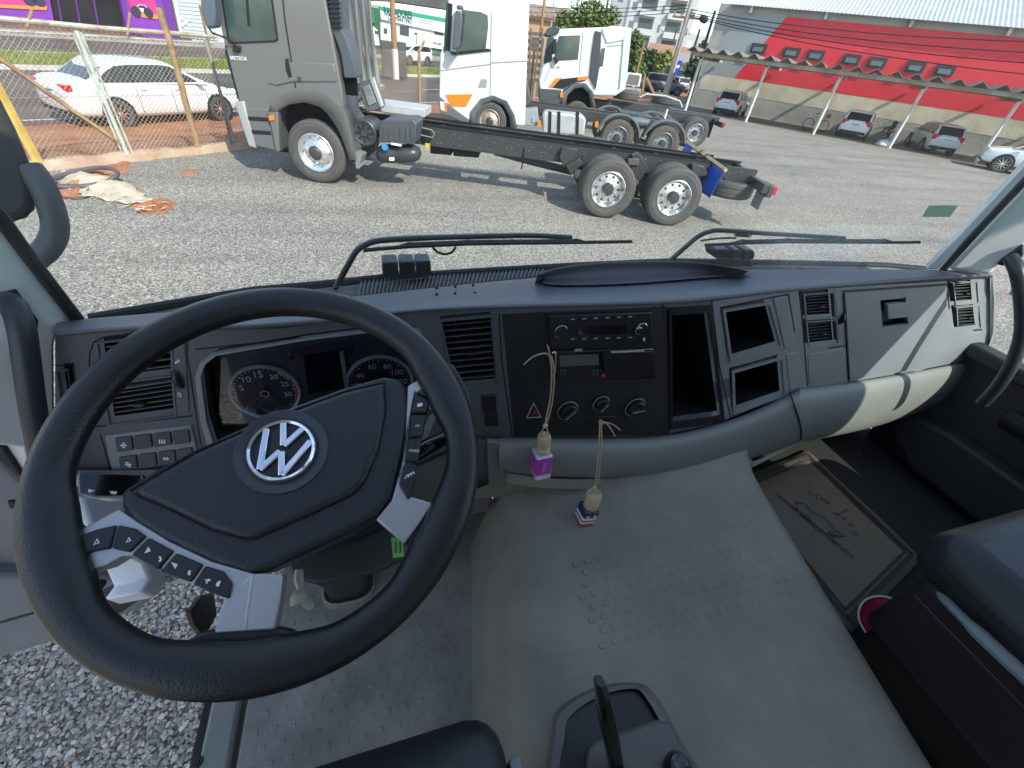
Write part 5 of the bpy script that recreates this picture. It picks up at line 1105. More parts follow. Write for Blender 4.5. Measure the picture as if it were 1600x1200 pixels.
gar = thing('shutter_building', 'pale grey building with roller shutter between purple shop and grey truck', 'building', uv(bq(300, 60).dot(SD), BV + .2))
bpan(gar, 'wall', [(255, -70), (470, -60), (470, 90), (286, 74)], M('pale_wall', (.58, .60, .60), .7, var=.15, vscale=.4), BV + .25, 6)
for k in range(16):
    y0 = -40 + k * 6.2; bpan(gar, 'shutter_slat', [(270 + k * 1.2, y0), (322 + k * 1.2, y0 + 5), (322 + k * 1.2 + 1, y0 + 10.4), (271 + k * 1.2, y0 + 5.4)], M('shutter_grey', (.46, .50, .52), .5), BV + .16, .08)
for a, b in (((283, 28), (297, 42)), ((297, 30), (284, 41))): MB().tube([bq(*a, BV + .12), bq(*b, BV + .12)], .06, 5).build('shutter_mark', PRINT, gar)
# radiator shop
RB = 46.0; rbq = lambda x, y, o_=0.: atp(x, y, uv(0, RB + o_), SN)
rad_b = thing('radiator_shop', 'white workshop with green band and large lettered sign across the street', 'building', uv(rbq(640, 70).dot(SD), RB))
def rp_(nm, pts, mat, o_=0., d=.2): return MB().prism([rbq(x, y, o_) for x, y in pts], SN * d).build(nm, mat, rad_b)
WWALL = M('workshop_wall', (.56, .56, .53), .75, var=.12, vscale=.4); GRN = M('workshop_green', (.03, .30, .17), .5); SIGNW = M('sign_white', (.72, .76, .74), .5)
rp_('wall', [(593, 8), (760, 42), (760, 104), (590, 82)], WWALL, 0, 10); rp_('roof', [(560, -30), (770, -8), (770, 25), (695, 14), (620, 3), (560, 2)], M('roof_dark', (.09, .08, .08), .8, var=.3, vscale=.5), 1.5, 8)
rp_('sign_band', [(594, 10), (700, 29), (762, 42), (762, 49), (700, 36), (594, 16)], GRN, -.3, .25); rp_('sign_board', [(594, 16), (650, 26), (649, 42), (596, 30)], SIGNW, -.28, .25); rp_('sign_board', [(651, 26), (762, 48), (762, 66), (650, 42)], M('sign_white2', (.74, .73, .72), .5), -.27, .25)
INKS = M('sign_ink', (.03, .07, .09), .5)
txt('RADIADORES', rbq(600, 23, -.34), rbq(644, 29.5, -.34), V(0, 0, .72), INKS, rad_b, 'sign_lettering', bold=.015, fit=True, ext=.01)
txt('DIAMANTINO', rbq(607, 31, -.34), rbq(644, 37.5, -.34), V(0, 0, .48), INKS, rad_b, 'sign_lettering', fit=True, ext=.01)
txt('FONE (16) 3322 - RADIADORES', rbq(655, 30, -.34), rbq(676, 33.5, -.34), V(0, 0, .2), INKS, rad_b, 'sign_small_print', fit=True, ext=.01) if False else None
for k in range(2): rp_('sign_small_print', [(655 + k * -1, 29.5 + k * 4), (676, 33 + k * 4), (676, 34.2 + k * 4), (655 + k * -1, 30.7 + k * 4)], M('sign_grey_ink', (.35, .36, .38), .6), -.33, .03)
for q in ([(600, 44), (605, 45), (605, 53), (600, 52)], [(625, 40), (639, 42), (639, 57), (625, 54)], [(648, 51), (652, 51.6), (652, 54.6), (648, 54)], [(679, 49), (693, 51.5), (693, 56), (679, 53.5)]): rp_('window', q, M('window_dark', (.07, .075, .075), .3), -.04, .1)
rp_('canopy_wall', [(653, 55), (762, 70), (762, 88), (653, 71)], M('white_wall2', (.74, .73, .71), .7), -.35, .2); rp_('green_base', [(590, 62), (653, 70), (762, 86), (762, 112), (590, 88)], M('green_base', (.08, .16, .10), .7, var=.3, vscale=.5), -.05, .1)
txt('3706-4000', rbq(676, 69, -.42), rbq(690, 71, -.42), V(0, 0, .25), INKS, rad_b, 'wall_print', fit=True, ext=.01)
grc = thing('green_container', 'green metal container stack left of the radiator shop', 'container', uv(rbq(584, 60).dot(SD), RB - 1))
for q, mt_2 in (([(560, 12), (584, 14), (586, 36), (560, 34)], M('cont_green', (.06, .20, .09), .6, var=.3, vscale=1)), ([(584, 12), (594, 14), (595, 76), (586, 74)], M('cont_green2', (.03, .13, .06), .6, var=.3, vscale=1))): MB().prism([rbq(x, y, -.9) for x, y in q], SN * 2).build('container_side', mt_2, grc)
# ================================================================ poles, wires, far town
def fr(px, py, D):                       # the point a horizontal distance D away
    d = ray(px, py); return CP + d * (D / math.hypot(d.x, d.y))
CONP = M('pole_concrete', (.42, .38, .33), .8, var=.25, vscale=1); CREO = M('pole_dark', (.06, .055, .05), .8); RWOOD = M('pole_brown', (.34, .20, .11), .8, var=.3)
def pole(name, label, bpx, tpx, D, r_, mat, arm=None, base_white=None):
    b, t_ = fr(*bpx, D), fr(*tpx, D); t_ = V(b.x, b.y, t_.z); b = V(b.x, b.y, min(b.z, 0) if D < 60 else b.z)
    t = thing(name, label, 'pole', b, group='poles along the street'); MB().tube([b - V(0, 0, .6), lerp(b, t_, .5), t_], [r_ * 1.2, r_, r_ * .75], 10).build('shaft', mat, t, smooth=True)
    if base_white: MB().tube([b - V(0, 0, .6), lerp(b, t_, base_white)], r_ * 1.28, 10).build('painted_base', M('pole_white', (.70, .68, .65), .8), t, smooth=True)
    if arm:
        for z, L_ in arm: MB().tube([V(b.x, b.y, t_.z - z) - SN * L_, V(b.x, b.y, t_.z - z) + SN * L_], .06, 6).build('crossarm', RWOOD, t)
        for z, L_ in arm:
            for s_ in (-.9, -.4, .4, .9): MB().lathe([(.05, 0), (.07, .08), (.04, .2), (0, .22)], V(b.x, b.y, t_.z - z + .05) + SN * (L_ * s_), (0, 0, 1), 8).build('insulator', M('insulator', (.30, .22, .18), .3), t, smooth=True)
    return t, b, t_
p1, b1, t1 = pole('street_pole', 'brown pole with white painted foot standing on the median', (618, 108), (612, -70), 36.5, .17, RWOOD, None, .21)
for s_, nm_ in ((-.75, 'left'), (.62, 'right')):
    tr = thing('tree_guard', 'dark square guard %s of the white-footed pole on the median' % nm_, 'tree guard', b1 + SD * s_); MB().box(b1 + SD * s_ + V(0, 0, .62), (.62, .62, 1.9)).build('guard_body', M('guard_dark', (.10, .09, .09), .8, var=.3), tr, bevel=.04)
P2 = pole('utility_pole', 'tall pale concrete utility pole with cables right of the apartment tower', (1043, 137), (1079, -10), 40, .19, CONP, [(1.2, 1.0)])
P3 = pole('utility_pole', 'thin dark utility pole above the rear white truck', (942, 44), (952, -12), 60, .12, CREO, [(2.4, .9)])
P4 = pole('street_pole', 'thin brown pole with white foot left of the green trees', (994, 118), (1006, 62), 52, .12, RWOOD, None, .35)
P5 = pole('utility_pole', 'weathered pole with crossarm left of the third cab', (837, 120), (852, -8), 33, .11, RWOOD, [(1.0, .8)])
P6 = pole('utility_pole', 'dark slanted post at the corner of the red building', (1098, 80), (1121, 17), 45, .12, CREO)
P7 = pole('utility_pole', 'short dark post with the blue sign behind it', (1075, 108), (1100, 46), 70, .16, CREO); P8 = pole('utility_pole', 'distant thin post with crossarm beyond the houses', (1048, 80), (1054, 44), 110, .14, CREO, [(.6, 3.)])
P9 = pole('lamp_pole', 'tall curved street lamp pole above the rear white cab', (861, 40), (857, 4), 55, .10, M('lamp_grey', (.30, .31, .32), .5))
wires = thing('overhead_cables', 'black overhead power cables strung between the utility poles', 'cable', P2[1])
def cable(a, b, sag, r_=.02):
    pts = [lerp(a, b, k / 12) - V(0, 0, sag * 4 * (k / 12) * (1 - k / 12)) for k in range(13)]; MB().tube(pts, r_, 4, cap=False).build('cable', BLKM, wires)
c0 = P2[2] - V(0, 0, 1.2)
T = P2[2]
for px, py, D in ((700, -6, 60), (700, 4, 60), (700, 14, 60)): cable(fr(1076, 8 + (py + 6) * .5, 40), fr(px, py, D), .5)
for (x0, y0), (x1, y1) in (((1076, 14), (1640, 66)), ((1075, 19), (1640, 84)), ((1074, 22), (1620, 100)), ((1074, 24), (1620, 118))): cable(fr(x0, y0, 40), fr(x1, y1, 33), .3, .022)
MB().lathe([(.0, -.5), (.22, -.35), (.22, .3), (.12, .4), (0, .42)], fr(1100, 30, 40), SD, 12).build('cable_splice', CREO, wires, smooth=True)
# apartment towers
def tower(label, cx, top, base, D, wid, dep, rot, mat, cols_, name='apartment_tower'):
    c = fr(cx, base, D); c.z = min(c.z, 0) - 6; H = fr(cx, top, D).z - c.z
    t = thing(name, label, 'building', c, rot, 'distant apartment blocks')
    MB().box((0, dep / 2, H / 2), (wid, dep, H)).build('wall', mat, t, local=True)
    n = int(H / 3.0)
    for i, (x0, w_, kind) in enumerate(cols_):
        for k in range(max(0, n - 16), n):
            z = 1.6 + k * 3.0
            if z > H - 1.2: continue
            if kind == 'b':
                MB().box((x0, -.45, z - .9), (w_, .9, 1.0)).build('balcony', M('balcony_white', (.52, .53, .53), .6), t, local=True); MB().box((x0, -.02, z + .4), (w_ * .9, .1, 1.7)).build('window', M('tower_glass', (.07, .09, .09), .2), t, local=True)
            else: MB().box((x0, -.02, z), (w_, .1, 1.2)).build('window', M('tower_glass2', (.16, .18, .18), .3), t, local=True)
    return t
tower('white apartment tower with two columns of balconies', 1015, -60, 96, 120, 13.5, 11, R(-24), M('tower_white', (.50, .51, .51), .7, var=.08, vscale=.1), [(-5.6, 1.0, 'w'), (-2.7, 3.4, 'b'), (.2, .5, 'w'), (3.0, 3.4, 'b'), (5.6, 1.0, 'w')])
tower('grey apartment tower left of the white one', 966, -60, 96, 150, 9.5, 12, R(-24), M('tower_grey', (.40, .42, .45), .7, var=.1, vscale=.1), [(-2.6, 1.2, 'w'), (0, 1.2, 'w'), (2.6, 1.2, 'w')])
tower('small distant grey block beyond the concrete pole', 1070, 52, 92, 190, 14, 10, R(-24), M('tower_grey2', (.48, .48, .49), .7), [(-4, 1.5, 'w'), (0, 1.5, 'w'), (4, 1.5, 'w')])
tower('small distant white block with dark bands right of the white tower', 1052, 60, 96, 170, 8, 8, R(-24), M('tower_white3', (.6, .61, .62), .7), [(-2, 1.3, 'w'), (2, 1.3, 'w')])
# low houses
def house(label, px0, px1, base, top, D, mat, roofm, wins):
    a, b = fr(px0, base, D), fr(px1, base + (px1 - px0) * .14, D); a.z = b.z = min(a.z, 0) - 1; H = fr((px0 + px1) / 2, top, D).z - a.z; d = (b - a); L_ = d.length; dn = V(-d.y, d.x, 0).normalized()
    if dn.dot(a) < 0: dn = -dn
    t = thing('house', label, 'house', (a + b) / 2, group='low houses beyond the lot'); MB().prism([a, b, b + dn * 8, a + dn * 8], (0, 0, H)).build('wall', mat, t)
    z = V(0, 0, H); m1, m2 = lerp(a, a + dn * 8, .5) + V(0, 0, H * 1.28), lerp(b, b + dn * 8, .5) + V(0, 0, H * 1.28); e_ = d.normalized() * .6
    MB().poly([a + z - dn * .6 - e_, b + z - dn * .6 + e_, m2 + e_, m1 - e_]).poly([a + z + dn * 8.6 - e_, b + z + dn * 8.6 + e_, m2 + e_, m1 - e_]).build('roof', roofm, t, solid=.2)
    MB().poly([a + z, a + z + dn * 8, m1]).poly([b + z, b + z + dn * 8, m2]).build('gable', mat, t, solid=.1)
    for u in wins: c = lerp(a, b, u) + V(0, 0, H * .5) - dn * .03; MB().prism([c - d.normalized() * 1.0 - V(0, 0, .9), c + d.normalized() * 1.0 - V(0, 0, .9), c + d.normalized() * 1.0 + V(0, 0, .9), c - d.normalized() * 1.0 + V(0, 0, .9)], dn * .02).build('window', M('tower_glass', (.07, .09, .09), .2), t)
house('low ochre house with terracotta roof behind the trees', 1010, 1062, 108, 84, 85, M('ochre_wall', (.50, .36, .20), .8), M('tile_roof', (.40, .20, .13), .8, var=.3, vscale=1), (.2, .5, .8))
house('brown roofed building left of the third cab', 822, 880, 70, 30, 90, M('orange_wall', (.48, .31, .16), .8, var=.2), M('tile_roof2', (.30, .22, .17), .8, var=.3, vscale=1), (.3, .7))
house('pale shop with awning at the street end', 1054, 1090, 116, 98, 75, M('pale_shop', (.62, .60, .56), .8), M('tile_roof3', (.30, .27, .25), .8), (.3, .7))
sg = thing('blue_shop_sign', 'small blue sign board with white marks beyond the utility pole', 'sign', fr(1062, 100, 68))
a, b = fr(1056, 95, 68), fr(1066, 95, 68); u_ = V(0, 0, 1.4); MB().prism([a, b, b - u_, a - u_], SN * .1).build('sign_board', M('sign_blue', (.03, .08, .42), .4), sg)
MB().prism([lerp(a, b, .2) - u_ * .3, lerp(a, b, .8) - u_ * .3, lerp(a, b, .8) - u_ * .5, lerp(a, b, .2) - u_ * .5], SN * -.03).build('sign_print', PRINT, sg); MB().tube([lerp(a, b, .5) - u_, lerp(a, b, .5) - u_ - V(0, 0, 3)], .08, 6).build('sign_post', CREO, sg)
# trees: trunk, limbs and a crown of leaf clumps
def leafmat(nm, c1, c2):
    if nm in MATS: return MATS[nm]
    mt = bpy.data.materials.new(nm); mt.use_nodes = True; t = mt.node_tree; b = t.nodes['Principled BSDF']; b.inputs['Roughness'].default_value = .6; ge = t.nodes.new('ShaderNodeNewGeometry'); r_ = t.nodes.new('ShaderNodeValToRGB')
    r_.color_ramp.elements[0].color = (*c1, 1); r_.color_ramp.elements[1].color = (*c2, 1); t.links.new(ge.outputs['Random Per Island'], r_.inputs['Fac']); t.links.new(r_.outputs[0], b.inputs['Base Color']); b.inputs['Subsurface Weight'].default_value = 0
    b.inputs['Transmission Weight'].default_value = 0; MATS[nm] = mt; return mt
def tree(label, bpx, D, blobs, leaf, n, mat, name='tree'):
    b = fr(*bpx, D); b.z = min(b.z, 0); t = thing(name, label, 'tree', b, group='trees beyond the lot'); cs = [(fr(x, y, D + dd_), r_) for x, y, r_, dd_ in blobs]
    c_ = sum((c for c, _ in cs), V(0, 0, 0)) / len(cs); MB().tube([b - V(0, 0, .4), lerp(b, c_, .5) + V(.1, 0, 0), c_], [.25, .18, .08], 8).build('trunk', M('bark', (.13, .10, .07), .9, bump=.5, bscale=20), t, smooth=True)
    lm = MB()
    for c, r_ in cs: lm.tube([lerp(b, c_, .55), lerp(lerp(b, c_, .8), c, .5), c], [.10, .07, .03], 5)
    lm.build('limb', MATS['bark'], t, smooth=True)
    mb = MB(); tot = sum(r_ ** 2 for _, r_ in cs)
    for c, r_ in cs:
        for _ in range(int(n * r_ * r_ / tot)):
            d = V(random.gauss(0, 1), random.gauss(0, 1), random.gauss(0, 1)).normalized(); p = c + d * r_ * .52 * random.uniform(.45, 1.08) * (1 + .22 * math.sin(d.x * 7 + d.z * 9)); s_ = leaf * .7 * random.uniform(.6, 1.4)
            a1 = V(random.gauss(0, 1), random.gauss(0, 1), random.gauss(0, .6)).normalized(); a2 = a1.cross(d + V(.01, .02, .4)).normalized(); k = len(mb.v)
            mb.v += [p - a1 * s_, p + a2 * s_ * .5, p + a1 * s_, p - a2 * s_ * .5]; mb.f.append((k, k + 1, k + 2, k + 3))
    mb.build('crown', mat, t, fix=False); return t
LG = leafmat('leaf_bright', (.05, .09, .015), (.16, .22, .04)); LD = leafmat('leaf_dark', (.018, .04, .012), (.06, .10, .025)); LY = leafmat('leaf_yellow', (.12, .15, .02), (.30, .30, .05))
tree('broad green tree above the rear white cab roof', (925, 110), 58, [(880, 35, 1.9, 0), (905, 28, 2.3, 0), (925, 22, 2.5, 0), (950, 32, 2.2, 0), (895, 40, 2.0, 0), (940, 42, 2.0, 0)], .28, 4200, LG)
tree('tall narrow green tree beside the rear of the third cab', (992, 125), 60, [(992, 62, 1.5, 0), (994, 80, 1.7, 0), (990, 98, 1.8, 0), (998, 112, 1.6, 0)], .26, 2600, LG)
tree('dark round tree below the white tower', (1012, 122), 64, [(1008, 92, 1.7, 0), (1016, 98, 1.8, 0), (1020, 90, 1.4, 0)], .26, 2400, LD)
tree('small yellow-green tree at the street side', (1033, 128), 62, [(1038, 92, 1.3, 0), (1030, 104, 1.2, 0), (1044, 88, 1.0, 0), (1028, 116, 1.0, 0)], .25, 1600, LY)
tree('dark hedge tree right of the blue sign', (1092, 128), 58, [(1080, 108, 1.3, 0), (1086, 100, 1.2, 0), (1090, 116, 1.4, 0), (1098, 76, 1.2, 0)], .25, 1500, LD)
# ================================================================ red building and carport
CW = V(.64, -.768, 0).normalized(); CN = V(.768, .64, 0).normalized()        # along the wall / away from the lot
CB = V(26.4, 23.65, 0)
CD = 5.6
wq = lambda x, y, o_=0.: atp(x, y, CB + CN * (CD + o_), CN)
red = thing('red_building', 'long building with red and grey painted wall and corrugated metal roof behind the carport', 'building', CB + CN * CD)
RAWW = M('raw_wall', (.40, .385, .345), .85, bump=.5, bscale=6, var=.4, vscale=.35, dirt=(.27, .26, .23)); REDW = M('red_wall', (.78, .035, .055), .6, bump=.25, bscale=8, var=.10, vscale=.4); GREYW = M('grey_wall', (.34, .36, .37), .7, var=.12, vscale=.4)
def wl(nm, pts, mat, o_=0., d=.1): return MB().prism([wq(x, y, o_) for x, y in pts], CN * d).build(nm, mat, red)
u0 = (wq(1122, 20) - CB).dot(CW); u1 = u0 + 62
def wp(u, z, o_=0.): return CB + CW * u + CN * (CD + o_) + V(0, 0, z)
WH = wq(1222, 24).z
MB().prism([wp(u0, -.2), wp(u1, -.2), wp(u1, WH + .35), wp(u0, WH + .35)], CN * 14).build('wall', RAWW, red)  # wall grey is darkened to hold the shade under the carport
zr = lambda x, y: wq(x, y).z
zb = (zr(1143, 120) + zr(1390, 159)) / 2
ub = lambda x, y: (wq(x, y) - CB).dot(CW)
MB().prism([wp(ub(1191, 60) + 1.0, WH - .05, -.02), wp(u1, WH - .05, -.02), wp(u1, zb, -.02), wp(ub(1143, 120) + .2, zb, -.02)], CN * .03).build('red_paint', REDW, red)
MB().prism([wp(u0 + 1.3, WH - .05, -.018), wp(ub(1191, 60) + 1.0, WH - .05, -.018), wp(ub(1143, 120) + .2, zb, -.018), wp(u0 + .3, zb, -.018)], CN * .03).build('grey_paint', GREYW, red)
MB().prism([wp(u0 + .3, zb, -.012), wp(u1, zb, -.012), wp(u1, zb - .95, -.012), wp(u0 + .3, zb - .95, -.012)], CN * .03).build('sunlit_band', M('sunlit_cream', (.66, .62, .50), .8, bump=.4, bscale=8, var=.35, vscale=.8, dirt=(.50, .42, .30)), red)  # sunlit strip of the same wall, painted on as a paler band
WFR = M('window_frame_dark', (.035, .04, .045), .4); WGL = M('window_glass_dark', (.10, .12, .12), .15)
zw = [zr(1265, 77), zr(1258, 93)]
for q in ((1177, 65, 1201, 68, 1194, 86, 1171, 82), (1228, 72, 1253, 75, 1246, 92, 1221, 88), (1265, 77, 1291, 80, 1283, 97, 1258, 93), (1320, 84, 1347, 87, 1339, 105, 1314, 100), (1359, 89, 1388, 92, 1379, 110, 1352, 106), (1418, 97, 1448, 100, 1439, 117, 1411, 113), (1464, 103, 1494, 106, 1484, 124, 1454, 119)):
    ua = (ub(q[0], q[1]) + ub(q[6], q[7])) / 2; ubb = (ub(q[2], q[3]) + ub(q[4], q[5])) / 2
    MB().prism([wp(ua, zw[0], -.10), wp(ubb, zw[0], -.10), wp(ubb, zw[1], -.10), wp(ua, zw[1], -.10)], CN * .1).build('window', WFR, red)
    k = .18; a_, b_ = ua + (ubb - ua) * k, ubb - (ubb - ua) * k; z0, z1 = zw[0] - (zw[0] - zw[1]) * .35, zw[1] + (zw[0] - zw[1]) * .2
    MB().prism([wp(a_, z0, -.13), wp(b_, z0, -.13), wp(b_, z1, -.30), wp(a_, z1, -.30)], CN * .02).build('window_pane', WGL, red)
# corrugated metal roof sheet with ribs
RFM = M('zinc_roof', (.66, .68, .70), .4, metal=.2, var=.12, vscale=1)
rs_ = MB(); rr_ = [[], []]; nn_ = 260
for k in range(nn_ * 2 + 1):
    u = u0 + .8 + (u1 - u0) * k / (nn_ * 2); z = .06 if k % 2 else 0
    rr_[0].append(wp(u, WH + .30 + z, -.45)); rr_[1].append(wp(u, WH + 3.4 + z, 9))
rs_.grid(rr_).build('roof', RFM, red, solid=.02)
for k in range(12): u = u0 + 2.2 + k * 4.6; MB().box(wp(u, WH + .12, -.2), (.16, .4, .34), Matrix.Rotation(math.atan2(CW.y, CW.x), 3, 'Z')).build('roof_bracket', RAWW, red)
# carport
cpt = thing('carport', 'open carport with white posts and zigzag corrugated roof in front of the red wall', 'carport', CB)
cw_ = lambda u, n_, z: CB + CW * u + CN * n_ + V(0, 0, z)
POSTM = M('post_white', (.66, .65, .62), .6, var=.25, vscale=3); BEAM = M('beam_dirty', (.45, .42, .35), .8, var=.5, vscale=1.5, dirt=(.22, .17, .12)); FIBRE = M('fibre_cement', (.24, .22, .20), .85, bump=.4, bscale=10, var=.4, vscale=1.2)
CH = 2.86
for k in range(-2, 6):
    u = k * 4.02; MB().tube([cw_(u, 0, -.1), cw_(u, 0, CH)], .085, 4, up=CW).build('post', POSTM, cpt)
    MB().box(cw_(u + .1, CD / 2 - .1, CH + .05), (.12, CD - .1, .16), Matrix.Rotation(math.atan2(CN.y, CN.x) - math.pi / 2, 3, 'Z')).build('rafter', BEAM, cpt)
ang = Matrix.Rotation(math.atan2(CW.y, CW.x), 3, 'Z')
MB().box(cw_(6.2, -.05, CH + .22), (30.0, .16, .20), ang).build('front_beam', BEAM, cpt); MB().box(cw_(6.2, 3.9, CH + .22), (30.0, .14, .2), ang).build('rear_beam', BEAM, cpt)
per, am = .92, .22
for k in range(32):
    uA = -9.0 + k * per; pr = [(0, 0), (.10, 0), (.42, 1), (.52, 1), (.84, 0), (.98, 0)]
    MB().grid([[cw_(uA + a * per, -.55, CH + .36 + am * b) for a, b in pr], [cw_(uA + a * per, CD - 1.25, CH + .30 + am * b) for a, b in pr]]).build('roof_sheet', FIBRE, cpt, solid=.03)
# ================================================================ trucks in the lot
TA = R(-18.0); TT = V(math.cos(TA), math.sin(TA), 0); TNV = V(-math.sin(TA), math.cos(TA), 0)
TO = V(4.31, 7.64, 0)
TYRE = M('tyre_rubber', (.055, .054, .054), .75, bump=.4, bscale=80, var=.3, vscale=6, dirt=(.10, .09, .08)); ALLOY = M('polished_alloy', (.80, .80, .80), .24, metal=.9); STEELG = M('steel_wheel', (.33, .33, .33), .45, metal=.5, var=.2); HUBD = M('hub_dark', (.05, .05, .052), .4); FRAME = M('chassis_black', (.030, .031, .034), .42, var=.35, vscale=4, dirt=(.055, .053, .05))
GREYT = M('truck_grey_paint', (.185, .184, .18), .30, metal=.3, coat=.6); TWHITE = M('truck_white_paint', (.76, .77, .77), .3, coat=.5, var=.05, vscale=1); ORANGE = M('stripe_orange', (.85, .23, .015), .4); TGLASS = M('cab_glass', (.03, .045, .045), .06, coat=.8, var=.5, vscale=2.2, dirt=(.06, .11, .105)); FEND = M('fender_grey', (.13, .145, .155), .5, var=.15); AMBER = M('amber_lens', (.85, .22, .01), .25); REDL = M('red_lens', (.55, .01, .02), .25); LTWHITE = M('lamp_clear', (.75, .76, .78), .15); ALUT = M('alu_tank', (.72, .72, .71), .35, metal=.6, var=.15, vscale=3)
WHEELC = {}
def wheel_mesh(kind, Rr, w_):
    key = (kind, Rr, w_)
    if key in WHEELC: return WHEELC[key]
    k = Rr / .52; P = lambda l: [(a * k, b) for a, b in l]
    ty = MB().lathe(P([(.315, .03), (.335, .004), (.40, -.012), (.46, -.008), (.495, .008), (.515, .034), (.52, .05), (.52, w_ * .3), (.508, w_ * .31), (.508, w_ * .35), (.52, w_ * .36), (.521, w_ * .62), (.508, w_ * .63), (.508, w_ * .67), (.52, w_ * .68), (.52, w_ - .05), (.515, w_ - .03), (.49, w_), (.36, w_), (.315, w_ - .02)]), (0, 0, 0), (0, 1, 0), 48, closed=True)
    ty.lathe(P([(.405, -.0135), (.41, -.0165), (.415, -.0135)]), (0, 0, 0), (0, 1, 0), 48); ty.lathe(P([(.47, -.006), (.474, -.010), (.478, -.004)]), (0, 0, 0), (0, 1, 0), 48)
    rim = MB()
    if kind == 'front': rim.lathe(P([(.32, .03), (.322, .0), (.310, -.008), (.302, .004), (.292, .035), (.262, .045), (.240, .03), (.16, -.02), (.125, -.035), (.115, -.03)]), (0, 0, 0), (0, 1, 0), 40)
    else: rim.lathe(P([(.32, .03), (.322, .0), (.310, -.008), (.302, .004), (.294, .05), (.28, .10), (.25, .125), (.16, .115), (.12, .10), (.11, .10)]), (0, 0, 0), (0, 1, 0), 40)
    hub = MB(); d0 = .03 if kind == 'front' else .115
    if kind == 'front': hub.lathe(P([(.117, -.028), (.105, -.05), (.08, -.062), (.05, -.07), (0, -.072)]), (0, 0, 0), (0, 1, 0), 24)
    else: hub.lathe(P([(.112, .10), (.108, .02), (.09, -.005), (.05, -.01), (0, -.012)]), (0, 0, 0), (0, 1, 0), 24)
    for i in range(10):
        a = 2 * math.pi * i / 10; r_ = .225 if kind == 'front' else .215; hub.lathe([(.024 * k, 0), (0, 0)], (r_ * k * math.cos(a), (.028 if kind == 'front' else .119) - .004, r_ * k * math.sin(a)), (0, 1, 0), 10)
        a += .314; rim.lathe([(.013 * k, .02), (.013 * k, -.022), (0, -.026)], (.172 * k * math.cos(a), (-.01 if kind == 'front' else .116), .172 * k * math.sin(a)), (0, 1, 0), 6)
    out_ = []
    for mb_, nm_ in ((ty, 'tyre'), (rim, 'rim'), (hub, 'hub')):
        me = bpy.data.meshes.new(nm_); me.from_pydata([tuple(v) for v in mb_.v], [], mb_.f)
        bm = bmesh.new(); bm.from_mesh(me); bmesh.ops.recalc_face_normals(bm, faces=bm.faces); bm.to_mesh(me); bm.free()
        for p in me.polygons: p.use_smooth = True
        me.set_sharp_from_angle(angle=R(38)); out_.append(me)
    WHEELC[key] = out_; return out_
def wheel(par, c, kind='front', Rr=.52, w_=.29, rimm=None, flip=False, rot=None, tyrem=None, spin=0.):
    me = wheel_mesh(kind, Rr, w_); root = None
    for m_, nm_, mt_ in zip(me, ('wheel', 'rim', 'hub'), (tyrem or TYRE, rimm or ALLOY, HUBD)):
        if not m_.materials: m_.materials.append(mt_)
        if m_.materials[0] is not mt_: m_ = m_.copy(); m_.materials[0] = mt_
        o = bpy.data.objects.new(nm_, m_); COL.objects.link(o)
        if root is None:
            o.parent = par; o.location = c; o.rotation_euler = rot if rot else ((0, spin, math.pi) if flip else (0, spin, 0)); root = o
        else: o.parent = root
    return root
class TF:
    def __init__(s, nd, td=0.): s.o = TO + TNV * nd + TT * td
    def q(s, x, y, n=0.):
        p = atp(x, y, s.o + TNV * n, TNV) - s.o; return V(p.dot(TT), n, p.z)
    def pr(s, par, nm, pts, n0, n1, mat, **k): return MB().prism([s.q(x, y, n0) for x, y in pts], (0, n1 - n0, 0)).build(nm, mat, par, local=True, **k)
    def tube(s, par, nm, pts, r_, mat, seg=8, **k): return MB().tube([s.q(x, y, n) for x, y, n in pts], r_, seg, **k).build(nm, mat, par, smooth=True, local=True)
# ---------------------------------------------------------------- grey truck
f = TF(0); gt = thing('grey_truck', 'grey chassis cab truck with bare black frame parked across the lot', 'truck', f.o, TA)
fw = f.q(495, 282, 0); tF = f.q(493, 232, .02).x; tr1 = 0.0; tr2 = f.q(1040, 350, .0).x
body = [(318, -120), (335, 0), (352, 78), (370, 150), (379, 195), (396, 226), (437, 237), (433, 176), (450, 164), (475, 160), (500, 167), (514, 178), (537, 168), (534, 140), (508, 0), (490, -120)]
f.pr(gt, 'cab_body', body, .05, 2.42, GREYT, bevel=.03)
f.pr(gt, 'cab_flank', [(445, 97), (522, 99), (526, 128), (458, 128), (432, 134), (418, 130)], .03, .1, GREYT, bevel=.015)
f.pr(gt, 'door_window', [(336, -90), (345, -5), (356, 66), (360, 69), (430, 66), (435, 62), (426, 0), (408, -90)], .042, .08, RUBBER); f.pr(gt, 'door_glass', [(340, -90), (348, -5), (359, 64), (362, 66), (428, 63), (432, 60), (423, 0), (405, -90)], .036, .06, TGLASS)
f.pr(gt, 'window_divider', [(376, -90), (380, -90), (391, 40), (387, 41)], .03, .05, RUBBER)
for path in ([(436, -60), (445, 30), (462, 137)], [(352, 78), (372, 155)], [(352, 72), (372, 150)]): f.tube(gt, 'panel_gap', [(x, y, .046) for x, y in path], .010, BLKM, 5)
f.pr(gt, 'door_handle', [(445, 92), (450, 91), (456, 120), (451, 122), (446, 110)], .02, .05, BLK, bevel=.01)
f.tube(gt, 'mirror_bracket', [(323, 38, -.02), (332, 52, -.05), (350, 58, -.05), (362, 64, -.02), (366, 72, .03)], .014, BLK); f.pr(gt, 'bracket_foot', [(362, 71), (374, 71), (375, 80), (370, 83), (363, 81)], .0, .05, BLK, bevel=.015)
f.pr(gt, 'mirror_housing', [(308, -60), (328, -60), (336, 20), (335, 43), (322, 44), (314, 20)], -.25, -.05, M('mirror_blue_grey', (.10, .12, .15), .45), bevel=.03)
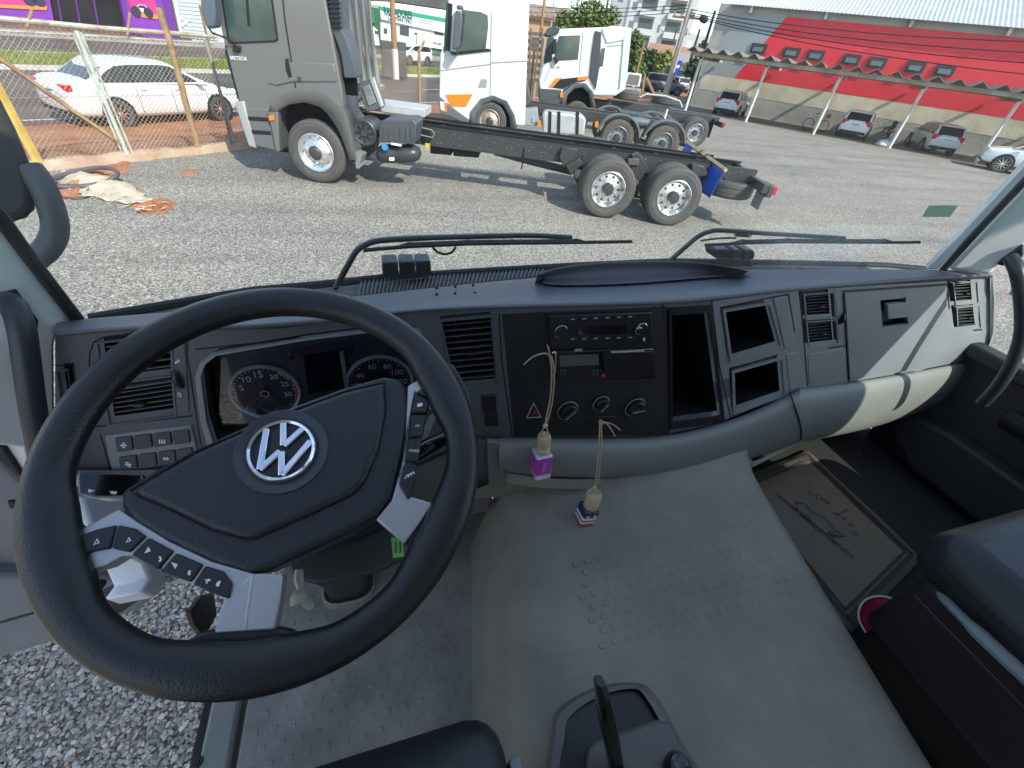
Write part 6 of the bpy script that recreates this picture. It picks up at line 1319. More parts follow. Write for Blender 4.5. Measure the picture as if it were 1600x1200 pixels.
txt('METEOR', f.q(361, 93, .035), f.q(387, 95, .035), V(0, 0, 1), PRINT, gt, 'badge', local=True, bold=.01); f.pr(gt, 'badge', [(464, 120), (470, 120), (471, 127), (465, 127)], .02, .05, M('badge_dark', (.06, .06, .06), .3))
f.pr(gt, 'bumper_end', [(366, 160), (380, 158), (400, 232), (388, 228)], .0, .4, M('bumper_silver', (.45, .46, .46), .35, metal=.4), bevel=.02)
f.pr(gt, 'step_panel', [(380, 170), (420, 170), (433, 236), (398, 228)], .02, .3, M('truck_grey_dark', (.13, .13, .13), .45), bevel=.02)
for y in (182, 203): f.pr(gt, 'step', [(384 + (y - 182) * .3, y), (422, y + 2), (424, y + 8), (386 + (y - 182) * .3, y + 6)], .01, .28, BLK, bevel=.005)
lip_o = [(419, 174), (424, 158), (438, 145), (467, 139), (498, 142), (518, 152), (537, 172), (548, 205), (556, 250)]; lip_i = [(433, 176), (437, 169), (452, 163), (476, 160), (500, 167), (513, 179), (530, 205), (539, 228), (546, 250)]
MB().grid([[f.q(x, y, -.03) for x, y in lip_i], [f.q(x, y, -.04) for x, y in lip_o], [f.q(x, y, -.04) + V(0, .4, 0) for x, y in lip_o]]).build('wheel_arch', GREYT, gt, smooth=True, local=True, solid=.02)
f.pr(gt, 'arch_front_strip', [(419, 174), (434, 175), (437, 237), (431, 236)], -.035, .1, GREYT, bevel=.01); f.pr(gt, 'marker_lamp', [(419, 181), (427, 180), (428, 188), (420, 189)], -.06, -.03, AMBER, bevel=.008)
f.pr(gt, 'arch_liner', [(437, 237), (433, 176), (450, 164), (475, 160), (500, 167), (514, 178), (532, 205), (545, 250)], .42, .47, BLKM); f.pr(gt, 'mud_flap', [(555, 238), (566, 243), (562, 256), (567, 258), (560, 264), (556, 262)], .0, .3, M('flap_grey', (.20, .20, .20), .6))
wheel(gt, (tF, .0, .52), 'front'); wheel(gt, (tF, 2.42, .52), 'front', flip=True)
for t_ in (tr1, tr2): wheel(gt, (t_, .0, .52), 'rear'); wheel(gt, (t_, .33, .52), 'front', rimm=STEELG); wheel(gt, (t_, 2.42, .52), 'rear', flip=True); wheel(gt, (t_, 2.09, .52), 'front', rimm=STEELG, flip=True)
RZ0, RZ1 = .74, 1.04; tE = f.q(1180, 276, .78).x
for n_ in (.78, 1.62):
    MB().box(((tF - .6 + tE) / 2, n_, (RZ0 + RZ1) / 2), (tE - tF + .6, .012, RZ1 - RZ0)).box(((tF - .6 + tE) / 2, n_ + (.03 if n_ < 1 else -.03), RZ1), (tE - tF + .6, .08, .012)).box(((tF - .6 + tE) / 2, n_ + (.03 if n_ < 1 else -.03), RZ0), (tE - tF + .6, .08, .012)).build('chassis_rail', FRAME, gt, local=True)
    MB().tube([V(tF + 1.5, n_ + .06, RZ1 + .03), V(-1, n_ + .08, RZ1 + .025), V(tE - .6, n_ + .06, RZ1 + .02)], .022, 6).build('air_line', BLK, gt, smooth=True, local=True)
for k in range(9): t_ = tF + 1.2 + k * (tE - tF - 1.3) / 8; MB().box((t_, 1.2, .9), (.09, .84, .2)).build('cross_member', FRAME, gt, local=True, bevel=.01)
bl_ = MB()
for k in range(70):
    t_ = tF + 1.7 + random.random() * (tE - tF - 1.9); z = random.choice((.80, .87, .93, .98)); bl_.lathe([(.012, 0), (.012, -.012), (0, -.014)], (t_, .772, z), (0, 1, 0), 6)
o = bl_.build('rail_bolt', M('bolt_grey', (.22, .22, .22), .4, metal=.5), gt, local=True); o['kind'] = 'stuff'
for y0, y1 in ((.3, 2.2),):
    for t_ in (tr1, tr2): MB().tube([V(t_, .25, .52), V(t_, 2.2, .52)], .09, 10).lathe([(.05, -.2), (.2, -.1), (.22, 0), (.2, .1), (.05, .2)], (t_, 1.2, .52), (1, 0, 0), 16).build('axle', FRAME, gt, local=True, smooth=True)
MB().tube([V(tF, .3, .5), V(tF, 2.2, .5)], .07, 8).build('axle', FRAME, gt, local=True, smooth=True)
f.tube(gt, 'drive_shaft', [(772, 236, 1.2), (830, 252, 1.2), (895, 268, 1.2)], .075, FRAME, 12); f.tube(gt, 'hanging_strap', [(819, 232, .76), (817, 252, .76), (815, 264, .76)], .014, BLK, 6)
f.pr(gt, 'suspension_bracket', [(879, 230), (902, 233), (900, 248), (892, 262), (880, 262), (874, 245)], .66, .80, FRAME, bevel=.01); f.pr(gt, 'suspension_arm', [(884, 258), (905, 248), (910, 256), (892, 275)], .55, .70, FRAME, bevel=.01)
f.pr(gt, 'suspension_bracket', [(988, 243), (1000, 240), (1012, 262), (1000, 285), (985, 268)], .60, .80, FRAME, bevel=.01); f.pr(gt, 'tail_bracket', [(1082, 257), (1100, 260), (1108, 275), (1090, 276), (1080, 270)], .62, .8, FRAME, bevel=.01)
f.pr(gt, 'rubber_stop', [(981, 248), (999, 248), (999, 259), (981, 259)], .55, .62, M('rubber_brown', (.10, .08, .06), .6), bevel=.015)
for x0, x1, y0, y1 in ((672, 705, 222, 240), (708, 748, 226, 244)): f.pr(gt, 'under_tank', [(x0, y0), (x1, y0 + 5), (x1, y1 + 3), (x0, y1)], 1.0, 1.5, BLKM, bevel=.02)
# air intake, filter, battery box, tank
f.pr(gt, 'intake_stack', [(500, -120), (526, -120), (533, 45), (541, 60), (553, 100), (555, 122), (538, 122), (533, 85), (519, 48)], .12, .55, M('intake_grey', (.075, .085, .10), .5), bevel=.015)
for k in range(14): y = -60 + k * 7.6; x = 508 + (y + 60) * .062; f.pr(gt, 'intake_rib', [(x, y), (x + 18, y + 1), (x + 18.4, y + 5.5), (x + .4, y + 4.5)], .08, .2, BLK, bevel=.006)
hp = [(546, 120, .32), (548, 146, .32)]
rs2 = []; pts = []
for k in range(25): pts.append((546 + 2 * k / 24, 120 + 26 * k / 24, .34)); rs2.append(.118 if k % 2 else .138)
MB().tube([f.q(*p) for p in pts], rs2, 16).build('bellows', BLK, gt, smooth=True, local=True)
MB().tube(smoothpath([f.q(548, 146, .34), f.q(549, 162, .36), f.q(553, 176, .42), f.q(562, 188, .5), f.q(570, 196, .55)], 4), .125, 14).build('intake_elbow', M('intake_grey', (.075, .085, .10), .5), gt, smooth=True, local=True)
c = f.q(569, 208, .18); MB().lathe([(0, .01), (.06, .0), (.07, .015), (.16, .02), (.19, .0), (.215, .02), (.215, .12), (.225, .13), (.225, .5), (.2, .55), (0, .55)], c, (0, 1, 0), 32).build('air_filter', M('filter_black', (.045, .048, .052), .45), gt, smooth=True, local=True)
for k in range(8): a = k * math.pi / 4; MB().box(c + V(math.cos(a) * .10, .006, math.sin(a) * .10), (.10, .02, .012), Matrix.Rotation(-a, 3, 'Y')).build('filter_rib', BLK, gt, local=True)
f.pr(gt, 'battery_box', [(592, 196), (597, 188), (644, 187), (651, 193), (647, 226), (592, 222)], .10, .75, M('battery_grey', (.075, .08, .09), .5, var=.2), bevel=.02)
for x in (598, 607, 616, 625, 634, 642): f.pr(gt, 'box_rib', [(x, 198), (x + 3, 198), (x + 2.4, 221), (x - .4, 220)], .08, .12, M('battery_grey', (.075, .08, .09), .5), bevel=.004)
f.pr(gt, 'box_label', [(611, 223), (627, 226), (627, 229), (611, 226)], .085, .11, PRINT)
rowsT = []
for x, k in ((588, .3), (592, .75), (600, 1.0), (612, 1.05), (618, .92), (624, 1.0), (636, 1.05), (648, .95), (655, .65), (658, .2)):
    c = f.q(x, 240, .32); rowsT.append([c + V(0, .20 * k * math.cos(a), .155 * k * math.sin(a)) for a in [2 * math.pi * i / 16 for i in range(17)]])
MB().grid(rowsT).poly(rowsT[0][:-1]).poly(rowsT[-1][:-1]).build('urea_tank', M('tank_black', (.045, .047, .05), .35, var=.2), gt, smooth=True, local=True)
c = f.q(602, 231, .12); MB().lathe([(.055, .02), (.058, -.03), (.05, -.045), (0, -.045)], c, V(0, 1, -.4), 18).build('tank_cap', M('cap_blue', (.03, .22, .55), .4), gt, smooth=True, local=True); f.pr(gt, 'tank_label', [(608, 246), (616, 246), (616, 251), (608, 251)], .10, .12, PRINT)
f.pr(gt, 'electric_box', [(557, 131), (577, 122), (594, 166), (590, 172), (572, 175)], .7, 1.1, M('box_grey_blue', (.11, .13, .15), .45, var=.2), bevel=.015); f.pr(gt, 'box_lid', [(566, 136), (577, 132), (588, 160), (576, 166)], .68, .72, M('box_lid_grey', (.26, .27, .27), .5, var=.4, vscale=9), bevel=.006); f.pr(gt, 'tail_light_guard', [(577, 122), (582, 121), (597, 166), (594, 168)], .68, .8, ALLOY)
bp_ = [V(f.q(600, 176, 1.6).x, 1.05, 1.16), V(f.q(662, 176, 1.6).x, 1.05, 1.16)]
MB().box(((bp_[0].x + bp_[1].x) / 2, 1.6, 1.2), (1.0, .75, .14)).build('cover_plate', M('plate_grey', (.48, .49, .49), .5, var=.15), gt, bevel=.012, local=True)
f.tube(gt, 'valve_guard', [(657, 205, .72), (657, 199, .70), (674, 203, .70), (679, 208, .70), (676, 215, .70), (658, 211, .70), (657, 205, .72)], .010, M('guard_grey', (.3, .3, .3), .4), 6); f.pr(gt, 'valve', [(660, 199), (672, 201), (672, 222), (662, 220)], .70, .78, BLK, bevel=.01); f.pr(gt, 'valve_tap', [(664, 224), (671, 225), (670, 233), (666, 232)], .68, .76, M('tap_yellow', (.65, .50, .04), .4))
# cab back wall with ribs
for k in range(4): n_ = .75 + k * .42; MB().box((f.q(536, 120, .05).x - .04, n_, 2.4), (.06, .07, 1.9)).build('back_rib', GREYT, gt, local=True, bevel=.02)
MB().box((f.q(536, 120, .05).x + .0, 1.4, 1.42), (.12, 1.9, .12)).build('back_rail', GREYT, gt, local=True, bevel=.02)
# rear end, spare wheel
cS = f.q(1134, 300, .95); wheel(gt, (cS.x, 1.0, .52), 'rear', rot=(R(90), 0, 0)); 
for o_ in (-.2, .25): MB().box((cS.x + o_, 1.0, .70), (.05, .6, .28)).build('spare_carrier', FRAME, gt, local=True)
MB().box((tE - .05, 1.2, .86), (.12, 2.2, .16)).build('rear_beam', FRAME, gt, local=True, bevel=.01)
for n_ in (.30, 2.0):
    MB().box((tE + .06, n_, .82), (.10, .42, .20)).build('lamp_bracket', FRAME, gt, local=True, bevel=.01); MB().box((tE + .14, n_, .84), (.07, .40, .14)).build('tail_lamp', REDL, gt, local=True, bevel=.01)
    MB().box((tE + .0, n_, .60), (.02, .36, .26)).build('mud_flap', M('flap_grey', (.20, .20, .20), .6), gt, local=True)
# warning flags on a wooden bar laid over the frame
fb = thing('flag_bar', 'wooden bar across the grey truck frame with blue cloth flags at its ends', 'flag', f.o + TT * 2.0 + V(0, 0, 1.06), 0)
def fl(x, y, n): p = f.q(x, y, n); return f.o + TT * p.x + TNV * p.y + V(0, 0, p.z)
A_, B_ = fl(1073, 222, 2.25), fl(1134, 266, .30); MB().tube([A_, B_], .042, 4, up=(0, 0, 1)).build('wooden_bar', M('bar_wood', (.55, .38, .22), .7, var=.3, vscale=8), fb)
FLAGM = M('flag_blue', (.010, .085, .46), .55, var=.12, vscale=3)
for P0, P1, dn in ((lerp(A_, B_, .66), lerp(A_, B_, .99), .50), (lerp(A_, B_, .02), lerp(A_, B_, .20), .34)):
    rows = [[lerp(P0, P1, i / 6) - V(0, 0, dn * j / 6) - TT * (.04 * math.sin(i * .9) * j / 6 + .16 * j / 6) - TNV * .10 * j / 6 for i in range(7)] for j in range(7)]; MB().grid(rows).build('flag_cloth', FLAGM, fb, smooth=True, solid=.006)
for u in (.42, .56): p = lerp(A_, B_, u); MB().lathe([(.05, -.02), (.055, 0), (.05, .02)], p, B_ - A_, 10).build('strap', BLKM, fb)
# ---------------------------------------------------------------- white truck with orange corner
f = TF(6.5); wt = thing('white_tractor_truck', 'white tractor truck with orange door corner and silver fuel tank behind the grey truck', 'truck', f.o, TA)
f.pr(wt, 'cab_body', [(699, -70), (700, 0), (697, 60), (688, 84), (686, 152), (703, 166), (735, 190), (737, 172), (752, 157), (770, 154), (788, 160), (800, 178), (803, 196), (820, 196), (823, 100), (827, 0), (826, -70)], .05, 2.4, TWHITE, bevel=.03)
f.pr(wt, 'windscreen_edge', [(697, 4), (704, 5), (701, 76), (693, 82), (695, 40)], .03, .5, TGLASS); f.pr(wt, 'windscreen_pillar', [(700, 5), (707, 6), (703, 80), (699, 80)], .02, .1, BLK); f.pr(wt, 'door_glass', [(722, 15), (752, 19), (762, 24), (763, 40), (759, 76), (716, 81), (712, 80)], .035, .08, TGLASS); f.pr(wt, 'quarter_edge', [(712, 81), (762, 76), (768, 78), (766, 80), (712, 86)], .02, .06, BLK)
f.pr(wt, 'mirror_housing', [(712, 16), (722, 18), (721, 40), (717, 75), (707, 78), (709, 40)], -.3, -.1, M('mirror_dark', (.10, .11, .12), .4), bevel=.03); f.pr(wt, 'mirror_housing', [(713, 8), (722, 8), (723, 14), (714, 15)], -.3, -.05, M('mirror_dark', (.10, .11, .12), .4), bevel=.02); f.pr(wt, 'mirror_foot', [(702, 80), (716, 82), (713, 87), (706, 86)], -.25, .03, BLK, bevel=.01)
f.pr(wt, 'orange_corner', [(696, 148), (739, 147), (728, 167), (704, 166)], .035, .07, ORANGE); f.pr(wt, 'head_lamp', [(687, 158), (697, 160), (698, 176), (688, 172)], .02, .3, LTWHITE, bevel=.02); f.pr(wt, 'indicator', [(694, 160), (698, 161), (698, 175), (695, 174)], .01, .1, AMBER); f.pr(wt, 'bumper', [(684, 152), (704, 166), (735, 188), (733, 196), (704, 182), (688, 178)], .03, 2.3, FEND, bevel=.02)
f.pr(wt, 'door_vent', [(752, 123), (761, 124), (760, 136), (747, 136)], .03, .06, M('vent_grey', (.30, .31, .32), .5))
for path in ([(768, 20), (766, 150)], [(689, 110), (768, 100)], [(826, 95), (768, 98)]): f.tube(wt, 'panel_gap', [(x, y, .045) for x, y in path], .014, M('gap_grey', (.35, .36, .36), .5), 5)
ao = [(734, 196), (737, 172), (750, 155), (770, 149), (792, 158), (804, 180), (808, 200)]; ai = [(742, 196), (744, 176), (755, 162), (770, 157), (786, 164), (796, 182), (798, 200)]
MB().grid([[f.q(x, y, -.02) for x, y in ai], [f.q(x, y, -.03) for x, y in ao], [f.q(x, y, -.03) + V(0, .4, 0) for x, y in ao]]).build('wheel_arch', FEND, wt, smooth=True, local=True, solid=.03); f.pr(wt, 'arch_liner', ai, .45, .5, BLKM)
sF = f.q(765, 188, 0).x; s1, s2 = f.q(964, 218, 0).x, f.q(1036, 224, 0).x
BROWNT = M('dusty_tyre', (.11, .095, .078), .85, bump=.4, bscale=60, var=.3, vscale=5)
wheel(wt, (sF, 0, .51), 'front', .51, rimm=M('rusty_rim', (.50, .40, .32), .5, metal=.5, var=.4), tyrem=TYRE)
for t_ in (s1, s2): wheel(wt, (t_, 0, .51), 'rear', .51, rimm=STEELG, tyrem=BROWNT); wheel(wt, (t_, 2.4, .51), 'rear', .51, rimm=STEELG, tyrem=BROWNT, flip=True)
wheel(wt, (sF, 2.4, .51), 'front', .51, rimm=STEELG, flip=True, tyrem=BROWNT)
for n_ in (.78, 1.62): MB().box(((sF + s2 + .8) / 2 - .2, n_, .90), (s2 - sF + 1.0, .07, .28)).build('chassis_rail', FRAME, wt, local=True, bevel=.01)
for t_ in (s1, s2):
    for n_ in (-.03, 2.05):
        arc = [(V(t_ + .66 * math.cos(a), n_, .52 + .62 * math.sin(a))) for a in [R(8 + 164 * i / 14) for i in range(15)]]; MB().grid([[V(p.x, n_ + .0, p.z) for p in arc], [V(p.x, n_ + .4, p.z) for p in arc]]).build('rear_fender', FEND, wt, smooth=True, local=True, solid=.03)
        MB().tube([p + V(0, -.005, 0) for p in arc], .03, 6).build('fender_lip', FEND, wt, smooth=True, local=True)
f.pr(wt, 'tool_box', [(812, 172), (840, 170), (843, 197), (814, 196)], .1, .7, M('box_mid_grey', (.30, .32, .33), .5, var=.15), bevel=.02)
for x in (818, 831): f.pr(wt, 'box_latch', [(x, 184), (x + 5, 184), (x + 5, 192), (x, 192)], .08, .12, M('vent_grey', (.30, .31, .32), .5), bevel=.01)
f.pr(wt, 'fuel_tank', [(848, 178), (853, 174), (910, 180), (916, 186), (913, 212), (848, 208)], .05, .7, ALUT, bevel=.08, seg=4)
for x in (857, 871, 900): f.pr(wt, 'tank_strap', [(x, 174), (x + 5, 175), (x + 4, 211), (x - 1, 210)], .035, .1, BLKM)
for x, y in ((842, 188), (932, 190)): f.pr(wt, 'side_marker', [(x - 2, y), (x + 3, y), (x + 3, y + 9), (x - 2, y + 9)], .0, .05, AMBER)
MB().lathe([(0, -.35), (.12, -.3), (.14, 0), (.12, .3), (0, .35)], V((s1 + s2) / 2 - .05, .5, .95), (1, 0, 0), 12).build('air_tank', FEND, wt, smooth=True, local=True); MB().box(((s1 + s2) / 2 - .1, 1.2, 1.08), (1.0, .9, .08)).build('fifth_wheel', FRAME, wt, local=True, bevel=.02)
f.pr(wt, 'marker_post', [(1038, 184), (1043, 170), (1044, 171), (1040, 186)], .0, .06, PRINT)
f.pr(wt, 'cab_rear_gear', [(806, 128), (822, 120), (830, 160), (815, 172), (806, 168)], .5, 1.6, M('gear_dark', (.08, .085, .09), .5, var=.5, vscale=8), bevel=.03)
# ---------------------------------------------------------------- white cab with orange and black stripe
f = TF(10.4); vt = thing('white_rigid_truck', 'white sleeper cab truck with orange and black side stripe, farthest of the parked trucks', 'truck', f.o, TA)
f.pr(vt, 'cab_body', [(862, 52), (875, 45), (900, 44), (960, 42), (986, 45), (977, 140), (962, 150), (928, 150), (915, 132), (897, 130), (880, 140), (875, 160), (845, 155), (842, 125), (850, 95)], .05, 2.3, TWHITE, bevel=.05)
f.pr(vt, 'windscreen_edge', [(855, 60), (866, 58), (862, 96), (849, 100)], .03, .4, TGLASS); f.pr(vt, 'sun_visor', [(850, 54), (856, 44), (866, 41), (876, 42), (873, 52), (858, 58)], -.05, 2.3, M('visor_dark', (.06, .065, .075), .4), bevel=.03)
f.pr(vt, 'door_glass', [(874, 56), (907, 55), (903, 93), (866, 95), (869, 70)], .03, .08, TGLASS); f.pr(vt, 'mirror_housing', [(864, 62), (870, 60), (868, 84), (863, 85)], -.25, -.05, BLK, bevel=.02); f.pr(vt, 'mirror_arm', [(864, 88), (874, 93), (870, 100), (867, 98)], -.1, .03, BLK, bevel=.01)
f.pr(vt, 'stripe_black', [(863, 137), (873, 124), (918, 119), (914, 127), (897, 129), (880, 139)], .035, .06, BLKM); f.pr(vt, 'stripe_orange', [(857, 136), (867, 123), (880, 121), (872, 127), (863, 137)], .028, .05, ORANGE); f.pr(vt, 'stripe_orange', [(903, 121), (919, 119.5), (917, 125), (902, 126)], .028, .05, ORANGE)
txt('17.280', f.q(863, 109, .03), f.q(876, 107, .03), V(0, 0, 1), M('badge_ink', (.2, .2, .2), .5), vt, 'badge', local=True)
f.pr(vt, 'intake_stack', [(930, 48), (940, 50), (937, 105), (931, 140), (921, 120), (925, 80)], -.02, .4, M('intake_black', (.05, .055, .06), .5), bevel=.02); f.pr(vt, 'sleeper_window', [(940, 76), (946, 74), (942, 103), (936, 105)], .03, .06, TGLASS)
for path in ([(911, 50), (905, 118)], [(862, 100), (850, 128)], [(948, 72), (985, 70)]): f.tube(vt, 'panel_gap', [(x, y, .045) for x, y in path], .016, M('gap_grey', (.35, .36, .36), .5), 5)
f.pr(vt, 'air_deflector', [(940, 44), (958, 40), (987, 44), (985, 60), (948, 68)], -.0, .06, TWHITE, bevel=.02); f.pr(vt, 'rear_cab_panel', [(976, 46), (987, 46), (979, 128), (968, 140)], -.01, .06, M('panel_pale', (.58, .61, .63), .45))
ao = [(876, 166), (880, 144), (896, 131), (912, 130), (926, 142), (931, 168)]; ai = [(883, 166), (887, 148), (898, 138), (910, 137), (920, 146), (924, 168)]
MB().grid([[f.q(x, y, -.02) for x, y in ai], [f.q(x, y, -.03) for x, y in ao], [f.q(x, y, -.03) + V(0, .4, 0) for x, y in ao]]).build('wheel_arch', FEND, vt, smooth=True, local=True, solid=.03); f.pr(vt, 'arch_liner', ai, .45, .5, BLKM); f.pr(vt, 'bumper', [(842, 138), (878, 140), (875, 166), (842, 158)], .03, 2.2, M('bumper_dark', (.07, .072, .078), .5), bevel=.03); f.pr(vt, 'indicator', [(875, 146), (880, 146), (880, 152), (875, 152)], -.03, .05, AMBER)
vF = f.q(902, 172, 0).x; v2 = f.q(1087, 207, 0).x; v1 = v2 - 1.36
wheel(vt, (vF, 0, .5), 'front', .50, rimm=STEELG); 
for t_ in (v1, v2): wheel(vt, (t_, .0, .5), 'rear', .50, rimm=M('rear_rim_grey', (.45, .45, .45), .4, metal=.5)); wheel(vt, (t_, .32, .5), 'front', .50, rimm=STEELG); wheel(vt, (t_, 2.3, .5), 'rear', .50, rimm=STEELG, flip=True)
for n_ in (.75, 1.55): MB().box(((vF + v2) / 2 + .4, n_, .92), (v2 - vF + 1.2, .07, .26)).build('chassis_rail', FRAME, vt, local=True, bevel=.01)
MB().box((v2 + .75, .75, .66), (.03, .5, .62)).build('mud_flap', RUBBER, vt, local=True); MB().box((v2 + .95, 1.15, .85), (.08, 2.1, .16)).build('rear_beam', FRAME, vt, local=True); MB().box((v2 + 1.0, .25, .86), (.08, .35, .12)).build('tail_lamp', REDL, vt, local=True)
cs = f.q(979, 156, .6); wheel(vt, (cs.x, .9, cs.z), 'rear', .50, rimm=STEELG, rot=(R(90), 0, R(8)), tyrem=TYRE); MB().box((cs.x + .6, 1.1, 1.06), (2.4, .7, .10)).build('frame_deck', FRAME, vt, local=True)
cs2 = f.q(1040, 141, 1.4); wheel(vt, (cs2.x + .2, 2.0, 1.15), 'rear', .50, rimm=STEELG, rot=(R(90), 0, 0))
f.tube(vt, 'air_hose', [(1000, 152, .9), (1010, 147, .9), (1040, 150, .9), (1062, 158, .9), (1066, 168, .9)], .03, M('hose_pale', (.5, .5, .48), .5), 6)
for q_ in ((v1, .6), (v2, .6)): MB().tube([V(q_[0], .3, .5), V(q_[0], 2.2, .5)], .08, 8).build('axle', FRAME, vt, local=True, smooth=True)
# framed panel and crate between the trucks
fp = thing('framed_panel', 'white framed dark panel on a worn wooden crate behind the spare tyre', 'panel', f.o + TT * f.q(988, 140, 3.2).x + TNV * 3.2)
def wf(x, y, n): p = f.q(x, y, n); return f.o + TT * p.x + TNV * p.y + V(0, 0, p.z)
MB().prism([wf(x, y, 3.2) for x, y in ((981, 113), (1003, 116), (999, 136), (976, 133))], TNV * .06).build('frame', PRINT, fp, bevel=.02); MB().prism([wf(x, y, 3.18) for x, y in ((983, 115.5), (1000.5, 118), (997, 133.5), (978.5, 131))], TNV * .02).build('pane', M('pane_dark', (.16, .15, .13), .2), fp); MB().prism([wf(x, y, 3.22) for x, y in ((974, 136), (1002, 139), (1000, 152), (972, 148))], TNV * .5).build('crate', M('crate_wood', (.40, .36, .28), .8, var=.4, vscale=3), fp)
for a, b in (((1008, 116), (1003, 150)), ((1010, 122), (1022, 148))): MB().tube([wf(*a, 3.3), wf(*b, 3.3)], .05, 5).build('stake', M('stake_rust', (.34, .18, .10), .8), fp)
lt = thing('slatted_truck_body', 'brown slatted cattle truck body between the two white cabs', 'truck body', f.o + TT * f.q(834, 120, 4.0).x + TNV * 4.0)
for k in range(7): y = 48 + k * 12; MB().prism([wf(x, y_, 4.0) for x, y_ in ((815, y), (848, y + 3), (846, y + 9), (815, y + 6))], TNV * .1).build('slat', M('slat_wood', (.16, .13, .11), .8, var=.3), lt)
for x in (828, 846): MB().prism([wf(a, b, 3.95) for a, b in ((x, 44), (x + 3, 44), (x - 2, 150), (x - 5, 150))], TNV * .1).build('stake', M('slat_wood', (.16, .13, .11), .8), lt)
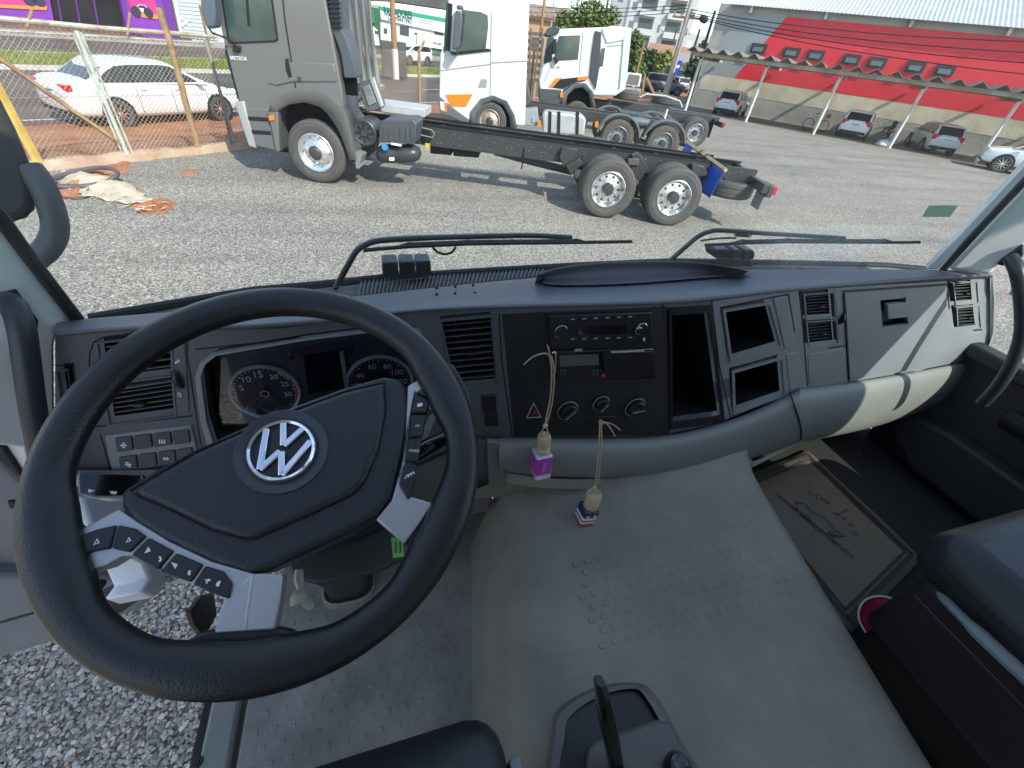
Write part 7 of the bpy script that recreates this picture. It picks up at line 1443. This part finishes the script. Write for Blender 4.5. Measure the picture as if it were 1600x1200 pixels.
# ================================================================ cars
def car(name, label, loc, head, L, W_, H, col, kind='hatch', cat='car', rimcol=None, group=None, dark=None):
    t = thing(name, label, cat, loc, head, group)
    paint = M('paint_' + name + str(len(bpy.data.materials)), col, .28, coat=.8, metal=.15 if max(col) < .6 else 0)
    hw = W_ / 2; X = lambda s: s * L
    BZ = {'sedan': .98, 'hatch': .95, 'suv': 1.08}[kind]; zb = .22 if kind != 'suv' else .30
    if kind == 'sedan': st = [(-.5, .42, .80, .72), (-.492, .30, .93, .84), (-.46, zb + .03, 1.05, .94), (-.36, zb, 1.06, .99), (-.15, zb - .02, BZ + .02, 1), (.1, zb - .02, BZ - .02, 1), (.24, zb - .02, BZ - .04, .99), (.38, zb, .86, .96), (.46, zb + .02, .76, .88), (.49, .32, .68, .76), (.5, .40, .62, .66)]
    elif kind == 'hatch': st = [(-.5, .42, .86, .78), (-.488, .30, .98, .88), (-.44, zb, 1.0, .97), (-.15, zb - .02, BZ + .02, 1), (.1, zb - .02, BZ, 1), (.25, zb - .02, BZ - .03, .99), (.38, zb, .86, .95), (.46, zb + .02, .76, .88), (.5, .38, .62, .68)]
    else: st = [(-.5, .50, .95, .82), (-.485, .36, 1.06, .92), (-.44, zb, 1.1, .98), (-.15, zb, BZ + .02, 1), (.1, zb, BZ, 1), (.25, zb, BZ, .99), (.40, zb, 1.0, .97), (.465, zb + .04, .93, .92), (.495, .40, .82, .82), (.5, .48, .72, .76)]
    rows = []
    for s, z0, z1, k in st:
        w2 = hw * k; half = [(w2 * .70, z0), (w2 * .95, z0 + .03), (w2 * 1.0, z0 + .20), (w2 * 1.0, lerp(z0, z1, .62)), (w2 * .965, lerp(z0, z1, .88)), (w2 * .86, z1), (w2 * .45, z1 + .015)]
        rows.append([V(X(s), y, z) for y, z in half] + [V(X(s), -y, z) for y, z in reversed(half)]); rows[-1].append(rows[-1][0])
    mb = MB().grid(rows); mb.poly(rows[0][:-1]); mb.poly(rows[-1][:-1]); mb.build('body', paint, t, smooth=True, local=True, sub=1)
    gh = {'sedan': [(-.40, 0, .86), (-.24, .90, .82), (-.16, .98, .82), (-.02, 1, .82), (.06, .97, .81), (.27, 0, .88)], 'hatch': [(-.485, 0, .88), (-.41, .90, .80), (-.32, .97, .81), (-.05, 1, .82), (.06, .95, .80), (.29, 0, .88)], 'suv': [(-.485, 0, .90), (-.43, .90, .84), (-.34, .97, .84), (-.05, 1, .85), (.09, .94, .83), (.29, 0, .9)]}[kind]
    zB = BZ - .03; g_r = []
    for s, hf, k in gh:
        zt = zB + (H - zB) * hf; kb = .90; g_r.append([V(X(s), hw * kb, zB), V(X(s), hw * lerp(kb, k, hf) * (.99), zt - .06 * hf), V(X(s), hw * k * .82, zt - .01 * hf), V(X(s), hw * k * .4, zt), V(X(s), -hw * k * .4, zt), V(X(s), -hw * k * .82, zt - .01 * hf), V(X(s), -hw * lerp(kb, k, hf) * .99, zt - .06 * hf), V(X(s), -hw * kb, zB)])
    MB().grid(g_r).build('roof', paint, t, smooth=True, local=True, angle=50)
    GL_ = dark or M('car_glass', (.025, .03, .034), .05, coat=.6)
    def scr(a, b, nm):
        A0, A1 = a, b; c = [A0[1], A0[6], A1[6], A1[1]]
        base = [lerp(a[0], a[7], .10), lerp(a[0], a[7], .90)]; top2 = [lerp(b[1], b[6], .08), lerp(b[1], b[6], .92)]
        q = [lerp(base[0], top2[0], .10), lerp(base[1], top2[1], .10), lerp(base[1], top2[1], .93), lerp(base[0], top2[0], .93)]; n_ = (q[1] - q[0]).cross(q[3] - q[0]).normalized()
        if n_.x * (1 if nm == 'windscreen' else -1) < 0: n_ = -n_
        return MB().prism([p + n_ * .03 for p in q], n_ * -.03).build(nm, GL_, t, local=True)
    scr(g_r[0], g_r[1], 'rear_screen'); scr(g_r[-1], g_r[-2], 'windscreen')
    ss = [g[0] for g in gh]
    def topz(s):
        for (a, ha, _), (b, hb, _) in zip(gh, gh[1:]):
            if a <= s <= b: return zB + (H - zB) * (ha + (hb - ha) * (s - a) / (b - a)) - .06 * 1
        return zB
    s0, s1 = gh[0][0] + .05, gh[-1][0] - .035
    for sg_ in (1, -1):
        def sp_(s, fz):
            zt = topz(s) - .03; z = lerp(zB + .05, max(zB + .06, zt), fz); hf = (z - zB) / (H - zB); return V(X(s), sg_ * (hw * lerp(.90, .82, hf) + .012), z)
        n_ = 14; lo = [sp_(lerp(s0, s1, i / n_), 0) for i in range(n_ + 1)]; hi = [sp_(lerp(s0, s1, i / n_), 1) for i in range(n_ + 1)]
        MB().prism(lo + hi[::-1], (0, -sg_ * .03, 0)).build('side_glass', GL_, t, local=True)
        for s in (-.17, .03): MB().prism([sp_(s, 0) + V(0, sg_ * .004, 0), sp_(s + .012, 0) + V(0, sg_ * .004, 0), sp_(s + .012, 1) + V(0, sg_ * .004, 0), sp_(s, 1) + V(0, sg_ * .004, 0)], (0, -sg_ * .02, 0)).build('window_pillar', BLK, t, local=True)
        for s in (-.17, .02, .23): MB().box((X(s), sg_ * hw * 1.0, lerp(zb, BZ, .5)), (.012, .012, (BZ - zb) * .72)).build('door_gap', M('gap_dark', (.12, .12, .12), .6), t, local=True)
        for s in (-.13, .06): MB().box((X(s), sg_ * (hw * .985 + .012), BZ - .13), (.17, .03, .03)).build('door_handle', paint, t, local=True, bevel=.008)
        MB().box((X(.20), sg_ * (hw + .07), BZ + .03), (.14, .18, .12)).build('wing_mirror', paint, t, local=True, bevel=.03)
        MB().box((X(-.475), sg_ * hw * .70, BZ - .10), (.16, .36, .14 if kind == 'sedan' else .26)).build('tail_lamp', REDL, t, local=True, bevel=.03); MB().box((X(.462), sg_ * hw * .68, .72 if kind != 'suv' else .86), (.18, .38, .13)).build('head_lamp', LTWHITE, t, local=True, bevel=.03)
    RW = .325 if kind != 'suv' else .37
    for s in (-.295, .295):
        for sg_ in (1, -1):
            MB().lathe([(RW * 1.19, -.03), (RW * 1.19, .0), (0, .0)], (X(s), sg_ * (hw + .004), RW), (0, sg_, 0), 28).build('wheel_well', BLKM, t, local=True)
            c = V(X(s), sg_ * (hw - .10), RW); tb = MB().lathe([(RW * .66, .115), (RW * .76, .125), (RW * .92, .12), (RW, .09), (RW, -.08), (RW * .66, -.08)], c, (0, sg_, 0), 28, closed=True).build('wheel', TYRE, t, local=True, smooth=True)
            rm_ = MB().lathe([(RW * .67, .10), (RW * .64, .115), (RW * .60, .06), (RW * .25, .05)], c, (0, sg_, 0), 28); rr_ = rm_.build('rim', M('rim_dark', (.09, .09, .095), .4), tb, smooth=True, local=True)
            spk = MB()
            for k in range(10): a = k * math.pi / 5; spk.box(c + V(math.cos(a) * RW * .37, sg_ * .095, math.sin(a) * RW * .37), (RW * .56, .025, RW * .075), Matrix.Rotation(-a, 3, 'Y'))
            spk.lathe([(RW * .14, .085), (RW * .12, .115), (0, .118)], c, (0, sg_, 0), 12).build('rim_spokes', rimcol or ALLOY, tb, local=True)
    MB().box((X(-.497), 0, .72 if kind != 'suv' else .85), (.03, .40, .13)).build('number_plate', M('plate_white', (.70, .71, .74), .5), t, local=True); MB().box((X(-.497) - .012, 0, .77 if kind != 'suv' else .90), (.012, .40, .03)).build('plate_band', M('plate_blue', (.03, .08, .35), .5), t, local=True)
    MB().box((X(-.485), 0, .36), (.10, W_ * .80, .14)).build('rear_bumper_insert', BLK, t, local=True, bevel=.03); MB().box((X(.487), 0, .44), (.08, W_ * .62, .18)).build('grille', BLK, t, local=True, bevel=.03)
    return t
a, b = atz(201, 200, ROADZ), atz(346, 189, ROADZ); hd = math.atan2((b - a).y, (b - a).x); lf_ = V(-math.sin(hd), math.cos(hd), 0)
car('white_sedan', 'white sedan with dark windows parked on the street behind the chain link fence', (a + b) / 2 + lf_ * .88, hd, 4.65, 1.82, 1.47, (.80, .81, .82), 'sedan')
CHD = math.atan2(CN.y, CN.x)
def park(px, py, L_): p = atz(px, py, 0); return p + CN * (L_ / 2)
car('silver_hatchback', 'silver hatchback under the left end of the carport, rear toward us', park(1129, 181, 3.9), CHD, 3.9, 1.66, 1.47, (.60, .62, .65), 'hatch', group='cars under the carport')
car('white_hatchback', 'white hatchback parked under the carport between posts', park(1328, 217, 3.9), CHD - .05, 3.9, 1.72, 1.48, (.80, .80, .81), 'hatch', group='cars under the carport')
car('silver_hatchback', 'silver hatchback under the carport right of the motorcycle', park(1452, 240, 3.9), CHD + .22, 3.9, 1.66, 1.5, (.60, .62, .63), 'hatch', group='cars under the carport')
pf = atz(1560, 270, 0); car('white_suv', 'white off-road car with black trim at the right edge by the carport', pf - (-CW) * 1.3 + CN * .9, math.atan2(-CW.y, -CW.x) - .1, 4.4, 1.82, 1.65, (.78, .79, .80), 'suv')
p = atz(1055, 150, -.2); car('grey_suv', 'dark grey sport utility car beyond the rear wheels of the parked trucks', V(p.x, p.y, -.2) + SN * 1.5, math.atan2(SD.y, SD.x) - 1.0, 4.5, 1.85, 1.7, (.16, .17, .18), 'suv')
p = atz(655, 103, ROADZ); car('white_crossover', 'white crossover parked before the radiator shop', p + SN * .9, math.atan2(-SD.y, -SD.x), 4.3, 1.78, 1.6, (.80, .81, .81), 'suv')
p = atz(812, 150, ROADZ); 
for i, (x, y) in enumerate(((1016, 111), (1039, 114), (1062, 118))): p = fr(x, y, 66); p.z = -.2; car('distant_car', ('small pale distant car below the round dark tree', 'small white distant car right of the yellow-green tree', 'small grey distant car beside the blue sign')[i], p, R(40 + 20 * i), 4.2, 1.75, 1.5, ((.6, .62, .65), (.75, .75, .75), (.3, .3, .32))[i], 'hatch', group='distant parked cars')
# old white lorry beside the radiator shop
ol = thing('white_lorry', 'old white lorry with dark flat bed left of the radiator shop', 'lorry', rbq(588, 76, -3))
lq = lambda x, y, o_=0.: rbq(x, y, -3 + o_)
MB().prism([lq(x, y) for x, y in ((560, 40), (582, 40), (590, 46), (594, 72), (560, 68))], SN * 2).build('cab', TWHITE, ol, bevel=.08); MB().prism([lq(x, y, -.03) for x, y in ((585, 47), (591, 49), (592, 54), (586, 53))], SN * .1).build('window', TGLASS, ol); MB().prism([lq(x, y, -.1) for x, y in ((560, 72), (600, 76), (602, 86), (560, 84))], SN * 2).build('bed', M('bed_brown', (.16, .08, .06), .7, var=.4), ol)
c = lq(601, 80, -.12); MB().lathe([(.28, -.05), (.5, -.05), (.52, 0), (.5, .25), (.28, .25)], c, SN, 20, closed=True).build('wheel', TYRE, ol, smooth=True); MB().lathe([(.27, -.04), (.1, -.02), (0, -.04)], c, SN, 16).build('hub', LTWHITE, ol)
# ---------------------------------------------------------------- bicycle, motorcycle, bags under the carport
bk = thing('bicycle', 'bicycle with brown basket leaning on the carport wall', 'bicycle', atz(1270, 205, 0)); bo = atz(1268, 206, 0) + CN * 1.2
def B(u, z, n_=0.): return bo + CN * (u * .5) + CW * (u * .86) + V(0, 0, z) + CN * n_
BKM = M('bike_teal', (.20, .34, .32), .4)
for u in (-.5, .5):
    ring = [B(u, .33) + (B(1, 0) - B(0, 0)).normalized() * .32 * math.cos(a) + V(0, 0, .32 * math.sin(a)) for a in [2 * math.pi * i / 24 for i in range(24)]]; MB().tube(ring, .02, 6, closed=True).build('wheel', RUBBER, bk, smooth=True)
for p in ([B(-.5, .33), B(-.1, .3), B(.35, .8), B(-.15, .78), B(-.1, .3)], [B(-.5, .33), B(-.15, .78), B(-.18, .92)], [B(.5, .33), B(.35, .95)]): MB().tube(p, .018, 6).build('frame_tube', BKM, bk)
MB().tube([B(.3, 1.0, -.25), B(.36, .98), B(.3, 1.0, .25)], .014, 6).build('handlebar', BLK, bk); MB().box(B(-.18, .95), (.2, .12, .05)).build('saddle', BLK, bk, bevel=.02); MB().prism([B(.42, .75, -.15), B(.42, .75, .15), B(.70, .78, .18), B(.70, .78, -.18)], (0, 0, .25)).build('basket', M('basket_brown', (.34, .18, .08), .8), bk)
mc = thing('motorcycle', 'dark motorcycle parked under the carport between the hatchbacks', 'motorcycle', atz(1385, 220, 0)); mo = atz(1383, 222, 0) + CN * .9
def Q(u, z, n_=0.): return mo + CN * u + CW * n_ + V(0, 0, z)
for u in (-.62, .62): MB().lathe([(.16, -.05), (.28, -.055), (.31, 0), (.28, .055), (.16, .05)], Q(u, .31), CW, 24, closed=True).build('wheel', TYRE, mc, smooth=True)
MB().prism([Q(-.35, .45, -.12), Q(.3, .40, -.12), Q(.45, .75, -.12), Q(.2, .95, -.12), Q(-.1, .85, -.12)], CW * .24).build('engine_body', M('moto_dark', (.05, .05, .05), .4), mc, bevel=.05); MB().prism([Q(-.8, .80, -.12), Q(-.05, .78, -.12), Q(-.05, .86, -.12), Q(-.85, .92, -.12)], CW * .24).build('seat', BLK, mc, bevel=.04)
MB().tube([Q(.62, .31), Q(.42, .95)], .04, 6).build('fork', STEELG, mc); MB().tube([Q(.32, 1.05, -.35), Q(.42, 1.0), Q(.32, 1.05, .35)], .016, 6).build('handlebar', BLK, mc); MB().box(Q(-.85, .62), (.22, .2, .18)).build('tail_plate', M('moto_olive', (.35, .34, .20), .5), mc, bevel=.02); MB().lathe([(0, -.14), (.13, -.06), (.14, .05), (.08, .13), (0, .15)], Q(-.5, 1.02), (0, 0, 1), 16).build('helmet', BLK, mc, smooth=True)
for i, (x, y) in enumerate(((1378, 229), (1391, 224))):
    p = atz(x, y, 0) + CN * .3; mb = MB(); rows = []
    for z, k in ((0, .30), (.08, .36), (.22, .30), (.32, .14), (.36, .03)): rows.append([p + V(math.cos(a) * k * random.uniform(.85, 1.15), math.sin(a) * k * random.uniform(.8, 1.2), z) for a in [2 * math.pi * j / 12 for j in range(12)]]); rows[-1].append(rows[-1][0])
    o = mb.grid(rows).build('plastic_bag', M('bag_white', (.70, .70, .68), .5, var=.2, vscale=6), smooth=True); tag(o, ('white plastic bag lying left of the carport post', 'white plastic bag behind the carport post by the motorcycle')[i], 'bag', 'white plastic bags')
